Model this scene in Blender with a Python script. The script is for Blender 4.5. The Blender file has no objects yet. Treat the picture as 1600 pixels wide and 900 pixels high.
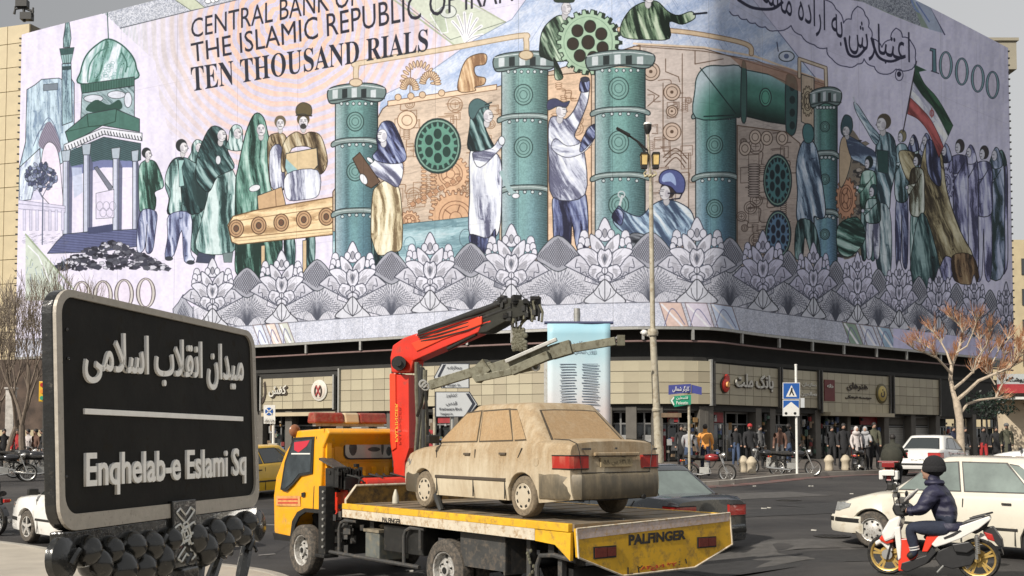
import bpy, bmesh, math, random, time
import numpy as np
from mathutils import Vector, Matrix, noise as mnoise
T0=time.time()
SC=bpy.context.scene
COL=SC.collection
# ---------------------------------------------------------------- camera, sky, sun, exposure
CAMH=2.1; FPX=1700.0; HORIZ=683.0; PITCH=math.radians(2.5)
SHF=(HORIZ-450)/FPX-math.tan(PITCH)
cam_d=bpy.data.cameras.new('camera'); cam=bpy.data.objects.new('camera',cam_d); COL.objects.link(cam)
cam.location=(0,0,CAMH); cam.rotation_euler=(math.pi/2+PITCH,0,0)
cam_d.sensor_width=36; cam_d.lens=36*FPX/1600; cam_d.shift_y=SHF*FPX/1600
cam_d.clip_end=2000; cam_d.clip_start=.05
SC.camera=cam
SUN_EL=math.radians(36); SUN_H=Vector((-.715,-.70,0)).normalized()
w=bpy.data.worlds.new('World'); SC.world=w; w.use_nodes=True
nt=w.node_tree; bg=nt.nodes['Background']
sky=nt.nodes.new('ShaderNodeTexSky'); sky.sky_type='NISHITA'; sky.sun_disc=False
sky.sun_elevation=SUN_EL; sky.sun_rotation=math.atan2(SUN_H.x,SUN_H.y); sky.dust_density=5; sky.air_density=1.3; sky.ozone_density=.6
hs=nt.nodes.new('ShaderNodeHueSaturation'); hs.inputs['Saturation'].default_value=.16
nt.links.new(sky.outputs[0],hs.inputs['Color'])
tcw=nt.nodes.new('ShaderNodeTexCoord'); sxw=nt.nodes.new('ShaderNodeSeparateXYZ'); nt.links.new(tcw.outputs['Generated'],sxw.inputs[0])
mrw=nt.nodes.new('ShaderNodeMapRange'); mrw.inputs['From Min'].default_value=-.6; mrw.inputs['From Max'].default_value=.5; nt.links.new(sxw.outputs['X'],mrw.inputs[0])
crw=nt.nodes.new('ShaderNodeMix'); crw.data_type='RGBA'; crw.inputs[6].default_value=(3.0,3.08,3.2,1); crw.inputs[7].default_value=(6.5,6.55,6.6,1); nt.links.new(mrw.outputs[0],crw.inputs[0])
mxw=nt.nodes.new('ShaderNodeMix'); mxw.data_type='RGBA'; mxw.inputs[0].default_value=.72; nt.links.new(hs.outputs[0],mxw.inputs[6]); nt.links.new(crw.outputs[2],mxw.inputs[7]); nt.links.new(mxw.outputs[2],bg.inputs[0]); bg.inputs[1].default_value=.104
sd=bpy.data.lights.new('sun','SUN'); sd.energy=4.7; sd.angle=math.radians(.6); sd.color=(1,.93,.83)
sun=bpy.data.objects.new('sun',sd); COL.objects.link(sun)
sv=Vector((SUN_H.x*math.cos(SUN_EL),SUN_H.y*math.cos(SUN_EL),math.sin(SUN_EL)))
sun.rotation_euler=sv.to_track_quat('Z','Y').to_euler(); sun.location=(-20,-20,30)
SC.view_settings.view_transform='Standard'; SC.view_settings.look='None'; SC.view_settings.exposure=0; SC.view_settings.gamma=1
SC.cycles.max_bounces=6; SC.cycles.diffuse_bounces=3; SC.cycles.glossy_bounces=3; SC.cycles.transmission_bounces=4; SC.cycles.transparent_max_bounces=6
SC.cycles.caustics_reflective=False; SC.cycles.caustics_refractive=False

# ---------------------------------------------------------------- geometry of the view (turns a pixel of the photograph into a direction)
def ray(px,py):
    xc=(px-800)/FPX; yc=-(py-450)/FPX+SHF
    return np.array([xc, math.cos(PITCH)-yc*math.sin(PITCH), math.sin(PITCH)+yc*math.cos(PITCH)])
def at(px,py,Y):
    r=ray(px,py); k=Y/r[1]
    return Vector((r[0]*k,Y,CAMH+r[2]*k))
def sstep(a,b,x):
    t=min(1,max(0,(x-a)/(b-a))); return t*t*(3-2*t)
def gz(x,y):
    return .032*min(max(y-17,0),22)+.22*sstep(2.8,5,x)*(1-sstep(20,34,y))*sstep(8,13,y)
def onground(px,py,dz=0):
    z=0
    r=ray(px,py)
    for _ in range(40):
        k=(z+dz-CAMH)/r[2]; z=z*.5+.5*gz(r[0]*k,r[1]*k)
    k=(z+dz-CAMH)/r[2]
    return Vector((r[0]*k,r[1]*k,z+dz))

# facade plan: a gently rounded street corner, as (photo x, photo y of the banner's lower edge)
CTRL=[(-40,563),(30,558),(215,548.5),(400,539),(510,532),(620,525.3),(730,519),(840,513.7),(930,511),(1020,509.5),(1110,510.8),(1152,515.5),(1200,522),(1320,535.5),(1475,551),(1585,562.5)]
ZB=7.70; ZT=ZB+5.61*4.13-.15
def _plan():
    P=[]
    for x,y in CTRL:
        r=ray(x,y); k=(ZB-CAMH)/r[2]; P.append((r[0]*k,r[1]*k))
    return P
PLAN0=_plan()
def smoothplan(P,n=8):
    P=[np.array(p) for p in P]; out=[]
    P=[2*P[0]-P[1]]+P+[2*P[-1]-P[-2]]
    for i in range(1,len(P)-2):
        a,b,c,d=P[i-1:i+3]
        for k in range(n):
            t=k/n
            out.append(.5*((2*b)+(-a+c)*t+(2*a-5*b+4*c-d)*t*t+(-a+3*b-3*c+d)*t**3))
    out.append(P[-2]); return np.array(out)
PLAN=smoothplan(PLAN0)
SEG=np.hypot(*(PLAN[1:]-PLAN[:-1]).T); ARC=np.concatenate([[0],np.cumsum(SEG)]); PTAN=PLAN[:,0]/PLAN[:,1]
ARCL=ARC[-1]
def plan_at(s,off=0.0):
    """point of the facade plan at arc length s, moved off metres outward (towards the street)"""
    s=min(max(s,0),ARCL-1e-6)
    i=int(np.searchsorted(ARC,s,side='right')-1); t=(s-ARC[i])/SEG[i]
    p=PLAN[i]*(1-t)+PLAN[i+1]*t
    n0=_nrm(i); n1=_nrm(i+1); n=n0*(1-t)+n1*t; n/=np.hypot(*n)
    return p+n*off, n
def _nrm(i):
    a=PLAN[max(i-1,0)]; b=PLAN[min(i+1,len(PLAN)-1)]; d=b-a; d/=np.hypot(*d)
    return np.array([d[1],-d[0]])
def s_of(px,py=560):
    r=ray(px,py); return float(np.interp(r[0]/r[1],PTAN,ARC))
def z_of(px,py,off=0):
    r=ray(px,py); s=np.interp(r[0]/r[1],PTAN,ARC); p,_=plan_at(s,off); return CAMH+r[2]/r[1]*p[1]

# ---------------------------------------------------------------- text: joins Persian letters and returns outlines
_FJ={}
for b,iso,dual in [('ا',0xFE8D,0),('ب',0xFE8F,1),('ت',0xFE95,1),('ث',0xFE99,1),('ج',0xFE9D,1),('ح',0xFEA1,1),('خ',0xFEA5,1),('د',0xFEA9,0),('ذ',0xFEAB,0),('ر',0xFEAD,0),('ز',0xFEAF,0),
    ('س',0xFEB1,1),('ش',0xFEB5,1),('ص',0xFEB9,1),('ض',0xFEBD,1),('ط',0xFEC1,1),('ع',0xFEC9,1),('غ',0xFECD,1),('ف',0xFED1,1),('ق',0xFED5,1),('ک',0xFB8E,1),('گ',0xFB92,1),('ل',0xFEDD,1),
    ('م',0xFEE1,1),('ن',0xFEE5,1),('ه',0xFEE9,1),('و',0xFEED,0),('ی',0xFBFC,1),('پ',0xFB56,1)]: _FJ[b]=(iso,dual)
def persian(s):
    s=s.replace('لا','\ufefb'); out=[]
    for i,c in enumerate(s):
        prev=s[i-1] if i else ''; nxt=s[i+1] if i+1<len(s) else ''
        pj=prev in _FJ and _FJ[prev][1]
        if c=='\ufefb': out.append('\ufefc' if pj else '\ufefb'); continue
        if c not in _FJ: out.append(c); continue
        iso,dual=_FJ[c]; nj=nxt in _FJ or nxt=='\ufefb'
        if dual:
            out.append(chr(iso+(3 if pj and nj else 2 if nj else 1 if pj else 0)))
        else: out.append(chr(iso+(1 if pj else 0)))
    return ''.join(reversed(out))
_curvefont=[None]
def text_curve(s,fill=False,extrude=0,bold=0):
    c=bpy.data.curves.new('lettering','FONT'); c.body=s; c.fill_mode='FRONT' if fill else 'NONE'; c.resolution_u=3
    c.extrude=extrude; c.offset=bold
    if fill and extrude: c.fill_mode='BOTH'
    o=bpy.data.objects.new('lettering',c); COL.objects.link(o); bpy.context.view_layer.update()
    dg=bpy.context.evaluated_depsgraph_get(); m=bpy.data.meshes.new_from_object(o.evaluated_get(dg))
    bpy.data.objects.remove(o); bpy.data.curves.remove(c)
    return m
def text_outline(s):
    m=text_curve(s); V=np.array([v.co[:2] for v in m.vertices]); E=np.array([e.vertices[:] for e in m.edges])
    bpy.data.meshes.remove(m)
    # restore each loop's own direction
    return V,E
# ================================================================= the mural's print, drawn by code into an in-memory image
SS=2.5; MX0,MY0,MX1,MY1=-45,-215,1600,575
MW=int((MX1-MX0)*SS); MH=int((MY1-MY0)*SS)
ART=np.zeros((MH,MW,3),np.float32)
def rgb(c): return np.array(c,np.float32)/255.
RN=np.random.RandomState(5)
def _tile(n,cell,seed):
    r=np.random.RandomState(seed); g=r.rand(n//cell,n//cell).astype(np.float32)
    x=np.arange(n)/cell; i=x.astype(int); f=(x-i); f=(f*f*(3-2*f)).astype(np.float32); j=(i+1)%(n//cell)
    a=g[i]*(1-f[:,None])+g[j]*f[:,None]
    return a[:,i]*(1-f)+a[:,j]*f
NS=_tile(1024,16,1); NF=_tile(1024,4,2); NB=_tile(1024,64,3); NW=np.random.RandomState(9).rand(1024,1024).astype(np.float32)
def samp(T,x,y): return T[(y.astype(np.int64))%1024,(x.astype(np.int64))%1024]
def P(s):
    if isinstance(s,str): v=[float(t) for t in s.replace(',',' ').split()]; return np.array(v).reshape(-1,2)
    return np.array(s,float)
def mask(loops):
    """non-zero winding fill of closed loops (photo pixels) -> mask, x0, y0"""
    L=[(P(l)-[MX0,MY0])*SS for l in loops]
    A=np.concatenate(L); x0=max(int(A[:,0].min())-1,0); x1=min(int(A[:,0].max())+2,MW); y0=max(int(A[:,1].min())-1,0); y1=min(int(A[:,1].max())+2,MH)
    if x1<=x0 or y1<=y0: return None
    acc=np.zeros((y1-y0,x1-x0+1),np.float32)
    for l in L:
        a=l; b=np.roll(l,-1,0)
        for (ax,ay),(bx,by) in zip(a,b):
            if ay==by: continue
            sg=1 if by>ay else -1
            lo,hi=(ay,by) if by>ay else (by,ay)
            r0=max(int(math.ceil(lo-.5)),y0); r1=min(int(math.ceil(hi-.5)),y1)
            if r1<=r0: continue
            ry=np.arange(r0,r1); xx=ax+(ry+.5-ay)*(bx-ax)/(by-ay)-x0
            xi=np.clip(xx,0,x1-x0-1e-3); fi=xi.astype(int); fr=(xi-fi).astype(np.float32)
            acc[ry-y0,fi]+=sg*(1-fr)
            np.add.at(acc,(ry-y0,np.minimum(fi+1,x1-x0)),sg*fr)
    m=np.clip(np.abs(np.cumsum(acc,1)[:,:-1]),0,1)
    return m,x0,y0
def put(m,x0,y0,c,al=1):
    h,w=m.shape; R=ART[y0:y0+h,x0:x0+w]; m=(m*al)[...,None]
    R*=1-m; R+=m*c
def fill(s,c,al=1,ow=0,oc=(50,60,65)):
    r=mask([s])
    if r is None: return
    put(r[0],r[1],r[2],rgb(c),al)
    if ow: line(np.vstack([P(s),P(s)[:1]]),ow,oc)
def line(s,w,c,al=1):
    p=(P(s)-[MX0,MY0])*SS; w=w*SS/2; c=rgb(c)
    for a,b in zip(p[:-1],p[1:]):
        x0=max(int(min(a[0],b[0])-w-2),0); x1=min(int(max(a[0],b[0])+w+3),MW); y0=max(int(min(a[1],b[1])-w-2),0); y1=min(int(max(a[1],b[1])+w+3),MH)
        if x1<=x0 or y1<=y0: continue
        yy,xx=np.mgrid[y0:y1,x0:x1].astype(np.float32); d=b-a; L=max(d@d,1e-6)
        t=np.clip(((xx-a[0])*d[0]+(yy-a[1])*d[1])/L,0,1); ds=np.hypot(xx-a[0]-t*d[0],yy-a[1]-t*d[1])
        put(np.clip(w+.5-ds,0,1),x0,y0,c,al)
def curve(s,n=6):
    p=P(s); q=np.vstack([p[:1],p,p[-1:]]); out=[]
    for i in range(1,len(q)-2):
        a,b,c,d=q[i-1:i+3]
        for k in range(n):
            t=k/n; out.append(.5*((2*b)+(-a+c)*t+(2*a-5*b+4*c-d)*t*t+(-a+3*b-3*c+d)*t**3))
    out.append(q[-1]); return np.array(out)
def loopc(s,n=5):
    p=P(s); N=len(p); out=[]
    for i in range(N):
        a,b,c,d=p[i-1],p[i],p[(i+1)%N],p[(i+2)%N]
        for k in range(n):
            t=k/n; out.append(.5*((2*b)+(-a+c)*t+(2*a-5*b+4*c-d)*t*t+(-a+3*b-3*c+d)*t**3))
    return np.array(out)
def ell(cx,cy,rx,ry,c,al=1,ow=0,oc=(50,60,65),rot=0,n=28):
    t=np.linspace(0,2*math.pi,n,endpoint=False); x=rx*np.cos(t); y=ry*np.sin(t); k=math.cos(rot); q=math.sin(rot)
    fill(np.stack([cx+x*k-y*q,cy+x*q+y*k],1),c,al,ow,oc)
def ring(cx,cy,rx,ry,w,c,al=1,n=28):
    t=np.linspace(0,2*math.pi,n+1); line(np.stack([cx+rx*np.cos(t),cy+ry*np.sin(t)],1),w,c,al)
def cloth(s,dark,mid,light,ang=90,per=7,seed=0,ow=.9,smooth=True,oc=None,bal=0,hard=3.):
    """an engraved garment: folds run along ang (degrees)"""
    s=loopc(s,4) if smooth else P(s)
    r=mask([s])
    if r is None: return
    m,x0,y0=r; h,w=m.shape
    yy,xx=np.mgrid[y0:y0+h,x0:x0+w].astype(np.float32)
    a=math.radians(ang); u=(xx*math.cos(a)+yy*math.sin(a))/SS; v=(-xx*math.sin(a)+yy*math.cos(a))/SS
    v=v+7*(samp(NB,u*1.6+seed*37,v*.9+300)-.5)+1.5*(samp(NS,u*1.3+seed*17,v*1.3)-.5)
    f=samp(NS,v*13/per+seed*91,u*13/per*.13+seed*53)-.5
    f2=samp(NS,v*34/per+seed*71,u*30/per*.13+seed*23)-.5
    f3=samp(NF,v*3.1+seed*11,u*.55+seed*3)-.5
    q=f*hard*.62+f2*hard*.42+f3*.55+bal+.05
    q=q-.75*np.clip(1-np.abs(f2)/.045,0,1)*(f<.12)-.28*(np.sin((v+.3*u)*2*math.pi/1.7)>.35)*(q<.02)
    R=rgb(mid)+0*q[...,None]
    kd=np.clip(-q*1.6-.1,0,1)[...,None]; kl=np.clip(q*1.5-.1,0,1)[...,None]
    R=R*(1-kd)+rgb(dark)*kd; R=R*(1-kl)+rgb(light)*kl
    put(m,x0,y0,R)
    if ow: line(np.vstack([s,s[:1]]),ow,oc or (np.array(dark)*.6))
TEAL=((36,66,66),(112,156,150),(208,228,224)); GREEN=((28,62,54),(92,150,132),(190,222,208)); DKTEAL=((18,42,46),(52,92,92),(150,186,182))
BLUE=((52,56,96),(120,134,176),(212,216,236)); WHT=((92,94,124),(196,200,216),(240,242,248)); NAVY=((32,34,66),(84,98,150),(170,182,214))
BRN=((72,56,36),(164,140,98),(226,212,176)); BEI=((128,104,66),(222,204,158),(244,236,206)); LILC=((60,62,100),(140,142,190),(214,216,238))
INK=(38,44,50)
def face(cx,cy,r,look=1,skin=(226,222,222),hair=None,kind='hair',col=DKTEAL,beard=False):
    """look: 1 right, -1 left, 0 front"""
    if kind=='hijab':
        cloth([(cx-r*1.1,cy-r*.4),(cx-r*.3,cy-r*1.45),(cx+r*.8,cy-r*1.15),(cx+r*1.15,cy),(cx+r*1.1,cy+r*1.5),(cx+r*2.0,cy+r*2.6),(cx,cy+r*3.1),(cx-r*1.9,cy+r*2.5),(cx-r*1.3,cy+r*1.1)],*col,ang=80,per=3,seed=int(cx))
    elif kind=='hair':
        ell(cx-look*r*.15,cy-r*.28,r*1.0,r*1.12,hair or (50,56,58))
    elif kind=='cap':
        ell(cx,cy-r*.35,r*1.0,r*1.0,hair or (50,56,58))
    fx=cx+look*r*.25
    if kind!='hijab': ell(cx+look*r*.05,cy+r*1.15,r*.42,r*.62,tuple(int(v*.9) for v in skin),ow=.4,oc=(110,100,104))
    ell(fx,cy+r*.1,r*.68,r*.92,skin,ow=.5,oc=(90,90,96))
    c=(58,58,66)
    for k_ in range(6): line([(fx-look*r*.5+k_*.2*r*(1 if look==0 else .8),cy+r*(.35+.08*k_)),(fx-look*r*.35+k_*.2*r*(1 if look==0 else .8),cy+r*(.62+.04*k_))],.45,(120,112,122),.7)
    ell(fx-(look or 1)*r*.3,cy+r*.25,r*.3,r*.5,(150,142,156),al=.35)
    if look:
        line([(fx+look*r*.2,cy-r*.1),(fx+look*r*.5,cy-r*.12)],.9,c); line([(fx+look*r*.1,cy-r*.32),(fx+look*r*.55,cy-r*.34)],.7,c)
        line([(fx+look*r*.6,cy-r*.1),(fx+look*r*.82,cy+r*.22),(fx+look*r*.6,cy+r*.28)],.6,c); line([(fx+look*r*.3,cy+r*.5),(fx+look*r*.58,cy+r*.48)],.8,c)
    else:
        for q in (-1,1): line([(fx+q*r*.2,cy-r*.08),(fx+q*r*.42,cy-r*.08)],.9,c); line([(fx+q*r*.15,cy-r*.3),(fx+q*r*.48,cy-r*.3)],.6,c)
        line([(fx,cy),(fx+r*.08,cy+r*.28)],.5,c); line([(fx-r*.2,cy+r*.52),(fx+r*.22,cy+r*.52)],.8,c)
    if beard: ell(fx,cy+r*.78,r*.5,r*.4,(70,68,66)); line([(fx-r*.25,cy+r*.38),(fx+r*.25,cy+r*.38)],1.2,(60,58,58))
def hatchband(s,c,step=2,ang=90,w=.5,al=.6):
    r=mask([s])
    if r is None: return
    m,x0,y0=r; h,w_=m.shape; yy,xx=np.mgrid[y0:y0+h,x0:x0+w_].astype(np.float32)
    a=math.radians(ang); v=(-xx*math.sin(a)+yy*math.cos(a))/SS
    k=np.clip((w/step*1.0+np.sin(v*2*math.pi/step)*.5-.2)*3,0,1)
    put(m*k,x0,y0,rgb(c),al)
# ---- ground colour and paper grain
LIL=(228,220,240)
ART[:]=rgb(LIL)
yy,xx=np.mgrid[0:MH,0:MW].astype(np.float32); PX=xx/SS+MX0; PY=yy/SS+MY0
ART+=np.clip((PX-1000)/300,0,1)[...,None]*(rgb((221,216,240))-rgb(LIL))  # bluer to the right: that face's cool shade put into the print colour
# ---- guilloche of coloured rings
r=mask([P('186,44 243,96 249,150 262,200 292,262 330,330 420,420 560,420 640,250 742,160 830,70 860,-120 700,-205 200,-60')])
m,x0,y0=r; h,w_=m.shape
X=PX[y0:y0+h,x0:x0+w_]; Y=PY[y0:y0+h,x0:x0+w_]
d=np.hypot((X-452)*1.0,(Y-40)*1.0); th=np.arctan2(Y-40,X-452)
wob=1.5*np.sin(th*9+d*.05)+.8*np.sin(th*17)
q=np.sin((d+wob)*2*math.pi/15.); q2=np.sin((d+wob)*2*math.pi/5.1+1)
fade=np.clip(1.25-d/265,0,1)*np.clip((Y+420)/300,0,1)
tq=np.clip((X-190)/160,0,1)[...,None]
ca=rgb((192,206,196))*(1-tq)+rgb((248,190,158))*tq; cb=rgb((224,216,222))*(1-tq)+rgb((206,196,222))*tq
cc=np.where((q>0)[...,None],ca,cb); cc=cc*(1-.22*np.clip(q2,0,1)[...,None])+.22*np.clip(q2,0,1)[...,None]*rgb((236,214,150))
cc=cc+(samp(NW,X*2.5,Y*2.5)[...,None]-.5)*.07
k=(m*fade*.9)[...,None]; R=ART[y0:y0+h,x0:x0+w_]; R*=1-k; R+=k*cc
k=(m*np.clip((230-X)/60,0,.8)*(.5+.5*np.sin((X+Y*.16)*1.1)))[...,None]; R*=1-k*.6; R+=k*.6*rgb((160,184,176))
# ---- speckled upper border with ribbon folds
def speckle(s,base,c2,amp=.5):
    r=mask([s]); m,x0,y0=r; h,w_=m.shape; X=PX[y0:y0+h,x0:x0+w_]; Y=PY[y0:y0+h,x0:x0+w_]
    n=samp(NF,X*3.4,Y*3.4)*.6+samp(NF,X*6.1+90,Y*6.1)*.6; k=np.clip((n-.5)*4,0,1)[...,None]
    put(m,x0,y0,rgb(base)*(1-k)+rgb(c2)*k)
speckle('148,8 188,44 310,14 470,-24 640,-62 640,-140 300,-40',(216,218,224),(156,162,176))
line('188,44 310,14 470,-24 640,-62',1.4,(90,96,106))
for bx,by,sx in ((262,-2,1),(350,-20,1)):
    fill([(bx,by-6),(bx+26,by-12),(bx+58,by+14),(bx+36,by+18)],(206,212,180)); line([(bx+26,by-12),(bx+58,by+14)],1,(110,120,100)); line([(bx,by-6),(bx+36,by+18)],1,(110,120,100))
for k_ in range(6):
    ell(325+k_*7,2-k_*2,5,3.4,(238,238,242),ow=.6,rot=k_)
# ---- big ribbon across the lettering (green, peach, lilac)
fill('598,-30 640,-36 800,38 712,72 700,60',(214,220,196)); line('600,-12 712,72',2.4,(176,188,150)); line('676,-30 806,44',2.2,(182,190,158))
line('612,-10 704,62 790,34',1,(120,130,112)); fill('672,22 692,10 700,50 690,52',(196,208,178),ow=1.6,oc=(240,240,240)); 
for t_ in range(7):
    a=-2.5+t_*.42; line(curve([(728,66),(728+12*math.cos(a),58+18*math.sin(a)),(728+26*math.cos(a),54+34*math.sin(a))]),5,(244,242,246)); line(curve([(728,66),(728+12*math.cos(a),58+18*math.sin(a)),(728+26*math.cos(a),54+34*math.sin(a))]),.8,(140,140,160))
ell(700,18,13,10,(222,226,214),ow=.8); ell(700,18,4,4,(170,180,150))
# ---- mountain behind
def mountain(s,seed):
    r=mask([s]); m,x0,y0=r; h,w_=m.shape; X=PX[y0:y0+h,x0:x0+w_]; Y=PY[y0:y0+h,x0:x0+w_]
    n=samp(NS,(X*.9+Y*1.5)+seed,(Y*.35-X*.1)*1)*.7+samp(NF,X*2.4+Y*2,Y*2.)*.5-.5
    k=np.clip(n*1.4+.45,0,1)[...,None]
    put(m,x0,y0,rgb((150,176,214))*(1-k)+rgb((214,222,238))*k)
mountain('596,150 660,120 742,62 800,30 850,-40 930,-150 1060,-170 1130,-60 1250,92 1290,140 1240,240 700,260 590,200',3)
line('596,150 660,120 742,62 800,30 850,-40 930,-150',1,(120,140,170)); line('1060,-170 1130,-60 1250,92 1290,140',1.2,(90,100,140))
for k_ in range(90):
    a=RN.rand(); x=850+a*330; y=-60+RN.rand()*190; L=10+RN.rand()*26; sgn=1 if x>960 else -1
    line([(x,y),(x+sgn*L*.62,y+L)],.7,(96,120,170) if RN.rand()<.6 else (236,240,248),.6)
# ---- left view: white tower with arch, minaret, domed pavilion
def hatchfill(s,c,dk,ang=88,per=5,seed=0,ow=1): cloth(s,dk,c,tuple(min(255,int(v*1.12)+6) for v in c),ang=ang,per=per,seed=seed,ow=ow,smooth=False,oc=INK,hard=1.6)
hatchfill('42,140 54,133 65,124 92,122 96,124 110,121 116,130 116,200 120,240 26,300 30,262 40,222',(182,206,218),(110,140,168),88,4,1)
fill('68,132 90,130 90,140 68,142',(120,134,146),ow=.6)
for q_ in (0,6,12): line(curve([(52+q_*.4,228-q_),(62,205),(76,184+q_*1.2),(90,208),(96-q_*.3,236)]),1.1,(96,112,140))
fill(loopc('62,230 66,205 77,190 88,206 94,238'),(150,140,158)); hatchband(loopc('62,230 66,205 77,190 88,206 94,238'),(90,84,110),3,60)
fill(loopc('64,260 68,232 78,222 90,236 96,282 96,330 62,300'),(236,222,238),ow=.8)
hatchfill('30,262 62,232 64,262 48,312 30,314',(206,218,230),(140,150,186),110,5,2)
for k_ in range(9): line([(48+k_*2.0,312),(60+k_*1.0,250+k_*3)],.7,(150,160,200),.7)
hatchfill('101,48 104,22 106,21 110,48 111,60 109,74 99,74 99,60',(160,196,196),(60,100,104),88,3,3)
line('104.5,2 105,24',1.1,(70,110,108)); fill('93,76 116,74 114,84 95,86',(52,94,92),ow=.6); fill('95,86 114,84 111,98 98,99',(140,180,178),ow=.6)
for k_ in range(5): line([(95+k_*4,86),(98+k_*3,99)],.7,(40,76,76))
hatchfill('97,100 111,99 113,190 97,196',(150,186,196),(66,98,120),88,3,4); fill('97,104 111,103 111,109 97,110',(48,80,84))
# dome
line('167,4 169.5,62',1.4,(48,92,84)); fill('157,18 169,9 170,18 160,22',(60,118,98))
dome=loopc('127,131 126,112 134,88 150,71 169,61 190,70 207,88 213,106 210,124')
cloth(dome,(44,104,88),(134,188,178),(226,232,240),ang=100,per=7,seed=5,ow=2.2,smooth=False,oc=(34,92,80),hard=2.6)
line(curve('137,128 140,102 154,82 170,74'),2,(70,130,118)); line(curve('196,112 198,98 190,82'),2.4,(60,120,108))
for k_ in range(30):
    x=146+RN.rand()*48; y=86+RN.rand()*36; ring(x,y,3,2.4,.6,(120,168,166),.8)
fill('126,132 210,120 210,134 128,146',(60,112,100),ow=1); hatchband('126,132 210,120 210,134 128,146',(28,80,66),4,90)
hatchfill('128,146 210,134 210,184 126,190',(150,176,180),(40,76,76),40,6,6)
for x,y,a,b in ((146,154,15,6),(182,148,14,6),(200,156,6,12)): ell(x,y,a,b,(212,216,226),ow=.8)
fill(loopc('134,172 150,156 170,164 186,156 190,170 160,176'),(40,88,76))
fill('102,206 136,178 180,170 218,186 218,206 160,196 108,226',(66,122,108),ow=1.2); line('136,178 138,198 160,196 180,190 182,172',1.2,(28,70,58)); line('102,206 138,198',.8,(28,70,58))
fill('100,226 160,200 222,208 222,220 162,210 100,238',(226,226,232),ow=1)
for k_ in range(26):
    x=102+k_*4.7; y=(230-(x-100)*.42) if x<160 else (204+(x-160)*.16); line([(x,y),(x+2,y+6)],1.4,(60,66,70))
fill('100,240 162,214 220,224 220,250 190,262 160,258 104,262',(70,104,108),ow=.8); hatchband('100,240 162,214 220,224 220,250 190,262 160,258 104,262',(34,60,64),3,20)
fill('104,262 160,250 215,252 214,262 160,262 106,278',(104,116,168)); 
for cx_,y0_,y1_,w_c in ((103,236,372,5.5),(135,226,370,5.5),(181,232,364,5.5),(211,236,360,4.5)):
    fill([(cx_-w_c*1.3,y0_),(cx_+w_c*1.3,y0_-2),(cx_+w_c,y0_+16),(cx_-w_c,y0_+16)],(170,184,196),ow=.9)
    fill([(cx_-w_c*.8,y0_+16),(cx_+w_c*.8,y0_+16),(cx_+w_c*.75,y1_),(cx_-w_c*.85,y1_)],(196,202,220),ow=1); line([(cx_+w_c*.45,y0_+16),(cx_+w_c*.4,y1_)],1.8,(104,110,140))
    fill([(cx_+w_c*.9,y0_+14),(cx_+w_c*1.9,y0_+30),(cx_+w_c*1.7,y1_-4),(cx_+w_c*.8,y1_)],(86,92,124),.9)
fill('147,262 172,300 176,292 152,260',(120,124,140),ow=.7); fill('112,262 128,262 130,300 116,310',(190,202,226),.8); fill('150,302 178,296 178,340 150,342',(220,210,232),ow=.6)
for k_ in range(5): ring(156+k_*5,322+(k_%2)*10,5,7,.7,(130,130,150),.8)
fill('88,378 100,366 140,362 214,358 222,366 222,384 150,394 74,396',(88,98,146),ow=1); hatchband('88,378 100,366 140,362 214,358 222,366 222,384 150,394 74,396',(56,62,104),4,5); fill('138,356 176,350 176,362 138,366',(60,70,110))
# railing, tree, rubble
fill('26,312 102,322 102,332 26,326',(214,208,230),ow=.7,oc=(120,120,150)); line('26,318 102,326',.8,(130,130,160))
for k_ in range(7): fill([(36+k_*10,328),(40+k_*10,328),(40+k_*10,360),(36+k_*10,360)],(208,204,226),ow=.5,oc=(130,130,160))
for k_ in range(70):
    x=34+RN.rand()*70; y=366+RN.rand()*16; line([(x,y),(x+5,y-2*RN.rand())],.6,(120,120,140),.6)
line('66,382 67,310',1.8,(96,104,128)); line('67,310 58,294',1.2,(96,104,128)); line('67,306 74,292',1.2,(96,104,128))
for k_ in range(120):
    a=RN.rand()*6.28; d_=RN.rand()**.5; x=65+d_*24*math.cos(a); y=276+d_*21*math.sin(a); ell(x,y,4.2,2.6,((84,94,134),(112,124,160),(150,160,190),(66,74,110))[k_%4],rot=RN.rand()*3,ow=.5,n=7)
def rubble(x0_,x1_,ym,hh,n,cols=((44,46,60),(90,92,104),(206,204,214),(64,66,84))):
    for _ in range(n):
        x=x0_+RN.rand()*(x1_-x0_); k=1-abs((x-(x0_+x1_)/2)/((x1_-x0_)/2))**1.5; y=ym-RN.rand()*hh*k; s_=2+RN.rand()*3.2
        q_=[(x+s_*1.5*math.cos(t)*(.6+RN.rand()*.6),y+s_*.9*math.sin(t)*(.6+RN.rand()*.6)) for t in np.arange(5)*1.257]
        fill(q_,cols[RN.randint(4)],ow=.5,oc=(60,60,74))
rubble(84,262,420,42,330)
fill('40,366 92,424 90,440 120,470 40,470',(206,216,196)); line('40,366 96,430 130,470',2.4,(160,176,140)); line('44,384 60,400 78,440',2,(236,236,240))
for k_ in range(40):
    x=40+RN.rand()*60; y=400+RN.rand()*70; line([(x,y),(x+8*RN.rand()-4,y+14*RN.rand())],.9,(120,140,180) if k_%2 else (110,130,100),.7)
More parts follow.
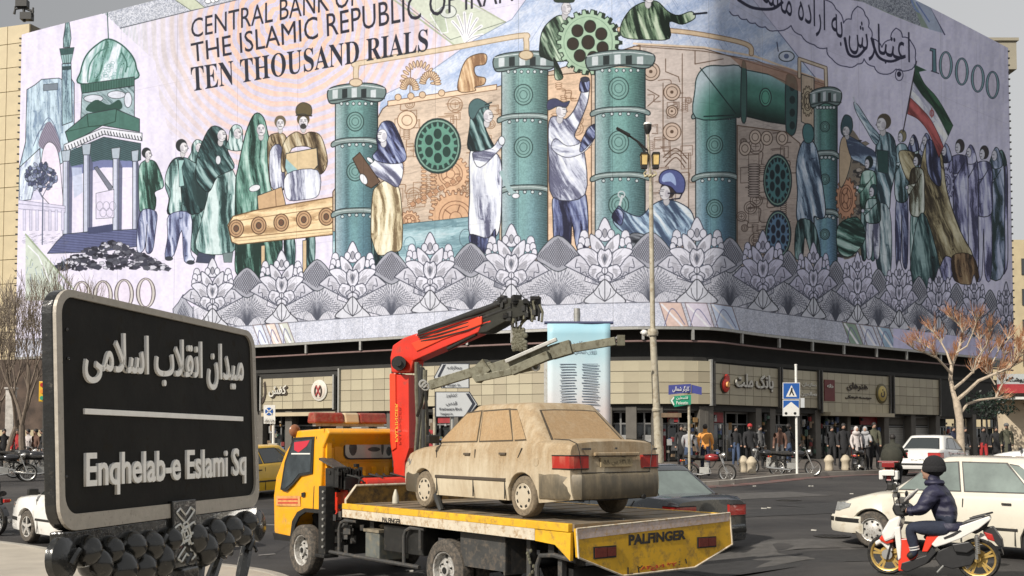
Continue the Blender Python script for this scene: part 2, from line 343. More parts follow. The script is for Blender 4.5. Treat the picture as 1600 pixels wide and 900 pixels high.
# ---- figures of the left group
def shoe(x,y,d=1): ell(x+d*2,y,6,3.2,(60,66,78),ow=.6)
cloth('217,265 224,252 236,250 246,258 256,290 242,300 244,312 240,330 220,332 217,310',*GREEN,ang=80,per=6,seed=1); face(230,241,7.4,1)
cloth('219,332 244,331 243,360 238,392 228,392 230,350 226,388 214,390',*BLUE,ang=85,per=6,seed=2); 
cloth('326,320 340,300 340,395 300,392 296,330',*TEAL,ang=88,per=8,seed=8)
face(309,230,8,1,kind='hijab',col=TEAL)
cloth('262,264 272,248 288,246 300,252 312,262 322,300 316,330 286,336 262,334 264,310 258,290',*DKTEAL,ang=75,per=8,seed=3,bal=-.1)
cloth('262,264 272,250 278,256 284,332 264,332 266,300 258,284',*TEAL,ang=88,per=7,seed=4); fill('279,250 288,250 284,262 288,290 280,292',(150,196,190),ow=.6)
face(285,230,9,1); cloth('264,336 298,335 298,392 304,406 288,408 284,360 272,398 258,402 262,370',*BLUE,ang=85,per=7,seed=5); shoe(262,404); shoe(296,410)
ell(320,290,20,38,(40,70,70),al=.85)
cloth('322,240 348,242 362,262 376,300 372,330 370,386 340,398 306,388 316,340 326,290 308,262',*TEAL,ang=86,per=9,seed=6); 
cloth('312,232 330,198 352,206 356,236 366,262 340,276 326,300 308,284 306,262',*DKTEAL,ang=60,per=6,seed=7); face(344,211,10,1,kind='none'); ell(341,250,4,7,(220,220,224),ow=.6)
fill('310,394 336,400 334,412 306,410',(66,74,100),ow=.6); fill('348,396 364,394 362,410 350,410',(120,140,140),ow=.6)
face(369,208,9,1,kind='hijab',col=TEAL)
cloth('368,290 372,262 384,208 398,178 412,184 420,214 432,250 430,292 438,330 440,400 420,432 372,432 368,380',*GREEN,ang=84,per=11,seed=9,bal=-.22,ow=1.3); face(408,202,10,0,kind='none'); ell(398,294,9,5,(224,224,226),ow=.6,rot=-.3)
cloth('418,222 432,208 446,212 452,240 448,290 424,296',*BRN,ang=80,per=5,seed=10); cloth('422,236 440,230 444,292 424,292',*WHT,ang=86,per=5,seed=10); face(438,193,9,0,kind='hair',hair=(120,104,76))
cloth('446,218 462,206 474,210 486,206 502,214 512,252 502,272 490,262 488,232 456,232 450,262 440,268 440,240',*BRN,ang=70,per=6,seed=11); face(474,190,10,0,kind='cap',hair=(100,84,54),beard=True)
fill(loopc('463,178 464,166 474,160 486,166 486,180 474,178'),(104,90,54),ow=.9); line('463,180 487,181',2,(60,50,34))
fill('447,240 495,231 497,258 490,266 450,272 446,262',(222,192,138),ow=1.2); fill('447,248 470,270 450,272 446,262',(150,196,196)); 
cloth('448,272 496,266 498,304 474,312 448,310',*WHT,ang=86,per=9,seed=12); cloth('444,372 460,372 460,414 448,414',*DKTEAL,ang=86,per=6,seed=13); cloth('478,370 492,370 490,418 480,418',*DKTEAL,ang=86,per=6,seed=14)
# conveyor and box
fill('402,306 440,292 446,318 446,328 404,334',(206,164,110),ow=1); line('430,296 432,330',.9,(120,84,50)); 
con='356,352 364,338 402,328 520,308 526,314 526,366 372,382 362,378'
cloth(con,(182,140,84),(232,194,134),(244,216,160),ang=-6,per=9,seed=15,ow=1.6,smooth=False,oc=(110,78,40)); line('364,346 526,322',1.2,(150,110,60)); line('366,372 526,356',1.4,(150,110,60)); line('366,377 526,361',1,(190,160,110))
for k_ in range(5):
    cx_=369+k_*35.2; cy_=357-k_*4.6; ell(cx_,cy_,11.5,13.5,(196,150,98),ow=1.4,oc=(92,62,36)); ring(cx_,cy_,8,9.5,1,(120,84,52)); ell(cx_,cy_,4,5,(120,80,52),ow=.8)
fill('408,384 414,383 414,440 408,440',(214,182,132),ow=.9); fill('473,376 479,375 479,430 473,430',(214,182,132),ow=.9)
# ---- orange machine block
def machine(s,c,seed,x0_,x1_,y0_,y1_,n,dk=(150,108,68)):
    cloth(s,tuple(int(v*.86) for v in c),c,tuple(min(255,int(v*1.07)) for v in c),ang=-8,per=22,seed=seed,ow=1.4,smooth=False,oc=(96,66,40),hard=1.2)
    r=mask([s]); keep=ART.copy() if False else None
    for _ in range(n):
        x=x0_+RN.rand()*(x1_-x0_); y=y0_+RN.rand()*(y1_-y0_); t=RN.randint(5)
        if t==0:
            q_=5+RN.rand()*7; ring(x,y,q_,q_,1.1,dk); ring(x,y,q_*.65,q_*.65,.8,dk); line([(x-q_*.4,y),(x+q_*.4,y)],.8,dk); line([(x,y-q_*.4),(x,y+q_*.4)],.8,dk)
        elif t==1:
            a,b=8+RN.rand()*18,6+RN.rand()*14; line([(x,y),(x+a,y-a*.1),(x+a,y+b),(x+a*.4,y+b)],1.1,dk); line([(x+2,y+2),(x+a-2,y-a*.1+2),(x+a-2,y+b-2)],.7,dk)
        elif t==2:
            b=10+RN.rand()*18
            for k in range(int(b/3)): ell(x,y+k*3,5,1.5,c,ow=.7,oc=dk)
        elif t==3:
            a=8+RN.rand()*12; b=12+RN.rand()*16; line([(x,y),(x+a,y-1),(x+a,y+b),(x,y+b+1),(x,y)],.9,dk)
        else:
            L=15+RN.rand()*25; line(curve([(x,y),(x+L*.5,y),(x+L*.5,y+L*.5),(x+L,y+L*.5)]),1.4,dk,.8)
OR=(220,194,166)
machine('598,170 612,160 776,136 1000,70 1140,88 1290,135 1290,420 780,420 780,336 520,362 520,300 560,240',OR,21,604,780,160,330,75)
fill('606,158 776,132 776,140 606,166',(240,204,164),ow=1.1,oc=(120,84,50))
line('640,156 642,100',1.2,(150,108,68))
# pipes and coils over the block
for w_,c_ in ((9,(168,140,100)),(6.5,(226,202,166))): line(curve('556,128 557,104 566,98 700,76 812,56 822,62 822,90'),w_,c_)
for cx_,cy_,rr in ((654,132,24),(672,132,12),(640,140,10)):
    for t in np.linspace(math.pi*1.05,math.pi*1.98,14):
        x=cx_+rr*math.cos(t); y=cy_+rr*1.35*math.sin(t)*1; ell(x,y,5.4,2,(226,190,146),ow=.8,oc=(120,86,54),rot=t)
for x in (622,642,660,690): ell(x,152-.1*(x-622),5,5,(226,190,146),ow=.9,oc=(120,86,54))
cloth('716,142 720,112 730,92 748,84 760,86 758,100 742,104 744,118 758,122 756,132 742,136 742,142',(150,104,56),(206,160,104),(240,206,156),ang=80,per=6,seed=31,ow=1.2)
# gears discs
def geardisc(cx,cy,rx,ry,body=(88,156,132),hole=(34,74,64),rim=(42,78,66),n=20,holes=6,hub=.2):
    ell(cx,cy,rx,ry,rim,ow=1.4); ell(cx,cy,rx*.94,ry*.94,(130,170,150)); ell(cx,cy,rx*.88,ry*.88,hole)
    p=[]
    for k in range(n):
        for q,rr in ((-.28,.72),(-.16,.87),(.16,.87),(.28,.72)):
            t=2*math.pi*(k+q)/n; p.append((cx+rx*rr*math.cos(t),cy+ry*rr*math.sin(t)))
    fill(p,body,ow=.7)
    for k in range(holes):
        t=2*math.pi*(k+.25)/holes+.25; ell(cx+rx*.44*math.cos(t),cy+ry*.44*math.sin(t),rx*.16,ry*.18,hole,ow=.8)
    ell(cx,cy,rx*.15,ry*.16,hole,ow=.8)
def biggear(cx,cy,r,c,dk,n=22,a=1.,ea=1.):
    p=[]
    for k in range(n):
        for q,rr in ((-.3,.86),(-.2,1),(.2,1),(.3,.86)):
            t=2*math.pi*(k+q)/n; p.append((cx+r*rr*ea*math.cos(t),cy+r*rr*math.sin(t)))
    fill(p,c,ow=1.1,oc=dk); ring(cx,cy,r*.62*ea,r*.62,1.2,dk); ring(cx,cy,r*.48*ea,r*.48,1,dk); ring(cx,cy,r*.22*ea,r*.22,1,dk)
    for k in range(5): t=k*1.2566; line([(cx+r*.22*ea*math.cos(t),cy+r*.22*math.sin(t)),(cx+r*.5*ea*math.cos(t),cy+r*.5*math.sin(t))],1.6,dk)
biggear(712,340,42,(222,168,116),(140,90,50),26); biggear(704,272,30,(228,178,128),(150,100,60),20); ell(636,188,15,15,(240,208,170),ow=1.2,oc=(130,90,56)); ring(636,188,8,8,1,(130,90,56)); biggear(640,345,16,(226,176,126),(140,90,50),14)
for k_ in range(12): ell(676+k_*.2,250+k_*6,5.5,2,(222,172,120),ow=.7,oc=(140,92,54)); ell(662,250+k_*6,4,2,(222,172,120),ow=.7,oc=(140,92,54))
for k_ in range(9): fill([(640+k_*9,318-k_*5),(646+k_*9,314-k_*5),(650+k_*9,320-k_*5),(644+k_*9,324-k_*5)],(196,140,90),ow=.6,oc=(120,80,48))
geardisc(684,228,36,43)
# ---- lower teal trough between the first pillars
cloth('520,362 780,334 780,420 520,420',(104,150,160),(158,200,206),(206,226,228),ang=-8,per=16,seed=33,smooth=False,hard=1.5); ring(640,382,9,12,1,(90,140,150)); ring(728,372,10,14,1.2,(90,120,130))
# ---- riveted pillars
def pillar(xl,xr,ytop,ybot,bands,meds,c1=(98,150,142),c2=(76,128,150),head=None,split=None,dim=1.):
    s=[(xl,ytop),(xr,ytop),(xr,ybot),(xl,ybot)]
    m,x0,y0=mask([s]); h,w_=m.shape; X=PX[y0:y0+h,x0:x0+w_]; Y=PY[y0:y0+h,x0:x0+w_]
    u=(X-xl)/(xr-xl); t=np.clip((Y-ytop)/(ybot-ytop),0,1)[...,None]
    base=(rgb(c1)*(1-t)+rgb(c2)*t)
    hi=np.exp(-((u-.45)/.16)**2)[...,None]; lf=np.clip(1-u/.3,0,1)[...,None]
    col=base*(1-.45*hi)+.38*hi*rgb((158,222,210)); col=col*(1-.75*lf)+.75*lf*rgb((190,198,200))
    dk=np.clip((u-.62)/.38,0,1); edge=.5+.5*np.sin((Y+12*np.abs(u-.8))*2*math.pi/2.6)
    k=(np.clip(dk*1.1,0,1)*(.35+.6*edge))[...,None]; col=col*(1-k)+k*rgb((40,66,68))
    k=(np.clip(1-abs(u-.27)/.08,0,1)*edge*.8)[...,None]; col=col*(1-k)+k*rgb((64,84,90))
    col=col*(1+(samp(NF,X*3,Y*3)[...,None]-.5)*.16)
    put(m,x0,y0,col*dim); line([(xl,ytop),(xl,ybot)],1.6,(44,60,62)); line([(xr,ytop),(xr,ybot)],1.8,(36,50,54))
    W=xr-xl
    for yb_ in bands:
        k=W*.07; fill(loopc([(xl-k,yb_+4),(xl+W*.2,yb_-2),(xr-W*.2,yb_-3),(xr+k,yb_+3),(xr+k,yb_+10),(xr-W*.2,yb_+5),(xl+W*.2,yb_+6),(xl-k,yb_+12)]),(136,156,152),ow=1.4,oc=(36,50,52))
        line(curve([(xl,yb_+3.5),(xl+W*.3,yb_+.5),(xr-W*.3,yb_),(xr,yb_+3.5)]),1,(206,218,214))
        for j in range(1,6): ell(xl+W*j/6,yb_+10.5-(2.5 if 1<j<5 else 0),2.6,2.6,(200,212,210),ow=.9)
    for ym_ in meds:
        r_=W*.2; ell(xl+W*.47,ym_,r_,r_*1.12,(124,168,158),al=.5); ring(xl+W*.47,ym_,r_,r_*1.12,1.4,(44,74,72)); ring(xl+W*.47,ym_,r_*.72,r_*.8,1,(58,96,92)); ring(xl+W*.47,ym_,r_*.4,r_*.46,.9,(58,96,92))
    if head:
        y=head; k=W*.16
        fill(loopc([(xl-k,y+6),(xl+W*.2,y-2),(xr-W*.2,y-4),(xr+k,y+3),(xr+k*1.1,y+16),(xr,y+25),(xl+W*.5,y+21),(xl,y+28),(xl-k,y+24)]),(120,142,138),ow=1.6,oc=(34,44,48))
        for j in range(5):
            a=xl-k*.4+(W+k*.8)*j/5; a2=a+W/8; e=abs(j-2)*1.5
            fill([(a,y+4+e),(a2,y+3+e),(a2,y+18+e*.6),(a,y+19+e*.6)],(36,46,48) if j%2 else (216,222,222),.9)
        line(curve([(xl-k,y+24),(xl+W*.3,y+20),(xr-W*.3,y+19),(xr+k,y+20)]),2,(60,74,74)); line(curve([(xl-k,y+6),(xl+W*.3,y+1),(xr-W*.3,y),(xr+k,y+4)]),1.4,(214,222,220))
        for j in range(1,7): ell(xl+W*j/7,y+28,2.4,2.6,(206,216,214),ow=.8)
pillar(524,590,150,430,(218,328),(190,268),head=134); ell(556,129,10,6,(222,196,160),ow=1,oc=(120,90,60))
# clipboard woman
cloth('582,306 590,290 604,282 622,290 628,330 628,384 616,394 590,398 580,372',*BEI,ang=87,per=9,seed=41,ow=1.2); cloth('580,372 590,398 612,402 622,394 620,420 588,420',*DKTEAL,ang=85,per=5,seed=42)
cloth('584,252 596,240 624,248 630,266 622,292 604,284 590,276 576,262',*WHT,ang=45,per=6,seed=43); cloth('588,214 596,192 612,190 622,206 632,232 634,250 616,256 590,252 582,244 590,232',*NAVY,ang=60,per=5,seed=44); face(600,211,11,-1,kind='none',skin=(236,234,236))
fill('551,248 562,238 594,284 580,294 572,290',(112,84,62),ow=1.2,oc=(60,40,30)); ell(568,280,5,9,(236,234,236),ow=.8,rot=-.5); ell(578,250,6,3,(236,234,236),ow=.7,rot=.7)
# second pillar + woman
pillar(784,856,100,400,(180,292),(148,230),c1=(112,158,146),c2=(108,156,168),head=84); line(curve('822,90 822,80'),9,(200,180,140)); ell(822,86,11,7,(214,190,150),ow=1.2,oc=(120,90,60))
cloth('734,240 746,228 764,232 782,250 784,300 780,360 764,372 734,368 734,300',*WHT,ang=88,per=9,seed=45,ow=1.3); cloth('734,366 762,372 774,358 772,388 756,396 738,388',*NAVY,ang=85,per=5,seed=46)
cloth('731,232 734,196 736,166 748,156 764,166 758,196 770,224 776,234 752,236',*DKTEAL,ang=70,per=5,seed=47); face(760,180,11,1,kind='none'); fill(loopc('733,180 734,162 746,154 762,162 764,166 750,170 740,186'),(74,112,112),ow=1.1); line('758,164 768,160',2,(40,60,62))
cloth('738,240 750,262 782,232 788,222 782,214 770,230 752,236',*WHT,ang=20,per=6,seed=48); ell(784,220,5,7,(220,222,226),ow=.8); line(curve('784,270 796,296 806,304'),7,(150,180,180)); ell(806,306,6,4,(222,222,226),ow=.7)
# orange bay and the man raising his arm
machine('856,118 924,112 924,392 856,392',(232,192,152),22,860,916,124,380,26)
cloth('866,306 898,304 916,306 918,384 902,390 894,350 890,388 868,384 864,340',*NAVY,ang=86,per=8,seed=49,ow=1.2)
cloth('858,190 872,182 884,186 898,170 908,144 908,130 920,132 918,160 904,196 898,214 912,232 914,304 864,308 858,250',*WHT,ang=60,per=8,seed=50,ow=1.4)
cloth('862,232 884,246 912,238 930,214 930,196 918,200 908,222 886,228 868,216',*WHT,ang=0,per=6,seed=51); cloth('908,238 930,214 932,194 920,200 908,222',*NAVY,ang=50,per=4,seed=52); cloth('906,142 908,124 920,122 920,142',*NAVY,ang=80,per=4,seed=53)
face(874,172,12,1,kind='none'); fill(loopc('856,172 856,158 868,154 880,160 890,158 884,168 872,166'),(60,64,104),ow=1); ell(914,124,7,4,(60,62,80),ow=.8)
# ---- mid panel (tan) right of the third pillar
TAN=(218,200,186)
machine('1000,70 1100,76 1290,132 1290,420 1004,420',TAN,24,1010,1080,110,400,30,dk=(134,104,84))
line('990,68 1100,74 1180,88 1290,128',3,(236,206,170)); line('990,72 1100,80 1180,94 1290,136',1.2,(110,80,56))
for w_,c_ in ((8,(150,112,72)),(5.5,(226,194,150))): line(curve('968,46 1050,48 1120,58 1168,70 1174,84'),w_,c_)
for y_,r_ in ((144,13),(174,9),(206,14),(112,14)):
    ell(1050 if y_!=112 else 1017,y_,r_,r_,(214,186,162),ow=1.3,oc=(96,72,54)); ring(1050 if y_!=112 else 1017,y_,r_*.66,r_*.66,1,(96,72,54)); ell(1050 if y_!=112 else 1017,y_,r_*.2,r_*.2,(110,84,64))
for s in ('1040,92 1040,112 1060,120 1062,128','1066,84 1066,236 1036,236 1036,130','1086,80 1086,100 1130,92','1012,140 1030,150 1012,166','1076,240 1076,330','1020,270 1020,330'): line(s,1.4,(120,92,70))
for k_ in range(3): line(curve([(1040-k_*2,260-k_*7),(1056,246-k_*7),(1070+k_*2,262-k_*7)]),1.6,(110,82,62))
# green workers on the roof with the big wheel
cloth('843,84 846,52 858,34 874,24 888,30 896,50 890,90 868,96 850,90',(24,44,34),(96,126,98),(196,214,184),ang=60,per=5,seed=54,ow=1.2,bal=-.1); face(882,12,11,1,kind='none'); fill(loopc('866,2 868,-10 884,-14 896,-6 896,3 880,4'),(44,68,48),ow=1)
cloth('970,40 984,16 1004,4 1026,2 1044,18 1060,24 1080,18 1086,28 1066,38 1046,34 1046,60 1010,62 974,58',(24,44,34),(110,140,104),(200,216,182),ang=70,per=6,seed=55,ow=1.2); line('1084,22 1104,20',3,(30,34,50)); face(1012,-8,12,1); 
cloth('866,90 880,120 868,124 866,104',(24,44,34),(96,126,98),(196,214,184),ang=60,per=5,seed=56)
p=[]
for k in range(22):
    for q,rr in ((-.3,.88),(-.18,1),(.18,1),(.3,.88)): t=2*math.pi*(k+q)/22; p.append((919+49*rr*math.cos(t),66+51*rr*math.sin(t)))
fill([(a+5,b+1) for a,b in p],(44,62,48)); fill(p,(168,200,164),ow=1.3,oc=(30,50,40)); ring(919,66,38,40,.9,(120,156,124))
for k in range(7): t=k*.8976+.35; ell(919+24*math.cos(t),66+25*math.sin(t),9,9.6,(62,50,40),ow=1.2,oc=(40,60,46))
ell(919,66,10,11,(62,50,40),ow=1.2,oc=(40,60,46))
pillar(930,1008,106,440,(170,272),(138,222,320),c1=(98,156,142),c2=(112,160,172),head=82)
# wrench, kneeling worker with helmet
line('965,334 972,306',3.4,(206,214,214)); ring(971,304,5,5,2,(196,206,206))
cloth('958,346 966,322 976,330 1000,338 1020,320 1040,312 1064,318 1082,334 1086,370 1060,380 1050,400 1020,380 1000,368 976,364',(60,84,116),(150,184,208),(226,236,242),ang=55,per=7,seed=57,ow=1.4); cloth('956,340 964,326 974,334 970,352',*NAVY,ang=60,per=4,seed=58)
cloth('985,366 1016,370 1050,396 1046,410 988,400',(40,44,54),(92,96,104),(150,156,164),ang=10,per=5,seed=59)
face(1042,300,12,-1,hair=(70,60,60)); fill(loopc('1031,286 1032,272 1044,265 1060,268 1070,282 1068,300 1058,302 1048,292'),(66,82,150),ow=1.4,oc=(30,34,70)); fill(loopc('1035,284 1037,274 1048,270 1055,278 1056,290 1048,284'),(150,176,222))
line('1044,302 1066,302 1062,310 1046,312',2,(40,40,60))
# elbow pipe
pillar(1087,1150,180,420,(174,272),(226,326),c1=(80,146,134),c2=(84,138,180))
eb=loopc('1087,184 1086,140 1090,118 1104,104 1130,103 1160,108 1162,172 1148,184',4)
m,x0,y0=mask([eb]); h,w_=m.shape; X=PX[y0:y0+h,x0:x0+w_]; Y=PY[y0:y0+h,x0:x0+w_]
d=np.hypot(X-1158,Y-188)/85; u=np.clip(1-d,0,1)
col=rgb((186,204,208))*(1-np.clip(u*2.6,0,1))[...,None]+rgb((66,142,124))*np.clip(u*2.6,0,1)[...,None]; k=np.clip((u-.5)*2.4,0,1)[...,None]; col=col*(1-k)+k*rgb((20,64,56))
put(m,x0,y0,col); line(np.vstack([eb,eb[:1]]),1.6,(34,60,60)); line('1094,106 1150,178',1.6,(30,60,60))
hp='1160,108 1200,116 1238,132 1240,196 1200,190 1160,180'
m,x0,y0=mask([P(hp)]); h,w_=m.shape; X=PX[y0:y0+h,x0:x0+w_]; Y=PY[y0:y0+h,x0:x0+w_]
u=np.clip((Y-(108+(X-1160)*.28))/68,0,1)[...,None]
col=rgb((150,196,196))*(1-np.clip(u*3,0,1))+rgb((62,142,122))*np.clip(u*3,0,1); k=np.clip((u-.55)*2.4,0,1); col=col*(1-k)+k*rgb((16,60,50)); put(m,x0,y0,col)
line('1160,108 1200,116 1238,132',1.6,(34,60,60)); line('1160,180 1200,190 1240,196',2,(20,40,40)); ell(1196,152,9,14,(70,170,140),ow=1.6); ring(1196,152,6,10,1,(30,80,70))
fill(loopc('1159,102 1166,106 1166,184 1158,182'),(60,110,100),ow=1.4); fill(loopc('1228,124 1238,118 1246,134 1244,200 1234,212 1228,200'),(56,104,100),ow=1.6)
for k_ in range(4): ell(1238,136+k_*20,4,6,(30,60,60),ow=.8)
line('1100,182 1146,180',2,(30,60,60))
machine('1152,196 1228,206 1250,224 1250,420 1152,420',(204,182,164),25,1156,1226,206,400,44,dk=(96,76,64))
for x_,y_ in ((1180,214),(1198,216),(1164,232),(1222,216)): ell(x_,y_,9,11,(214,190,168),ow=1.3,oc=(90,70,58)); ring(x_,y_,5,6,1,(90,70,58))
for k_ in range(13): ell(1178,258+k_*4,9,2,(190,170,156),ow=.9,oc=(80,66,58))
fill('1140,88 1230,106 1290,128 1290,160 1242,140 1200,116 1160,106',(176,122,88),.7)
geardisc(1215,282,22,41,(64,136,136),(20,52,58),(38,66,70)); geardisc(1216,366,20,37,(80,130,166),(30,44,70),(40,60,80))
fill('1252,116 1272,122 1272,200 1252,190',(206,180,150),ow=1.2); biggear(1262,158,24,(196,176,140),(90,76,56),14,ea=.42)
for w_,c_ in ((6,(110,86,62)),(3.6,(226,204,172))): line('1249,120 1249,92 1290,106 1291,134',w_,c_)
ell(1229,88,12,8,(206,214,226),ow=1.4); ell(1229,88,4,4,(90,110,150)); line('1214,66 1216,80',1.6,(60,70,100))
# man with rifle-less arms, next to the fifth pillar
pillar(1272,1308,160,422,(238,330),(198,280,366),c1=(60,128,104),c2=(100,160,206),head=140)
cloth('1244,262 1250,230 1262,216 1276,232 1284,280 1290,330 1284,342 1272,338 1270,352 1246,346 1246,300',(44,70,96),(140,170,194),(226,234,242),ang=78,per=7,seed=60,ow=1.4)
cloth('1246,346 1272,350 1282,400 1268,400 1258,370 1254,402 1242,400',*DKTEAL,ang=86,per=6,seed=61); fill(loopc('1254,206 1258,194 1268,196 1272,210 1268,222 1258,222'),(64,130,130),ow=1.4)
# ---- right crowd
fill(loopc('1314,240 1326,200 1350,230 1380,300 1390,380 1340,400 1312,390'),(146,132,112)); rubble(1314,1380,400,190,190,((70,66,60),(150,136,116),(196,184,166),(96,88,78)))
biggear(1322,310,34,(206,140,92),(110,64,36),16,ea=.48); fill(loopc('1312,230 1320,214 1330,244 1322,280 1312,290'),(206,176,136),ow=1)
def fig(cx,top,bot,w,col,head=8,look=-1,kind='hair',seed=1,legs=None,waist=.52,hc=None,ea=.75):
    h=bot-top; hy=top+head; sh=top+head*2.3; wy=top+h*waist
    if legs: cloth([(cx-w*.42,wy-4),(cx+w*.42,wy-4),(cx+w*.45,bot),(cx+w*.08,bot),(cx,wy+h*.12),(cx-w*.1,bot),(cx-w*.45,bot)],*legs,ang=86,per=5,seed=seed+3,ow=1)
    b=wy if legs else bot
    cloth([(cx-w*.5,sh+h*.06),(cx-w*.28,sh),(cx+w*.28,sh),(cx+w*.5,sh+h*.06),(cx+w*.52,(sh+b)/2),(cx+w*.46,b),(cx-w*.46,b),(cx-w*.54,(sh+b)/2)],*col,ang=86,per=6,seed=seed,ow=1.2)
    cloth([(cx+w*.3,sh+h*.05),(cx+look*w*.5,sh+h*.22),(cx+look*w*.7,sh+h*.2),(cx+look*w*.68,sh+h*.15),(cx-w*.1,sh+h*.13)],*col,ang=20,per=4,seed=seed+7,ow=.9)
    ell(cx+look*w*.72,sh+h*.17,2.4,3,(214,214,224),ow=.6)
    if kind=='hijab': cloth([(cx-head*.8*ea,hy),(cx,hy-head*1.2),(cx+head*.9*ea,hy-head*.4),(cx+head*1.1,hy+head*1.6),(cx,hy+head*2.2),(cx-head,hy+head*1.6)],*(hc or col),ang=80,per=4,seed=seed+9,ow=1)
    else: ell(cx-look*head*.1,hy-head*.2,head*.92*ea,head*1.05,(hc or ((70,60,60),))[0],ow=.8)
    ell(cx+look*head*.3*ea,hy+head*.12,head*.55*ea,head*.82,(216,214,222),ow=.6)
    line([(cx+look*head*.35*ea,hy),(cx+look*head*.7*ea,hy)],.9,(60,60,80)); line([(cx+look*head*.4*ea,hy+head*.5),(cx+look*head*.7*ea,hy+head*.5)],.8,(80,70,80))
PURP=((66,66,104),(150,150,196),(214,214,238)); GOLD=((70,58,36),(168,152,104),(220,208,164))
fig(1564,236,420,20,PURP,8,kind='hijab',seed=70,hc=TEAL); fig(1556,232,428,26,(TEAL[0],(110,130,160),(190,200,226)),10,kind='hijab',seed=71); fig(1537,230,430,26,LILC,10,seed=72,legs=PURP)
fig(1516,228,432,24,PURP,9,kind='hijab',seed=73); fig(1499,220,430,26,LILC,10,seed=74); fig(1477,226,430,24,PURP,9,kind='hijab',seed=75,hc=NAVY)
biggear(1478,288,26,(170,172,208),(66,66,104),16,ea=.5); 
fig(1447,210,300,22,BLUE,9,kind='hijab',seed=76); fig(1427,212,300,16,TEAL,8,kind='hijab',seed=77,hc=NAVY)
cloth('1446,226 1470,236 1480,300 1500,360 1520,400 1500,410 1478,400 1466,420 1440,436 1432,330',*GOLD,ang=70,per=9,seed=78,ow=1.2); cloth('1448,220 1466,232 1470,290 1450,270',*NAVY,ang=80,per=6,seed=79)
fig(1409,205,410,20,(TEAL[0],(130,170,180),(206,226,230)),9,seed=80,legs=BLUE,hc=((150,140,100),)); cloth('1404,240 1420,236 1432,246 1420,284',*GOLD,ang=60,per=6,seed=81)
fig(1433,242,420,22,(GOLD[0],(180,190,170),(226,230,214)),9,seed=82,legs=TEAL,hc=((44,40,44),)); cloth('1432,350 1448,340 1470,440 1424,440',*DKTEAL,ang=80,per=7,seed=83); cloth('1488,400 1520,400 1528,440 1494,440',(60,40,20),(140,104,60),(190,160,110),ang=80,per=6,seed=84)
cloth('1368,236 1372,214 1384,206 1398,220 1400,260 1392,300 1388,330 1366,326 1366,280',(44,70,80),(120,160,170),(206,224,228),ang=80,per=6,seed=85,ow=1.3)
cloth('1368,226 1352,200 1338,176 1334,160 1342,166 1360,194 1374,212',(44,70,90),(130,166,180),(212,226,234),ang=50,per=4,seed=86); line('1338,164 1333,152',2,(200,206,216)); face(1380,193,11,-1,hair=(96,84,64)); fill('1370,234 1388,236 1388,272 1372,268',(44,88,84),ow=1)
cloth('1366,326 1390,328 1392,420 1376,428 1368,400',(44,70,80),(130,160,166),(214,226,226),ang=86,per=6,seed=87)
cloth('1322,214 1334,216 1352,228 1368,240 1366,268 1344,254 1330,246',(60,80,110),(140,170,196),(214,226,238),ang=15,per=6,seed=88); fill(loopc('1314,196 1320,180 1330,184 1332,200 1326,212 1316,210'),(50,90,100),ow=1.3); face(1324,204,8,-1,kind='none')
fig(1357,246,400,24,GREEN,9,seed=89,legs=DKTEAL,hc=((34,60,60),)); fig(1364,290,400,22,TEAL,9,seed=90,legs=WHT,hc=((34,80,84),)); cloth('1310,352 1340,340 1352,372 1330,400 1310,392',*GREEN,ang=20,per=6,seed=91)
# flag
line('1411,206 1432,96',1.8,(70,60,70))
m_=lambda a,b,t:(a[0]*(1-t)+b[0]*t,a[1]*(1-t)+b[1]*t)
e0=[(1431,102),(1444,130),(1462,150),(1476,172),(1489,196)]; e3=[(1418,178),(1434,186),(1448,202),(1458,222),(1467,246)]
for k,(c,d_) in enumerate((((40,96,62),(24,62,44)),((236,236,240),(180,180,204)),((176,42,44),(120,26,32)))):
    a=[m_(p_,q_,k/3) for p_,q_ in zip(e0,e3)]; b=[m_(p_,q_,(k+1)/3) for p_,q_ in zip(e0,e3)]
    cloth(np.vstack([curve(a),curve(b)[::-1]]),d_,c,tuple(min(255,int(v*1.15)+8) for v in c),ang=55,per=8,seed=95+k,smooth=False,ow=.7)
ell(1456,177,3,6,(176,42,44),al=.2); ring(1456,177,3,5,1.2,(176,42,44)); line('1456,169 1456,184',1.2,(176,42,44)); fill('1428,100 1431,102 1448,110 1430,114',(40,90,66))
# ---- persian title with cloud outline, figures, printed English lines
def text(s,f,c,al=1,halo=None):
    V,E=text_outline(s)
    mn=V.min(0); mx=V.max(0); U=(V-mn)/(mx-mn); Q=np.array([f(u,1-v) for u,v in U])
    nxt={}; 
    for a,b in E: nxt.setdefault(a,[]).append(b); nxt.setdefault(b,[]).append(a)
    seen=set(); loops=[]
    for st in range(len(V)):
        if st in seen or st not in nxt: continue
        l=[st]; seen.add(st); cur=st
        while True:
            o=[k for k in nxt[cur] if k not in seen]
            if not o: break
            cur=min(o,key=lambda k:abs(k-cur)) if len(l)==1 else o[0]; l.append(cur); seen.add(cur)
        loops.append(Q[l])
    if halo:
        for l in loops: line(np.vstack([l,l[:1]]),halo[0],halo[1])
    r=mask(loops)
    if r: put(r[0],r[1],r[2],rgb(c),al)
def quadf(p00,p10,p01,p11):
    a,b,c,d=[np.array(q,float) for q in (p00,p10,p01,p11)]
    return lambda u,v:(a*(1-u)+b*u)*(1-v)+(c*(1-u)+d*u)*v
DK=(44,44,60)
text('CENTRAL BANK OF',quadf((299,30),(560,-28),(299,60),(560,8)),DK)
text('THE ISLAMIC REPUBLIC OF IRAN',quadf((298,68),(802,-42),(300,98),(802,2)),DK)
ser=lambda s:''.join(chr(0x1D400+ord(ch)-65) if ch.isalpha() else ch for ch in s)
text(ser('TEN THOUSAND RIALS'),quadf((298,105),(669,45),(300,144),(669,80)),(40,46,62))
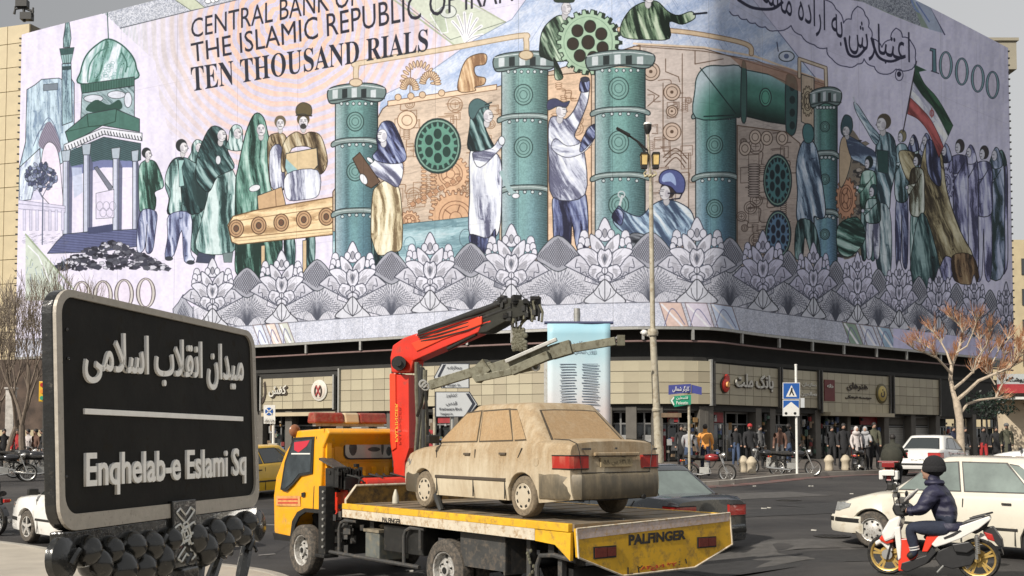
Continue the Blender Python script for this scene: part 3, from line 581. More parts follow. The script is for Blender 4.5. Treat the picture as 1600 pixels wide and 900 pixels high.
def zero(cx,cy,rx,ry,dk,lt,sh):
    ell(cx,cy,rx,ry,dk); ell(cx,cy,rx*.90,ry*.955,lt); ell(cx,cy,rx*.66,ry*.90,dk); ell(cx,cy,rx*.58,ry*.86,sh)
for x_,y_ in ((1478,102),(1503,112),(1528,123),(1551,133)): zero(x_,y_,11,22,(56,54,80),(120,168,172),(222,212,230))
fill('1454,75 1462,77 1463,113 1467,115 1455,111 1457,110 1457,80 1453,79',(84,140,148),ow=1.3,oc=(56,54,80))
cl=[(1140,18),(1180,36),(1212,48),(1236,40),(1252,55),(1272,70),(1292,75),(1300,92),(1322,104),(1340,100),(1350,92),(1366,104),(1380,116),(1400,108),(1425,108),(1430,90),(1424,66),(1410,58),(1400,44),(1392,62),(1378,74),(1362,60),(1352,24),(1340,10),(1330,30),(1318,36),(1306,14),(1290,0),(1260,-20),(1200,-60),(1140,-50)]
sc=[]
for a,b in zip(cl,cl[1:]):
    a=np.array(a,float); b=np.array(b,float); n=max(1,int(np.hypot(*(b-a))/14)); nn=np.array([(b-a)[1],-(b-a)[0]]); nn/=max(np.hypot(*nn),1e-6)
    for k in range(n):
        for t in (0,.25,.5,.75): sc.append(a+(b-a)*(k+t)/n-nn*3.2*math.sin(math.pi*t))
fill(np.array(sc),(210,204,226),.6); line(np.array(sc),1.5,(56,56,96))
def arcf(pts,hh):
    p=np.array(pts,float)
    def f(u,v):
        t=u*(len(p)-1); i=min(int(t),len(p)-2); q=p[i]*(1-t+i)+p[i+1]*(t-i); return np.array([q[0],q[1]+(v-.5)*hh])
    return f
text(persian('اعتبارش به اراده ماست'),arcf([(1168,-28),(1230,8),(1290,32),(1350,62),(1422,82)],62),(36,36,72))
line(curve('1154,0 1176,12 1206,14 1222,4'),4.5,(36,36,72)); line(curve('1362,60 1372,88 1392,96 1412,88'),4,(36,36,72)); line(curve('1320,60 1326,84 1340,88 1352,76'),4,(36,36,72))
ell(1405,116,3.4,4.4,(36,36,72)); ring(1405,117,6,9,1.2,(56,56,96))
for x_,y_ in ((128,463),(161,462),(194,460),(228,458)): zero(x_,y_,15.5,24,(92,78,84),(214,206,196),(231,218,235))
fill('1350,-10 1424,-4 1475,52 1440,42 1390,22 1350,4',(150,168,150)); speckle('1290,-20 1424,-2 1440,42 1350,4 1290,-8',(180,186,192),(110,116,130)); line(curve('1424,0 1432,16 1446,24 1450,40'),3,(110,140,190)); line('1442,-8 1476,54',2,(70,70,110)); fill('1424,-4 1444,-8 1474,52 1452,46',(170,184,206)); line('1432,4 1452,34',2,(90,120,180))
# ---- flower band
yb=[(CT[0],CT[1]) for CT in CTRL]; bx_=np.array([a for a,b in yb],float); by_=np.array([b for a,b in yb],float)
def ybot(x): return float(np.interp(x,bx_,by_))
def hrat(z): return z   # height in units of the bottom edge's height over the horizon
def yb_at(x,k): return 683-(683-ybot(x))*k
KB=1.215; KM=1.50; KT=1.80
def band(xs,f0,f1): return [(x,f0(x)) for x in xs]+[(x,f1(x)) for x in xs[::-1]]
xs=list(range(-40,1600,12))
def fan(cx,cy,rx,ry,c=(196,196,206)):
    s=[(cx-rx,cy+ry*.1),(cx-rx*1.05,cy-ry*.2),(cx-rx*.62,cy-ry*.34),(cx-rx*.66,cy-ry*.6),(cx-rx*.3,cy-ry*.8),(cx,cy-ry*1.05),(cx+rx*.3,cy-ry*.8),(cx+rx*.66,cy-ry*.6),(cx+rx*.62,cy-ry*.34),(cx+rx*1.05,cy-ry*.2),(cx+rx,cy+ry*.1),(cx,cy+ry*.35)]
    fill(s,c,ow=1.1,oc=(78,82,96))
    hatchband(s,(90,94,108),2.6,70,.3,.25); hatchband(s,(90,94,108),2.6,110,.3,.25)
    for k,a in enumerate(np.linspace(-1.5,1.5,27)):
        L=.93-.22*abs(math.sin(a*2.2)); ex=cx+rx*L*math.sin(a); ey=cy+ry*.25-ry*1.18*L*math.cos(a)*.98
        line(curve([(cx,cy+ry*.3),(cx+(ex-cx)*.35,cy-ry*.25*math.cos(a)),(ex,ey)],3),.7,(84,88,102))
        for b in (.45,.6,.75,.88):
            qx=cx+(ex-cx)*b; qy=cy+ry*.3+(ey-cy-ry*.3)*b; line([(qx,qy),(qx+1.6*(1 if a>=0 else -1),qy-3.6)],.55,(84,88,102))
def palm(cx,cy,rx,ry,tint=(226,222,228)):
    tint=tuple(int(v*.93) for v in tint)
    O=(72,76,92)
    T=lambda L:[(cx+a*rx,cy+b*ry) for a,b in L]
    lt=tint; sh=tuple(int(v*.8) for v in tint); wt=tuple(min(255,v+16) for v in tint)
    for s in (-1,1):
        for a,b,q in ((.52,-.62,.1),(.44,-.48,.08),(.58,-.5,.08),(.62,-.38,.07)): ell(cx+s*a*rx,cy+b*ry,rx*q*1.1,ry*q*1.3,wt,ow=1,oc=O,n=10)
    fill(loopc(T([(-.18,-.72),(0,-1.02),(.18,-.72),(.14,-.55),(0,-.5),(-.14,-.55)])),wt,ow=1.3,oc=O); 
    for s in (-1,1): ell(cx+s*.16*rx,cy-.66*ry,rx*.09,ry*.1,wt,ow=1,oc=O,n=10)
    ell(cx,cy-.68*ry,rx*.06,ry*.1,sh,ow=.8,oc=O,n=8)
    for s in (-1,1):
        fill(loopc(T([(s*.0,-.32),(s*.12,-.52),(s*.36,-.66),(s*.36,-.42),(s*.26,-.26)])),wt,ow=1.3,oc=O); fill(loopc(T([(s*.06,-.36),(s*.2,-.5),(s*.22,-.34)])),sh,.8)
        fill(T([(s*.34,-.02),(s*.62,-.2),(s*.74,-.18),(s*1.02,.02),(s*.12,.40),(0,.48),(0,.2)]),lt,ow=1.4,oc=O)
        fill(loopc(T([(s*.14,-.18),(s*.4,-.36),(s*.7,-.3),(s*.5,-.1),(s*.36,.06),(s*.2,.1)])),wt,ow=1.3,oc=O); fill(loopc(T([(s*.2,-.08),(s*.42,-.2),(s*.4,-.04),(s*.26,.04)])),sh,.7)
        line(curve(T([(s*.36,.1),(s*.42,.26),(s*.5,.16),(s*.6,.19),(s*.62,.06),(s*.74,.06),(s*.7,-.12)])),1.1,O); fill(loopc(T([(s*.44,.2),(s*.58,.12),(s*.64,-.04),(s*.5,.02)])),sh,.5)
        fill(loopc(T([(s*.02,.1),(s*.3,.0),(s*.42,.16),(s*.32,.28),(s*.18,.33),(s*.2,.22)])),wt,ow=1.2,oc=O); fill(loopc(T([(s*.2,.1),(s*.32,.12),(s*.3,.28)])),sh,.7)
    fill(loopc(T([(-.18,-.22),(-.1,-.34),(0,-.3),(.1,-.34),(.18,-.22),(.16,-.04),(0,.1),(-.16,-.04)])),wt,ow=1.4,oc=O); fill(loopc(T([(-.09,-.16),(0,-.24),(.09,-.16),(0,.02)])),sh,.9); fill(T([(-.05,-.12),(0,-.22),(.05,-.12),(0,-.02)]),(104,108,122))
    fill(loopc(T([(-.16,.36),(-.13,.26),(0,.22),(.13,.26),(.16,.36),(.06,.37),(0,.45),(-.06,.37)])),wt,ow=1.2,oc=O)
    ell(cx,cy+.13*ry,rx*.075,ry*.075,wt,ow=1.2,oc=O,n=14)
    for k in range(54):
        a=k/54*6.283; r0=.22+.1*(k%3); r1=r0+.18+.12*(k%2); line([(cx+rx*r0*math.cos(a),cy+.1*ry+ry*r0*math.sin(a)*.9),(cx+rx*r1*math.cos(a),cy+.1*ry+ry*r1*math.sin(a)*.9)],.6,(96,98,112),.5)
    for k in range(26):
        for s in (-1,1):
            t=k/26; x=cx+s*rx*(.1+.84*t); y=cy+ry*(.42-.36*t); line([(x,y),(x-s*rx*.03,y-ry*.11*(1.1-t*.6))],.5,(110,112,126),.55)
PAL=[(152,8),(243,7),(332,47),(440,49),(551,52),(672,55),(799,58),(945,62),(1089,61),(1192,46),(1271,37),(1340,33),(1405,30),(1467,27),(1522,25),(1572,21)]
bx3=[x for x in xs if x>=262]
bd=band(bx3,lambda x:683-(683-ybot(x))*1.47,lambda x:yb_at(x,1.2)); cloth(bd,(140,142,154),(202,200,210),(232,228,236),ang=82,per=6,seed=40,ow=0,smooth=False,hard=3.4)
# dark leaf fans between the flowers, then the flowers
for i,(cx_,rx_) in enumerate(PAL):
    if i==0: continue
    nx=(PAL[i+1][0] if i+1<len(PAL) else cx_+50)
    for fx,sc_ in ((( cx_+nx)/2,1.0),):
        if cx_<300: continue
        hh=(683-ybot(fx)); rr=(nx-cx_)*.46
        fan(fx,683-hh*1.31,rr,hh*.36,(224,222,228)); 
        fill(loopc([(fx,683-hh*1.85),(fx+rr*.5,683-hh*1.66),(fx+rr*.3,683-hh*1.58),(fx,683-hh*1.52),(fx-rr*.3,683-hh*1.58),(fx-rr*.5,683-hh*1.66)]),(170,170,180),ow=1.2)
        hatchband([(fx,683-hh*1.83),(fx+rr*.5,683-hh*1.66),(fx,683-hh*1.55),(fx-rr*.5,683-hh*1.66)],(70,72,84),3,60); hatchband([(fx,683-hh*1.83),(fx+rr*.5,683-hh*1.66),(fx,683-hh*1.55),(fx-rr*.5,683-hh*1.66)],(70,72,84),3,120)
fan(286,683-131*1.3,24,50)
for i,(cx_,rx_) in enumerate(PAL):
    if cx_<300: continue
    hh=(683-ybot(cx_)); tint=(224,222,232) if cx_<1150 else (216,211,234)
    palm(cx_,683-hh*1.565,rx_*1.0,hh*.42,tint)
    # small arch under each flower
    rr=rx_*.5; yy_=683-hh*1.23
    fill(loopc([(cx_-rr,yy_+2),(cx_-rr*.5,yy_-hh*.1),(cx_,yy_-hh*.2),(cx_+rr*.5,yy_-hh*.1),(cx_+rr,yy_+2)]),(214,214,220),ow=1.3,oc=(50,52,60)); line([(cx_,yy_-hh*.3),(cx_,yy_)],1,(60,62,72)); 
    for a in (-.6,-.3,.3,.6): line(curve([(cx_,yy_),(cx_+a*rr*.8,yy_-hh*.06),(cx_+a*rr,yy_-hh*.12)]),.9,(60,62,72))
# lower border: speckled strip with ribbon folds
lo=band(xs,lambda x:yb_at(x,KB),lambda x:yb_at(x,.96))
speckle(lo,(222,222,230),(186,190,204)); line([(x,yb_at(x,KB)) for x in xs],1.1,(110,112,124))
for xa,xb,cols in ((395,455,((214,222,236),(240,214,196),(210,212,196))),(1030,1150,((232,196,178),(226,214,226),(200,214,236))),(1316,1396,((150,176,150),(206,212,226),(150,184,206)))):
    n=3
    for k in range(n):
        a=xa+(xb-xa)*k/n; b=xa+(xb-xa)*(k+1)/n
        fill([(a,yb_at(a,KB)),(b-6,yb_at(b,KB)),(b+8,yb_at(b,.96)),(a+14,yb_at(a,.96))],cols[k],ow=1.2,oc=(140,120,120)); line([(a+4,yb_at(a,KB-.02)),(b,yb_at(b,.98))],3,(244,240,244)); 
        line(curve([(a+8,yb_at(a,1.0)),((a+b)/2,yb_at(a,1.16)),(b,yb_at(b,1.02))]),1.2,(120,120,160))
fill(band(list(range(1396,1600,10)),lambda x:yb_at(x,KB),lambda x:yb_at(x,.96)),(206,200,232))
# paper grain over everything
ART*=1+(samp(NW,xx,yy)[...,None]-.5)*.05+(samp(NF,xx*.5,yy*.5)[...,None]-.5)*.06
ART*=np.array([.965,.985,1.03],np.float32); ART-=.62; ART*=1.10; ART+=.62
np.clip(ART,0,1,out=ART)
del xx,yy
# ---- carry the drawing over to the banner's own sheet (length along the facade x height)
BW,BH=4096,960
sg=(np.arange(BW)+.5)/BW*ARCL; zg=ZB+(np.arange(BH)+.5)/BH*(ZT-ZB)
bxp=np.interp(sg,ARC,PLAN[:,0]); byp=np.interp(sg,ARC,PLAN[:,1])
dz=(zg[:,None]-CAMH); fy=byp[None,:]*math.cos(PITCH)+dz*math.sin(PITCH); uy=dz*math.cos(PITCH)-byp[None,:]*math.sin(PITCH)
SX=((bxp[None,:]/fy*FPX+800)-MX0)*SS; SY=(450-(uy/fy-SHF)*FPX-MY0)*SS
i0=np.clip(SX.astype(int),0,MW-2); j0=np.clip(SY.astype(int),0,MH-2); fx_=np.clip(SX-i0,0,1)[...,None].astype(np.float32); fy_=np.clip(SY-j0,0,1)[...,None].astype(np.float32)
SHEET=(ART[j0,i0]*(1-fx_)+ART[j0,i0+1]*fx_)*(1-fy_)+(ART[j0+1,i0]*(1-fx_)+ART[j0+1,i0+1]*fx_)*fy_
# panel seams, soot streaks and fading of the sheet itself
for k in range(1,18):
    c_=int(BW*k/18)+RN.randint(-3,4); SHEET[:,c_:c_+2]*=.86; SHEET[:,c_+2:c_+3]*=1.04
for k in (1,2,3): SHEET[int(BH*k/4):int(BH*k/4)+1]*=.9
gx,gy=np.meshgrid(np.arange(BW)*.9,np.arange(BH)*.22); SHEET*=1-.10*np.clip(samp(NS,gx,gy)-.45,0,1)[...,None]-.08*np.clip(samp(NB,gx*.5,gy*2)-.5,0,1)[...,None]; del gx,gy
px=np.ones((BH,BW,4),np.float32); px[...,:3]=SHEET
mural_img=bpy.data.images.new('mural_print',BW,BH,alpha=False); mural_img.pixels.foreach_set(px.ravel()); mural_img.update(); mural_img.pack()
if globals().get('PREVIEW'):
    a=np.ones((MH,MW,4),np.float32); a[...,:3]=ART[::-1]; im=bpy.data.images.new('pv',MW,MH); im.pixels.foreach_set(a.ravel()); im.filepath_raw=PREVIEW; im.file_format='PNG'; im.save()
del ART,SHEET,px,SX,SY,PX,PY,i0,j0,fx_,fy_
print('mural drawn',round(time.time()-T0,1))
# ================================================================= mesh and material helpers
def lin(c):
    return tuple((v/255/12.92 if v/255<=.04045 else ((v/255+.055)/1.055)**2.4) for v in c)
_M={}
def mat(name,c,rough=.6,metal=0,var=.12,scale=3.,bump=0.,bscale=40,dust=None,dustamt=.0,spec=.5,coat=0,emit=None,es=0,alpha=1,trans=0,streak=None):
    """principled material: colour varied by noise, optional dust on upward faces / low parts, fine relief"""
    if name in _M: return _M[name]
    m=bpy.data.materials.new(name); m.use_nodes=True; n=m.node_tree.nodes; l=m.node_tree.links; b=n['Principled BSDF']
    c=tuple(c)[:3]
    b.inputs['Roughness'].default_value=rough; b.inputs['Metallic'].default_value=metal; b.inputs['Specular IOR Level'].default_value=spec
    b.inputs['Coat Weight'].default_value=coat; b.inputs['Base Color'].default_value=(*c,1)
    if trans: b.inputs['Transmission Weight'].default_value=trans
    if alpha<1: b.inputs['Alpha'].default_value=alpha
    if emit: b.inputs['Emission Color'].default_value=(*emit,1); b.inputs['Emission Strength'].default_value=es
    tc=n.new('ShaderNodeTexCoord'); out=None
    if var or dust:
        nz=n.new('ShaderNodeTexNoise'); nz.inputs['Scale'].default_value=scale; nz.inputs['Detail'].default_value=8; nz.inputs['Roughness'].default_value=.62
        l.new(tc.outputs['Object'],nz.inputs['Vector'])
        if streak:
            mp=n.new('ShaderNodeMapping'); mp.inputs['Scale'].default_value=streak; l.new(tc.outputs['Object'],mp.inputs[0]); l.new(mp.outputs[0],nz.inputs['Vector'])
        r=n.new('ShaderNodeValToRGB'); r.color_ramp.elements[0].position=.3; r.color_ramp.elements[1].position=.72
        r.color_ramp.elements[0].color=(*[v*(1-var) for v in c],1); r.color_ramp.elements[1].color=(*[min(1,v*(1+var*.8)) for v in c],1)
        l.new(nz.outputs['Fac'],r.inputs[0]); out=r.outputs[0]
        if dust:
            n2=n.new('ShaderNodeTexNoise'); n2.inputs['Scale'].default_value=scale*2.3; n2.inputs['Detail'].default_value=10; n2.inputs['Roughness'].default_value=.7; l.new(tc.outputs['Object'],n2.inputs['Vector'])
            r2=n.new('ShaderNodeMapRange'); r2.inputs['From Min'].default_value=.62-dustamt*.5; r2.inputs['From Max'].default_value=.75-dustamt*.25; l.new(n2.outputs['Fac'],r2.inputs['Value'])
            mx=n.new('ShaderNodeMix'); mx.data_type='RGBA'; l.new(r2.outputs[0],mx.inputs[0]); l.new(out,mx.inputs[6]); mx.inputs[7].default_value=(*dust,1); out=mx.outputs[2]
            rr=n.new('ShaderNodeMapRange'); rr.inputs['To Min'].default_value=rough; rr.inputs['To Max'].default_value=min(1,rough+.4); l.new(r2.outputs[0],rr.inputs['Value']); l.new(rr.outputs[0],b.inputs['Roughness'])
        l.new(out,b.inputs['Base Color'])
    if bump:
        nb=n.new('ShaderNodeTexNoise'); nb.inputs['Scale'].default_value=bscale; nb.inputs['Detail'].default_value=6; l.new(tc.outputs['Object'],nb.inputs['Vector'])
        bp=n.new('ShaderNodeBump'); bp.inputs['Strength'].default_value=bump; bp.inputs['Distance'].default_value=.02; l.new(nb.outputs['Fac'],bp.inputs['Height']); l.new(bp.outputs[0],b.inputs['Normal'])
    _M[name]=m; return m
class G:
    """collects shapes; build() links them as ONE mesh object"""
    def __init__(s): s.v=[]; s.f=[]; s.m=[]; s.T=Matrix.Identity(4)
    def add(s,vs,fs,mi=0):
        o=len(s.v); T=s.T
        s.v+= [tuple(T@Vector(v)) for v in vs]
        s.f+= [tuple(i+o for i in f) for f in fs]; s.m+=[mi]*len(fs); return s
    def box(s,c,d,mi=0,rz=0,R=None,tx=1,ty=1):
        x,y,z=[q/2 for q in d]; M=R if R is not None else Matrix.Rotation(rz,3,'Z'); c=Vector(c)
        vs=[c+M@Vector((a*x*(tx if e>0 else 1),b*y*(ty if e>0 else 1),e*z)) for e in (-1,1) for a,b in ((-1,-1),(1,-1),(1,1),(-1,1))]
        return s.add(vs,[(3,2,1,0),(4,5,6,7),(0,1,5,4),(1,2,6,5),(2,3,7,6),(3,0,4,7)],mi)
    def beam(s,a,b,w,h,mi=0,up=(0,0,1),w2=None,h2=None):
        a=Vector(a); b=Vector(b); d=(b-a).normalized(); u=Vector(up); r=d.cross(u)
        if r.length<1e-4: r=Vector((1,0,0))
        r.normalize(); u=r.cross(d); w2=w2 or w; h2=h2 or h
        vs=[p+r*(i*ww/2)+u*(j*hh/2) for p,ww,hh in ((a,w,h),(b,w2,h2)) for i,j in ((-1,-1),(1,-1),(1,1),(-1,1))]
        return s.add(vs,[(0,1,2,3),(7,6,5,4),(0,4,5,1),(1,5,6,2),(2,6,7,3),(3,7,4,0)],mi)
    def tube(s,pts,r,n=8,mi=0,caps=True,sx=1.0):
        P=[Vector(p) for p in pts]; R=r if hasattr(r,'__len__') else [r]*len(P); vs=[]; ref=None
        for i,p in enumerate(P):
            d=(P[min(i+1,len(P)-1)]-P[max(i-1,0)]).normalized()
            if ref is None:
                ref=Vector((0,0,1)) if abs(d.z)<.9 else Vector((1,0,0))
            u=(ref-d*ref.dot(d))
            if u.length<1e-5: u=d.orthogonal()
            u.normalize(); ref=u; w_=d.cross(u)
            for k in range(n):
                a=2*math.pi*k/n; vs.append(p+(u*math.cos(a)*sx+w_*math.sin(a))*R[i])
        fs=[(i*n+k,i*n+(k+1)%n,(i+1)*n+(k+1)%n,(i+1)*n+k) for i in range(len(P)-1) for k in range(n)]
        if caps: fs+= [tuple(range(n))[::-1],tuple((len(P)-1)*n+k for k in range(n))]
        return s.add(vs,fs,mi)
    def lathe(s,prof,c=(0,0,0),axis='Z',n=24,mi=0,R=None,mis=None,cap=True):
        """prof: (radius, height) pairs"""
        M=R if R is not None else {'Z':Matrix.Identity(3),'Y':Matrix.Rotation(-math.pi/2,3,'X'),'X':Matrix.Rotation(math.pi/2,3,'Y')}[axis]
        c=Vector(c); vs=[c+M@Vector((r*math.cos(2*math.pi*k/n),r*math.sin(2*math.pi*k/n),h)) for r,h in prof for k in range(n)]
        for i in range(len(prof)-1):
            fs=[(i*n+k,i*n+(k+1)%n,(i+1)*n+(k+1)%n,(i+1)*n+k) for k in range(n)]
            if i==0: s.add(vs,fs,mis[i] if mis else mi); o=len(s.v)-len(vs)
            else:
                s.f+=[tuple(q+o for q in f) for f in fs]; s.m+=[mis[i] if mis else mi]*len(fs)
        for k0,flip in ((0,1),((len(prof)-1)*n,0)):
            if cap and prof[0 if k0==0 else -1][0]>1e-4:
                f=tuple(k0+k+o for k in range(n)); s.f.append(f[::-1] if flip else f); s.m.append(mis[0 if k0==0 else -1] if mis else mi)
        return s
    def prism(s,poly,a,b,mi=0,fr=None):
        """poly (u,v) swept from offset a to b along w; fr(u,v,w)->xyz"""
        fr=fr or (lambda u,v,w:(u,v,w)); n=len(poly)
        vs=[fr(u,v,a) for u,v in poly]+[fr(u,v,b) for u,v in poly]
        return s.add(vs,[tuple(range(n))[::-1],tuple(range(n,2*n))]+[(i,(i+1)%n,n+(i+1)%n,n+i) for i in range(n)],mi)
    def ball(s,c,r,mi=0,n=10,m=6,R=None):
        r=r if hasattr(r,'__len__') else (r,r,r); c=Vector(c); M=R if R is not None else Matrix.Identity(3)
        vs=[c+M@Vector((0,0,-r[2]))]
        for j in range(1,m):
            a=-math.pi/2+math.pi*j/m
            vs+=[c+M@Vector((r[0]*math.cos(a)*math.cos(2*math.pi*k/n),r[1]*math.cos(a)*math.sin(2*math.pi*k/n),r[2]*math.sin(a))) for k in range(n)]
        vs.append(c+M@Vector((0,0,r[2]))); L=len(vs)-1
        fs=[(0,1+(k+1)%n,1+k) for k in range(n)]+[(1+j*n+k,1+j*n+(k+1)%n,1+(j+1)*n+(k+1)%n,1+(j+1)*n+k) for j in range(m-2) for k in range(n)]+[(L,1+(m-2)*n+k,1+(m-2)*n+(k+1)%n) for k in range(n)]
        return s.add(vs,fs,mi)
    def grid(s,F,nu,nv,mi=0):
        vs=[F(i/nu,j/nv) for j in range(nv+1) for i in range(nu+1)]
        return s.add(vs,[(j*(nu+1)+i,j*(nu+1)+i+1,(j+1)*(nu+1)+i+1,(j+1)*(nu+1)+i) for j in range(nv) for i in range(nu)],mi)
    def build(s,name,mats,parent=None,smooth=False,world=False,bevel=0,angle=38,kind=None,label=None,seg=2,sub=0):
        me=bpy.data.meshes.new(name)
        vs=s.v
        if world and parent is not None:
            bpy.context.view_layer.update(); W=parent.matrix_world.inverted(); vs=[tuple(W@Vector(v)) for v in vs]
        me.from_pydata(vs,[],s.f); 
        for mt in (mats if isinstance(mats,(list,tuple)) else [mats]): me.materials.append(mt)
        me.polygons.foreach_set('material_index',s.m)
        bm=bmesh.new(); bm.from_mesh(me); bmesh.ops.recalc_face_normals(bm,faces=bm.faces); bm.to_mesh(me); bm.free()
        if smooth:
            me.polygons.foreach_set('use_smooth',[True]*len(me.polygons)); me.set_sharp_from_angle(angle=math.radians(angle))
        me.update(); o=bpy.data.objects.new(name,me); COL.objects.link(o)
        if parent is not None: o.parent=parent
        if bevel:
            b=o.modifiers.new('bevel','BEVEL'); b.width=bevel; b.segments=seg; b.limit_method='ANGLE'; b.angle_limit=math.radians(40); b.harden_normals=False
        if sub: q=o.modifiers.new('subdivision','SUBSURF'); q.levels=q.render_levels=sub
        if kind: o['kind']=kind
        if label: o['label']=label
        return o
def tag(o,label,cat,group=None):
    o['label']=label; o['category']=cat
    if group: o['group']=group
    return o
def empty(name,loc,rz=0,label=None,cat=None,group=None):
    o=bpy.data.objects.new(name,None); COL.objects.link(o); o.location=loc; o.rotation_euler=(0,0,rz); o.empty_display_size=.3
    if label: tag(o,label,cat,group)
    return o
KIDS={}
def copy_tree(o,parent=None,loc=None,rz=None,label=None,scale=None):
    c=o.copy(); COL.objects.link(c)
    if parent is not None: c.parent=parent
    if loc is not None: c.location=loc
    if rz is not None: c.rotation_euler=(0,0,rz)
    if label: c['label']=label
    if scale: c.scale=(scale,)*3
    for ch in list(o.children): copy_tree(ch,c)
    return c
def letters(name,s,place,m,parent,depth=.01,bold=0,thick=None,world=False,label=None):
    """raised lettering: place(u,v)->point for u,v in 0..1, thick = direction of the relief"""
    me=text_curve(s,fill=True,extrude=.5,bold=bold); V=np.array([v.co[:] for v in me.vertices]); mn=V.min(0); mx=V.max(0)
    d=Vector(thick)
    for v in me.vertices:
        u=(v.co.x-mn[0])/(mx[0]-mn[0]); w_=(v.co.y-mn[1])/(mx[1]-mn[1]); k=(v.co.z-mn[2])/max(mx[2]-mn[2],1e-9)
        v.co=Vector(place(u,w_))+d*(depth*k)
    me.materials.clear(); me.materials.append(m); me.name=name
    if world and parent is not None:
        bpy.context.view_layer.update(); me.transform(parent.matrix_world.inverted())
    o=bpy.data.objects.new(name,me); COL.objects.link(o)
    if parent is not None: o.parent=parent
    if label: o['label']=label
    return o
def bil(a,b,c,d):
    """a,b bottom-left/right, c,d top-left/right"""
    a,b,c,d=map(Vector,(a,b,c,d)); return lambda u,v:(a*(1-u)+b*u)*(1-v)+(c*(1-u)+d*u)*v
# shared materials
ASPH=(.052,.050,.049)
m_black=mat('black_rubber',(.018,.018,.018),.85,var=.3,scale=9,dust=(.10,.085,.065),dustamt=.25)
m_blackmetal=mat('black_metal',(.022,.022,.021),.5,metal=.2,var=.3,scale=8,dust=(.07,.06,.045),dustamt=.12)
m_darkgrey=mat('dark_grey_metal',(.07,.07,.068),.55,metal=.3,var=.2,scale=6,dust=(.16,.13,.10),dustamt=.25)
m_chrome=mat('worn_chrome',(.62,.61,.58),.28,metal=.9,var=.15,scale=10)
m_steel=mat('galvanised_steel',(.40,.40,.38),.5,metal=.5,var=.15,scale=5,dust=(.3,.27,.22),dustamt=.2)
m_white=mat('white_paint',(.74,.73,.69),.35,var=.05,scale=4,dust=(.45,.38,.28),dustamt=.1)
m_glass=mat('dark_car_glass',(.022,.027,.026),.08,var=0,spec=.8,coat=.6)
m_red=mat('red_lens',(.42,.025,.02),.2,var=.25,scale=20,coat=.5)
m_orange=mat('amber_lens',(.7,.25,.04),.25,var=.1)
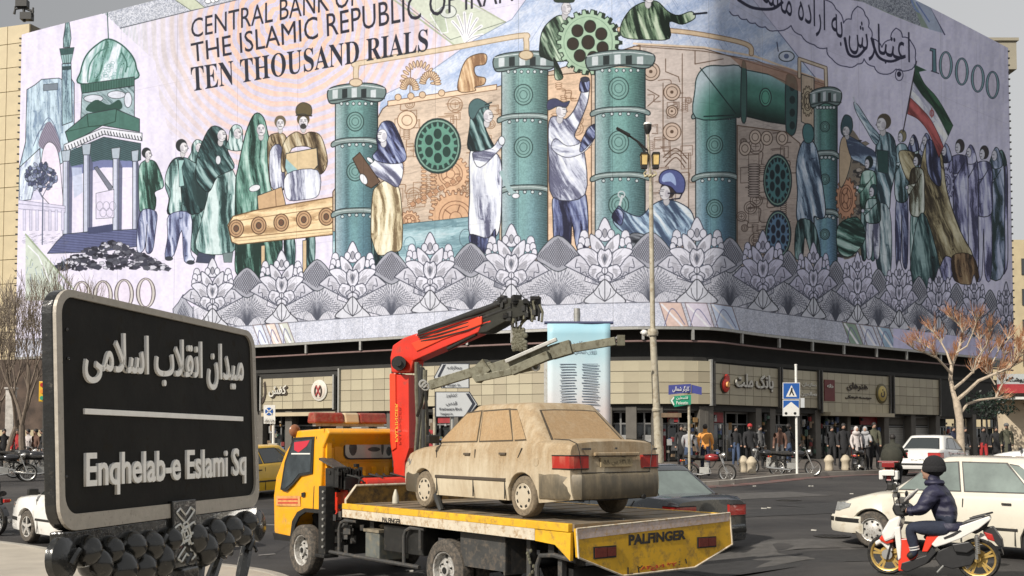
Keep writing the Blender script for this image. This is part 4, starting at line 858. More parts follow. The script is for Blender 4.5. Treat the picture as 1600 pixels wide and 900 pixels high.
# ================================================================= ground, pavements, building
def mix_ground():
    m=bpy.data.materials.new('asphalt'); m.use_nodes=True; n=m.node_tree.nodes; l=m.node_tree.links; b=n['Principled BSDF']
    tc=n.new('ShaderNodeTexCoord')
    def nz(s,d=8,r=.6,mp=None):
        q=n.new('ShaderNodeTexNoise'); q.inputs['Scale'].default_value=s; q.inputs['Detail'].default_value=d; q.inputs['Roughness'].default_value=r
        if mp:
            k=n.new('ShaderNodeMapping'); k.inputs['Rotation'].default_value=(0,0,mp[0]); k.inputs['Scale'].default_value=mp[1]; l.new(tc.outputs['Object'],k.inputs[0]); l.new(k.outputs[0],q.inputs['Vector'])
        else: l.new(tc.outputs['Object'],q.inputs['Vector'])
        return q
    a=nz(.22,6,.65); g=nz(95,3,.7); st=nz(.9,6,.6,(.8,(.12,1.6,1))); pt=nz(1.8,8,.7)
    r=n.new('ShaderNodeValToRGB'); r.color_ramp.elements[0].position=.32; r.color_ramp.elements[0].color=(.022,.021,.022,1); r.color_ramp.elements[1].position=.7; r.color_ramp.elements[1].color=(.072,.067,.063,1); l.new(a.outputs['Fac'],r.inputs[0])
    m1=n.new('ShaderNodeMix'); m1.data_type='RGBA'; m1.blend_type='OVERLAY'; m1.inputs[0].default_value=.55; l.new(r.outputs[0],m1.inputs[6]); l.new(g.outputs['Color'],m1.inputs[7])
    m1.inputs[0].default_value=.0
    v=n.new('ShaderNodeMapRange'); v.inputs['From Min'].default_value=.35; v.inputs['From Max'].default_value=.65; v.inputs['To Min'].default_value=.72; v.inputs['To Max'].default_value=1.3; l.new(g.outputs['Fac'],v.inputs[0])
    v2=n.new('ShaderNodeMapRange'); v2.inputs['From Min'].default_value=.3; v2.inputs['From Max'].default_value=.7; v2.inputs['To Min'].default_value=.8; v2.inputs['To Max'].default_value=1.2; l.new(st.outputs['Fac'],v2.inputs[0])
    mm=n.new('ShaderNodeMath'); mm.operation='MULTIPLY'; l.new(v.outputs[0],mm.inputs[0]); l.new(v2.outputs[0],mm.inputs[1])
    ms=n.new('ShaderNodeVectorMath'); ms.operation='SCALE'; l.new(m1.outputs[2],ms.inputs[0]); l.new(mm.outputs[0],ms.inputs['Scale'])
    # oil spots and pale grit
    sp=n.new('ShaderNodeMapRange'); sp.inputs['From Min'].default_value=.66; sp.inputs['From Max'].default_value=.72; l.new(pt.outputs['Fac'],sp.inputs[0])
    m2=n.new('ShaderNodeMix'); m2.data_type='RGBA'; sc=n.new('ShaderNodeMath'); sc.operation='MULTIPLY'; sc.inputs[1].default_value=.5; l.new(sp.outputs[0],sc.inputs[0]); l.new(sc.outputs[0],m2.inputs[0]); l.new(ms.outputs[0],m2.inputs[6]); m2.inputs[7].default_value=(.022,.021,.02,1)
    # cracks
    w_=n.new('ShaderNodeTexVoronoi'); w_.feature='DISTANCE_TO_EDGE'; w_.inputs['Scale'].default_value=.28; wn=nz(1.1,4)
    ad=n.new('ShaderNodeMix'); ad.data_type='RGBA'; ad.inputs[0].default_value=.12; l.new(tc.outputs['Object'],ad.inputs[6]); l.new(wn.outputs['Color'],ad.inputs[7]); l.new(ad.outputs[2],w_.inputs['Vector'])
    ck=n.new('ShaderNodeMapRange'); ck.inputs['From Min'].default_value=.002; ck.inputs['From Max'].default_value=.006; ck.inputs['To Min'].default_value=.55; l.new(w_.outputs['Distance'],ck.inputs[0])
    m3=n.new('ShaderNodeVectorMath'); m3.operation='SCALE'; l.new(m2.outputs[2],m3.inputs[0]); l.new(ck.outputs[0],m3.inputs['Scale'])
    l.new(m3.outputs[0],b.inputs['Base Color']); b.inputs['Roughness'].default_value=.82; b.inputs['Specular IOR Level'].default_value=.35
    bp=n.new('ShaderNodeBump'); bp.inputs['Strength'].default_value=.35; bp.inputs['Distance'].default_value=.01; l.new(g.outputs['Fac'],bp.inputs['Height']); l.new(bp.outputs[0],b.inputs['Normal'])
    return m
m_asphalt=mix_ground()
xs_=sorted(set([-900,-400,-200,-120,-80,-60,-45]+list(range(-36,0,3))+[0,1,2,2.5,3,3.5,4,4.5,5,5.5,6,8,10,12]+list(range(15,48,3))+[60,80,120,200,400,900])); ys_=sorted(set([-300,-60,-10,0,4,8,9,10,11,12,13,15,17,18.5,20,22,24,26,28,30,32,34,36,39,42,46,50,60,80,120,200,500,1200]))
g=G(); g.add([(x,y,gz(x,y)) for y in ys_ for x in xs_],[(j*len(xs_)+i,j*len(xs_)+i+1,(j+1)*len(xs_)+i+1,(j+1)*len(xs_)+i) for j in range(len(ys_)-1) for i in range(len(xs_)-1)])
g.build('road',m_asphalt,smooth=True,kind='structure')
# far pavement with kerb, along the shops
m_pave=mat('paving_concrete',(.115,.10,.085),.85,var=.3,scale=.8,dust=(.07,.055,.045),dustamt=.35,bump=.2)
m_kerb=mat('kerb_stone',(.34,.32,.28),.8,var=.2,scale=1.4,bump=.2)
m_redk=mat('faded_red_gutter',(.16,.075,.065),.85,var=.35,scale=1.2,dust=(.09,.08,.075),dustamt=.45)
KERB=[(-62,82),(-40,58),(-24,46),(-12,39),(-2,35.5),(4,34.2),(6.5,34.8),(9.7,38),(13.3,41),(16,43.6),(20,46),(30,50),(45,54),(70,58)]
KP=smoothplan(KERB,5)
g=G(); gk=G(); gr=G()
PZ=.84
n_=len(KP)
far=[plan_at(ARCL*i/(n_-1),-4)[0] for i in range(n_)]
# far edge lies well behind the facade
vs=[(x,y,gz(x,y)+.13) for x,y in KP]+[(x+(fx-x)*.5,y+(fy-y)*.5,PZ) for (x,y),(fx,fy) in zip(KP,far)]+[(fx*1.0,fy+8,PZ) for fx,fy in far]
g.add(vs,[(i+r*n_,i+1+r*n_,i+1+(r+1)*n_,i+(r+1)*n_) for r in (0,1) for i in range(n_-1)])
g.build('far_pavement',m_pave,kind='structure',smooth=True)
for i in range(n_-1):
    a=np.array(KP[i]); b=np.array(KP[i+1]); d=(b-a)/np.hypot(*(b-a)); nn=np.array([d[1],-d[0]])
    for q,(o0,o1,z0,z1,gg) in enumerate(((.0,.16,-.1,.145,gk),(.17,.72,-.02,.012,gr))):
        A0=a+nn*o0; A1=a+nn*o1; B0=b+nn*o0; B1=b+nn*o1
        zz=lambda p:gz(p[0],p[1])
        gg.add([(A0[0],A0[1],zz(A0)+z0),(A1[0],A1[1],zz(A1)+z0),(B1[0],B1[1],zz(B1)+z0),(B0[0],B0[1],zz(B0)+z0),(A0[0],A0[1],zz(A0)+z1),(A1[0],A1[1],zz(A1)+z1),(B1[0],B1[1],zz(B1)+z1),(B0[0],B0[1],zz(B0)+z1)],[(4,5,6,7),(0,4,7,3),(1,2,6,5)])
gk.build('far_kerb',m_kerb,kind='structure'); gr.build('road_markings',m_redk,kind='structure')
# near pavement (the median the name sign stands on)
NK=smoothplan([(-40,36),(-22,27),(-13,22.4),(-9.8,20.6),(-7.4,18.5),(-4.9,17.1),(-3.75,16.15),(-3.1,15),(-2.6,13.2),(-1.9,10.6),(-.6,8),(2,6.5),(6,6),(20,5.5)],4)
g=G(); gk=G(); N=len(NK)
vs=[(x,y,.125) for x,y in NK]+[(x,-12,.125) for x,y in NK]
g.add(vs,[(i,i+1,N+i+1,N+i) for i in range(N-1)])
m_pave2=mat('near_paving',(.40,.36,.30),.85,var=.16,scale=1.3,bump=.25)
g.build('near_pavement',m_pave2,kind='structure')
for i in range(N-1):
    a=np.array(NK[i]); b=np.array(NK[i+1]); d=(b-a)/np.hypot(*(b-a)); nn=np.array([-d[1],d[0]])
    A1=a+nn*.14; B1=b+nn*.14
    gk.add([(*a,-.1),(*A1,-.1),(*B1,-.1),(*b,-.1),(*a,.14),(*A1,.14),(*B1,.14),(*b,.14)],[(4,5,6,7),(0,4,7,3),(1,2,6,5)])
gk.build('near_kerb',m_kerb,kind='structure')
m_patch=mat('newer_asphalt',(.030,.029,.029),.9,var=.3,scale=6,bump=.3,bscale=90); m_patch2=mat('older_asphalt',(.085,.080,.075),.9,var=.3,scale=5,bump=.3,bscale=90); m_iron0=mat('manhole_iron',(.05,.047,.043),.55,metal=.5,var=.4,scale=20)
rp_=random.Random(3)
for (px_,py_,wx,wy,m_,rz_) in ((1215,800,1.6,.9,m_patch,.4),(1290,870,2.4,.7,m_patch,.2),(1180,775,2.2,1.0,m_patch2,.5),(1260,850,.9,.6,m_patch2,.1),(1340,790,1.8,1.2,m_patch,.6),(1205,865,1.4,1.2,m_patch2,.3),(30,872-40,1.6,.5,m_patch,.2),(415,800,1.4,.8,m_patch,.3)):
    c=onground(px_,py_); n=16; g=G(); Q=[]
    for k in range(n):
        a=2*math.pi*k/n; q_=1/max(abs(math.cos(a)),abs(math.sin(a)))*rp_.uniform(.86,1.0); u=wx*q_*math.cos(a); v=wy*q_*math.sin(a); x_=c.x+u*math.cos(rz_)-v*math.sin(rz_); y_=c.y+u*math.sin(rz_)+v*math.cos(rz_); Q.append((x_,y_))
    vs=[(x_,y_,gz(x_,y_)+.007) for x_,y_ in Q]+[(c.x,c.y,gz(c.x,c.y)+.008)]; g.add(vs,[(k,(k+1)%n,n) for k in range(n)]); g.build('road_patch',m_,kind='structure',smooth=True)
for (px_,py_) in ((1232,782),(1300,838)):
    c=onground(px_,py_); mh=empty('manhole_cover',c,0,'round iron manhole cover on the asphalt '+('nearer the scooter' if py_>800 else 'nearer the far kerb'),'manhole cover'); g=G(); g.lathe([(.33,.004),(.33,.014),(.29,.014),(.285,.009),(.01,.009)],n=24); 
    for k in range(6):
        for j in range(6):
            if (k-2.5)**2+(j-2.5)**2<8: g.box(((k-2.5)*.09,(j-2.5)*.09,.012),(.05,.05,.006))
    g.build('cover',m_iron0,mh)
# ---------------------------------------------------------------- the mural banner
bann=empty('mural_banner',(0,0,0),0,'huge painted banknote banner wrapped round the rounded corner building','banner')
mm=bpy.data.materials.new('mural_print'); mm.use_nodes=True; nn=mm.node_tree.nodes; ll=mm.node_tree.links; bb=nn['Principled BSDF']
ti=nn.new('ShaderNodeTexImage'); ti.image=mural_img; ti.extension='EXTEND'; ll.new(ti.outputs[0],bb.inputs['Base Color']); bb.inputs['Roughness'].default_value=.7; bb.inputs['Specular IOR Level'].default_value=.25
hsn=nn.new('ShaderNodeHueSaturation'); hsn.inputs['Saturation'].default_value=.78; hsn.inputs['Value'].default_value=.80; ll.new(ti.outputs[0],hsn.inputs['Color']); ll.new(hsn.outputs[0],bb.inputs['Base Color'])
tcn=nn.new('ShaderNodeTexCoord'); nzn=nn.new('ShaderNodeTexNoise'); nzn.inputs['Scale'].default_value=.35; nzn.inputs['Detail'].default_value=4; ll.new(tcn.outputs['Object'],nzn.inputs['Vector']); bpn=nn.new('ShaderNodeBump'); bpn.inputs['Strength'].default_value=.25; bpn.inputs['Distance'].default_value=.3; ll.new(nzn.outputs['Fac'],bpn.inputs['Height']); ll.new(bpn.outputs[0],bb.inputs['Normal'])
NSEG=len(PLAN)
s0=s_of(29,300); s1=s_of(1581,300)
ss=[s0]+[a for a in ARC if s0<a<s1]+[s1]
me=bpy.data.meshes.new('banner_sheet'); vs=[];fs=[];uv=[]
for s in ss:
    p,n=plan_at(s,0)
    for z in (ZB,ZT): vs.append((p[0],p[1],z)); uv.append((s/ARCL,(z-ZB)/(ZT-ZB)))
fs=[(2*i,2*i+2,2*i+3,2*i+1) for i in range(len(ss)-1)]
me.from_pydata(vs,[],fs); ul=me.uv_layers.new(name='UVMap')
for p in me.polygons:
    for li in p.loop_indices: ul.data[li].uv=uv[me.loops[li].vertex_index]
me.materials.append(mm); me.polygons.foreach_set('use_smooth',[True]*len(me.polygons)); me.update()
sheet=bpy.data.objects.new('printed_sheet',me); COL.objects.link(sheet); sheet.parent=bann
# steel frame under and around the banner
def along(s0,s1,n,off,z): 
    return [(*plan_at(s0+(s1-s0)*i/n,off)[0],z) for i in range(n+1)]
def band_mesh(g,s0,s1,n,o0,o1,z0,z1,mi=0):
    for i in range(n):
        a=s0+(s1-s0)*i/n; b=s0+(s1-s0)*(i+1)/n
        q=[plan_at(t,o)[0] for t in (a,b) for o in (o0,o1)]
        g.add([(*q[0],z0),(*q[1],z0),(*q[3],z0),(*q[2],z0),(*q[0],z1),(*q[1],z1),(*q[3],z1),(*q[2],z1)],[(0,1,2,3),(7,6,5,4),(0,4,5,1),(1,5,6,2),(2,6,7,3),(3,7,4,0)],mi)
g=G(); band_mesh(g,s0,s1,100,-.12,-.02,ZB+.01,ZT-.01); g.build('backing_frame',m_steel,bann)
g=G(); band_mesh(g,s0,s1,70,-.12,.06,ZB-.16,ZB-.02); g.build('lower_frame',m_steel,bann,smooth=True)
g=G(); g.tube(along(s0,s1,70,-.1,ZB-.75),.055,6); g.build('rail',mat('rust_red_rail',(.20,.13,.12),.6,var=.2),bann,smooth=True)
posts=[s_of(x) for x in (478,563,645,730,800,880,1005,1083,1160,1218,1270,1319,1370,1417,1470,1520)]+[s0+1.5,s0+9,s0+17]
for s in posts:
    p,n=plan_at(s,-.02); g=G(); g.box((p[0],p[1],ZB-.4),(.13,.13,.56),rz=math.atan2(n[1],n[0])); g.build('rail_post',m_steel,bann)
# hooks at the banner's side edges
g=G()
for s,sg_ in ((s0,-1),(s1,1)):
    p,n=plan_at(s+.1*sg_,.02)
    for k in range(44): g.box((p[0],p[1],ZB+.4+k*.52),(.14,.1,.1))
g.build('edge_hook',m_blackmetal,bann,kind='stuff')
# ---------------------------------------------------------------- the building
bld=empty('corner_building',(0,0,0),0,'long rounded corner commercial block with shops under the huge banner','building')
m_beige=mat('pale_yellow_tile',(.50,.42,.29),.55,var=.10,scale=.6)
m_beige2=mat('ochre_tile',(.56,.47,.30),.55,var=.12,scale=.9)
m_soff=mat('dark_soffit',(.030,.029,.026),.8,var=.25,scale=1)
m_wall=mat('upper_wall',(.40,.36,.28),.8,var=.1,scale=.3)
g=G(); band_mesh(g,s0,s1,90,-12,-.25,ZB+.1,ZT-.35); g.build('upper_wall',m_wall,bld)
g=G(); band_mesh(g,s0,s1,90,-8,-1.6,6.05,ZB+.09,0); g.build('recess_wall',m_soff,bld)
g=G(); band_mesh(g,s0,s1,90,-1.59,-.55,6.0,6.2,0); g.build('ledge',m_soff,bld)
FT,FB=6.0,3.78
# fascia: one tiled sign panel per shop
JN=mat('tile_joint',(.16,.145,.115),.8,var=.2)
def sp(x): return s_of(x,600)
panels=[(150,392),(402,515),(524,612),(620,848),(852,1118),(1124,1226),(1230,1287),(1292,1398),(1404,1476)]
cream=[mat('tile_cream_%s'%w,c,.42,var=.06,scale=1) for w,c in (('light',(.45,.405,.29)),('mid',(.415,.37,.265)),('deep',(.38,.335,.24)))]
shared={}
nfasc=0
for pi,(xa,xb) in enumerate(panels):
    a,b=sp(xa),sp(xb); L=b-a
    top=FT-(.35 if pi in (1,) else .1 if pi in (0,) else 0)-(.1 if pi>4 else 0); bot=FB-(.22 if pi in (2,7,8) else 0)
    g=G(); band_mesh(g,a,b,max(2,int(L/1.6)),-.62,-.44,bot,top,0); back=g.build('sign_panel',JN,bld)
    nt=4; nc=max(1,int(round(L/.78))); tw=L/nc; th=(top-bot)/nt
    for i in range(nc):
        s=a+(i+.5)*tw; p,n=plan_at(s,-.425); 
        for j in range(nt):
            k=(pi,round(tw,3),round(th,3),RN.randint(3))
            if k not in shared:
                g=G(); g.box((0,0,0),(tw-.025,.03,th-.028)); o=g.build('tile',cream[k[3]],back); shared[k]=o.data
            else:
                o=bpy.data.objects.new('tile',shared[k]); COL.objects.link(o); o.parent=back
            o.location=(p[0],p[1],bot+(j+.5)*th); o.rotation_euler=(RN.randn()*.004,0,math.atan2(n[1],n[0])-math.pi/2+RN.randn()*.003)
            nfasc+=1
    # trim bars at each side
    for s in (a-.02,b+.02):
        p,n=plan_at(s,-.38); g=G(); g.box((p[0],p[1],(top+bot)/2),(.1,.22,top-bot+.15),rz=math.atan2(n[1],n[0])-math.pi/2); g.build('panel_trim',m_steel if pi<5 else m_darkgrey,bld)
# recess behind the panels and the shop fronts below
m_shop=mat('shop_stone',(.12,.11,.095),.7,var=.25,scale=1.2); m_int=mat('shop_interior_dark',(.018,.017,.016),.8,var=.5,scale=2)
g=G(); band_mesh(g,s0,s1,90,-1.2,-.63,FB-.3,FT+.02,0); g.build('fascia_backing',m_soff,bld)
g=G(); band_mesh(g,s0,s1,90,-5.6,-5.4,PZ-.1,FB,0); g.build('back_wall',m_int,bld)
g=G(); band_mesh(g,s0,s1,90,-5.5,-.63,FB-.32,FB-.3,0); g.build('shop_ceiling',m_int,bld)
m_frame=mat('grey_aluminium',(.22,.22,.215),.45,metal=.3,var=.1); m_sg=mat('shop_glass',(.03,.035,.035),.06,var=0,spec=.9,coat=.4)
m_redshop=mat('red_shop_panel',(.33,.035,.04),.5,var=.25,scale=2)
shutter=mat('roller_shutter',(.42,.41,.38),.5,metal=.3,var=.12,scale=2)
piers=[395,440,520,560,600,640,700,770,852,945,985,1030,1110,1122,1200,1222,1262,1292,1340,1398,1440,1478,1535,1580]
for x in piers:
    p,n=plan_at(sp(x),-.85); g=G(); w_=.55 if x not in (1262,1340) else .35; g.box((p[0],p[1],(PZ+FB)/2-.2),(w_,.5,FB-PZ+.2),rz=math.atan2(n[1],n[0])-math.pi/2); g.build('pier',m_shop,bld,bevel=.02)
goods=[mat('goods_%s'%w,c,.5,var=.3,scale=6) for w,c in (('red',(.22,.03,.03)),('cream',(.25,.22,.18)),('blue',(.08,.12,.25)),('dark',(.04,.04,.045)),('amber',(.25,.15,.06)),('green',(.05,.10,.07)),('white',(.34,.34,.33)),('tan',(.2,.14,.09)))]
bays=[(402,438,'glass'),(442,518,'door'),(524,558,'shutter'),(562,598,'shutter'),(644,696,'red'),(704,768,'shutter'),(775,848,'glass'),(948,984,'door'),(988,1028,'door'),(1034,1068,'red'),(1070,1108,'stand'),(1126,1160,'red'),(1162,1198,'dark'),(1204,1220,'glass'),(1226,1260,'dark'),(1266,1290,'stand'),(1296,1338,'stand'),(1344,1396,'red'),(1404,1438,'shutter'),(1444,1476,'shutter'),(1484,1532,'glass'),(1538,1577,'dark')]
for xa,xb,kd in bays:
    a,b=sp(xa),sp(xb); zc=(PZ+FB)/2-.15; n_=3
    pc,n=plan_at((a+b)/2,-1.15); rz=math.atan2(n[1],n[0])+math.pi/2; L=b-a
    t=empty('shop_front',(pc[0],pc[1],PZ),rz); t.parent=bld
    H=FB-PZ-.3
    # frame
    g=G()
    for u in np.linspace(-L/2+.05,L/2-.05,2 if kd=='shutter' else 3 if L<4 else 4): g.box((u,0,H/2),(.09,.1,H))
    g.box((0,0,H-.06),(L,.12,.14)); g.box((0,0,H*.74),(L,.09,.08)); g.build('door_frame',m_frame,t)
    if kd=='shutter':
        g=G()
        for k in range(int(H*.74/.11)): g.box((0,.06,.06+k*.11),(L-.12,.03,.10))
        g.build('shutter',shutter,t); g=G(); g.box((0,.05,H*.88),(L-.1,.06,H*.2)); g.build('shutter_box',m_shop,t)
    else:
        g=G(); g.box((0,.12,H*.37),(L-.1,.02,H*.7)); g.build('pane',m_sg,t)
        if kd=='red':
            g=G(); g.box((-L*.3,-.05,H*.33),(L*.32,.08,H*.62)); g.box((L*.2,-.05,H*.87),(L*.5,.08,H*.2)); g.build('red_panel',m_redshop,t)
        if kd in ('stand','red','glass'):
            gg=G()
            for k in range(26 if kd=='stand' else 12):
                u=(RN.rand()-.5)*(L-.5); z=.25+RN.rand()*(H*.8); q=.1+RN.rand()*.22; gg.box((u,-.25-RN.rand()*.35,z),(q,.12,q*(.7+RN.rand()*.8)),mi=RN.randint(8),rz=RN.rand()*.6)
            gg.build('window_goods',goods,t,kind='stuff')
        if kd=='door':
            g=G(); g.box((L*.12,-.03,H*.45),(.5,.03,.36)); g.build('paper_notice',goods[6],t)
# canopies/awning strip over some bays
for xa,xb,z,c in ((1036,1066,3.2,goods[7]),(405,520,3.45,m_beige),(1296,1396,3.45,cream[2])):
    a,b=sp(xa),sp(xb); g=G(); band_mesh(g,a,b,5,-.62,.05 if xa==1296 else -.2,z-.1,z+.12); g.build('canopy',c,bld)
# flat end walls left and right of the banner
p,n=plan_at(s0,0); 
def tilewall(name,pa,pb,z0,z1,dz,m,label,ext=4):
    t=empty(name,(0,0,0),0,label,'building')
    pa=Vector(pa);pb=Vector(pb); d=(pb-pa).normalized(); nv=Vector((d.y,-d.x))
    g=G(); c=(pa+pb)/2-nv*1.6; g.box((c.x,c.y,(z0+z1)/2),((pb-pa).length,3,z1-z0),rz=math.atan2(d.y,d.x)); g.build('wall',JN,t)
    L=(pb-pa).length; nc=int(L/1.9); 
    z=z0
    while z<z1-.1:
        h=min(dz,z1-z)
        for i in range(nc):
            q=pa+d*(L*(i+.5)/nc)-nv*.05; g=G(); g.box((0,0,0),(L/nc-.05,.16,h-.05)); o=g.build('panel',m,t); o.location=(q.x,q.y,z+h/2); o.rotation_euler=(0,0,math.atan2(d.y,d.x))
        z+=dz
    return t
lp,ln=plan_at(s0,-.5); 
r0=ray(-60,300); k=86/r0[1]
tilewall('neighbour_building',(r0[0]*79/r0[1],79),(lp[0]-.15,lp[1]+.6),PZ,at(12,34,77).z,1.75,m_beige2,'tall pale yellow tiled block beyond the left end of the banner')
t=empty('parapet_block',(0,0,0),0,'beige stair tower stub behind the upper right end of the banner','building')
A_=at(1588,64,90); B_=at(1588,108,90); g=G(); g.box((A_.x-2,92,(A_.z+B_.z)/2),(4,4,A_.z-B_.z)); g.box((A_.x-2,92,A_.z+.12),(4.3,4.3,.25)); g.build('tower_wall',mat('stub_render',(.34,.31,.24),.8,var=.12,scale=.5),t)
# low buildings far right with shop sign
t=empty('low_shop_block',(0,0,0),0,'low cream shop with red and white fascia beyond the bare tree','building')
Yk=62; xl=at(1569,650,Yk).x; zt_=at(1580,626,Yk).z; z0_=at(1580,614,Yk).z; z1_=at(1580,600,Yk).z; z2_=at(1580,584,Yk).z
g=G(); g.box((xl+7,Yk+.5,(PZ+zt_)/2),(14,.8,zt_-PZ)); g.build('wall',mat('cream_render',(.62,.52,.38),.75,var=.08,scale=.6),t)
g=G(); g.box((xl+6.8,Yk-.5,zt_+.09),(15,2.2,.14)); g.build('awning_edge',m_white,t)
g=G(); g.box((xl+7,Yk+.2,(z0_+z1_)/2),(14.4,.3,z1_-z0_)); g.build('red_fascia',m_redshop,t)
g=G(); g.box((xl+7,Yk+.25,(z1_+z2_)/2),(14.4,.3,z2_-z1_)); g.build('fascia_board',mat('pale_board',(.42,.45,.45),.6,var=.1,scale=.8),t)
g=G(); g.box((xl+7.1,Yk+.9,(z2_+zt_)/2),(13.8,.6,z2_-zt_)); g.build('roof_block',m_shop,t)
letters('shop_lettering',persian('فروشگاه'),lambda u,v:Vector((xl+.15+1.3*u,Yk+.08,z1_+.08+.34*v)),m_blackmetal,t,thick=(0,-1,0),depth=.02,bold=.04)
for k in range(2):
    g=G(); g.tube([(xl+.4+k*.7,Yk-.02,zt_-.15),(xl+.9+k*.7,Yk-.02,zt_-.6)],.02,5); g.build('wall_cable',m_blackmetal,t)
# dark evergreen shrubs against the shops under the bare tree
for k,(px_,yy_,lab_) in enumerate(((1540,58,'dark evergreen shrub between the bare tree and the cream shop'),(1556,60,'dark green creeper clump on the end of the shop row'))):
    rs=random.Random(k+60); b0=at(px_,632,yy_); t2=empty('evergreen_shrub',(b0.x,yy_,PZ),0,lab_,'shrub'); g=G(); zc_=b0.z-PZ
    g.tube([(0,0,0),(.05,0,zc_*.6),(0,0,zc_)],[.08,.06,.03],7); g.build('stem',m_blackmetal,t2,smooth=True); g=G()
    for _ in range(380):
        a=rs.uniform(0,6.28); r_=rs.random()**.5; c=Vector((r_*1.1*math.cos(a),r_*.6*math.sin(a),zc_+rs.uniform(-.9,.9)*(1-r_*.5))); n_=Vector((rs.gauss(0,1),rs.gauss(0,1),rs.gauss(0,1))).normalized(); o_=n_.orthogonal().normalized()*.09; p2=n_.cross(o_)
        g.add([c-o_,c-p2*.6,c+o_,c+p2*.6],[(0,1,2,3)],mi=rs.randint(0,1))
    g.build('foliage',[mat('dark_leaf',(.008,.016,.010),.5,var=.3),mat('mid_leaf',(.014,.032,.020),.5,var=.3)],t2)
t=empty('distant_apartment_block',(0,0,0),0,'distant sunlit ochre block above the bare tree at the frame edge','building')
g=G(); g.box((58,125,11),(14,10,26)); g.build('wall',m_beige2,t)
for r_ in range(6):
    for c_ in range(3):
        g=G(); g.box((53.5+c_*3.8,119.95,4+r_*3.4),(1.6,.12,1.8)); g.build('window',m_sg,t)
# ================================================================= street name sign in the foreground
SU=Vector(ray(1149,693)); SU.normalize(); SN0=Vector((SU.y,-SU.x,0)).normalized()
SV=(Vector((0,0,1))-SN0*.045); SV=(SV-SU*SV.dot(SU)).normalized(); SNn=SU.cross(SV)
if SNn.dot(Vector((1,-1,0)))<0: SNn=-SNn
_o=at(94,832,3.4)
sgn=empty('street_name_sign',(_o.x+.35,_o.y+.7,.125),0,'large black street name sign with raised white bilingual lettering on ornate iron base','street sign')
def SL(px,py):
    """pixel -> (u,v) on the sign's plane"""
    r=Vector(ray(px,py)); c=Vector((0,0,CAMH)); k=(_o-c).dot(SNn)/r.dot(SNn); q=c+r*k-_o; return q.dot(SU),q.dot(SV)
def SP(u,v,w=0): return _o+SU*u+SV*v+SNn*w
u1=SL(402,650)[0]; vt=SL(90,452)[1]; vtr=SL(396,515)[1]; vb=0; 
HT=(vt+vtr)/2; 
def rrect(a,b,c,d,r,n=6):
    P_=[]
    for cx,cy,a0 in ((c-r,d-r,0),(a+r,d-r,90),(a+r,b+r,180),(c-r,b+r,270)):
        for k in range(n+1): t=math.radians(a0+90*k/n); P_.append((cx+r*math.cos(t),cy+r*math.sin(t)))
    return P_
m_sgnf=mat('worn_pewter_frame',(.40,.365,.31),.45,metal=.1,var=.12,scale=30,dust=(.10,.09,.08),dustamt=.06,bump=.12)
m_sgnp=mat('satin_black_panel',(.013,.012,.010),.62,var=.4,scale=6,dust=(.03,.026,.02),dustamt=.1,bump=.05,spec=.2)
m_iron=mat('black_wrought_iron',(.020,.020,.018),.20,metal=.3,coat=.6,var=.4,scale=18,dust=(.08,.07,.055),dustamt=.10,bump=.15)
m_let=mat('cast_aluminium_letters',(.93,.91,.86),.55,var=.08,scale=20)
fr=lambda u,v,w:tuple(SP(u,v,w))
out_=rrect(0,0,u1,HT,.085); FW=.030
inn=rrect(FW,.052,u1-FW*1.1,HT-FW*.8,.062)
g=G(); g.prism(out_,-.055,-.012,0,fr); g.build('back_casing',m_iron,sgn,world=True,bevel=.006)
# front rim as a ring
g=G(); n=len(out_); vs=[fr(*p,.0) for p in out_]+[fr(*p,.0) for p in inn]+[fr(*p,-.012) for p in out_]+[fr(*p,-.014) for p in inn]
g.add(vs,[(i,(i+1)%n,n+(i+1)%n,n+i) for i in range(n)]+[(2*n+i,2*n+(i+1)%n,(i+1)%n,i) for i in range(n)]+[(n+i,n+(i+1)%n,3*n+(i+1)%n,3*n+i) for i in range(n)]); g.build('rim',m_sgnf,sgn,world=True)
g=G(); g.prism(inn,-.011,-.0105,0,fr); g.build('panel',m_sgnp,sgn,world=True)
def q4(bl,br,tl,tr):
    A=[SL(*p) for p in (bl,br,tl,tr)]; f=bil(*[(a,b,0) for a,b in A]); return lambda u,v:SP(f(u,v).x,f(u,v).y,-.010)
letters('latin_lettering','Enqhelab-e Eslami Sq',q4((135,777),(385,755),(135,707),(385,700)),m_let,sgn,thick=SNn,depth=.010,bold=.02,world=True)
letters('persian_lettering',persian('میدان انقلاب اسلامی'),q4((133,598),(381,612),(133,514),(381,541)),m_let,sgn,thick=SNn,depth=.010,bold=.012,world=True)
A=[SL(*p) for p in ((134,638),(381,651),(381,658),(134,647))]
g=G(); g.prism(A,-.0105,-.002,0,fr); g.build('divider_bar',m_let,sgn,world=True,bevel=.001)
for (x,y) in ((104,515),(106,560),(103,745)):
    a=SL(x,y); g=G(); g.ball(SP(a[0],a[1],.0),(.006,.006,.006)); g.build('rivet',m_iron,sgn,world=True,smooth=True)
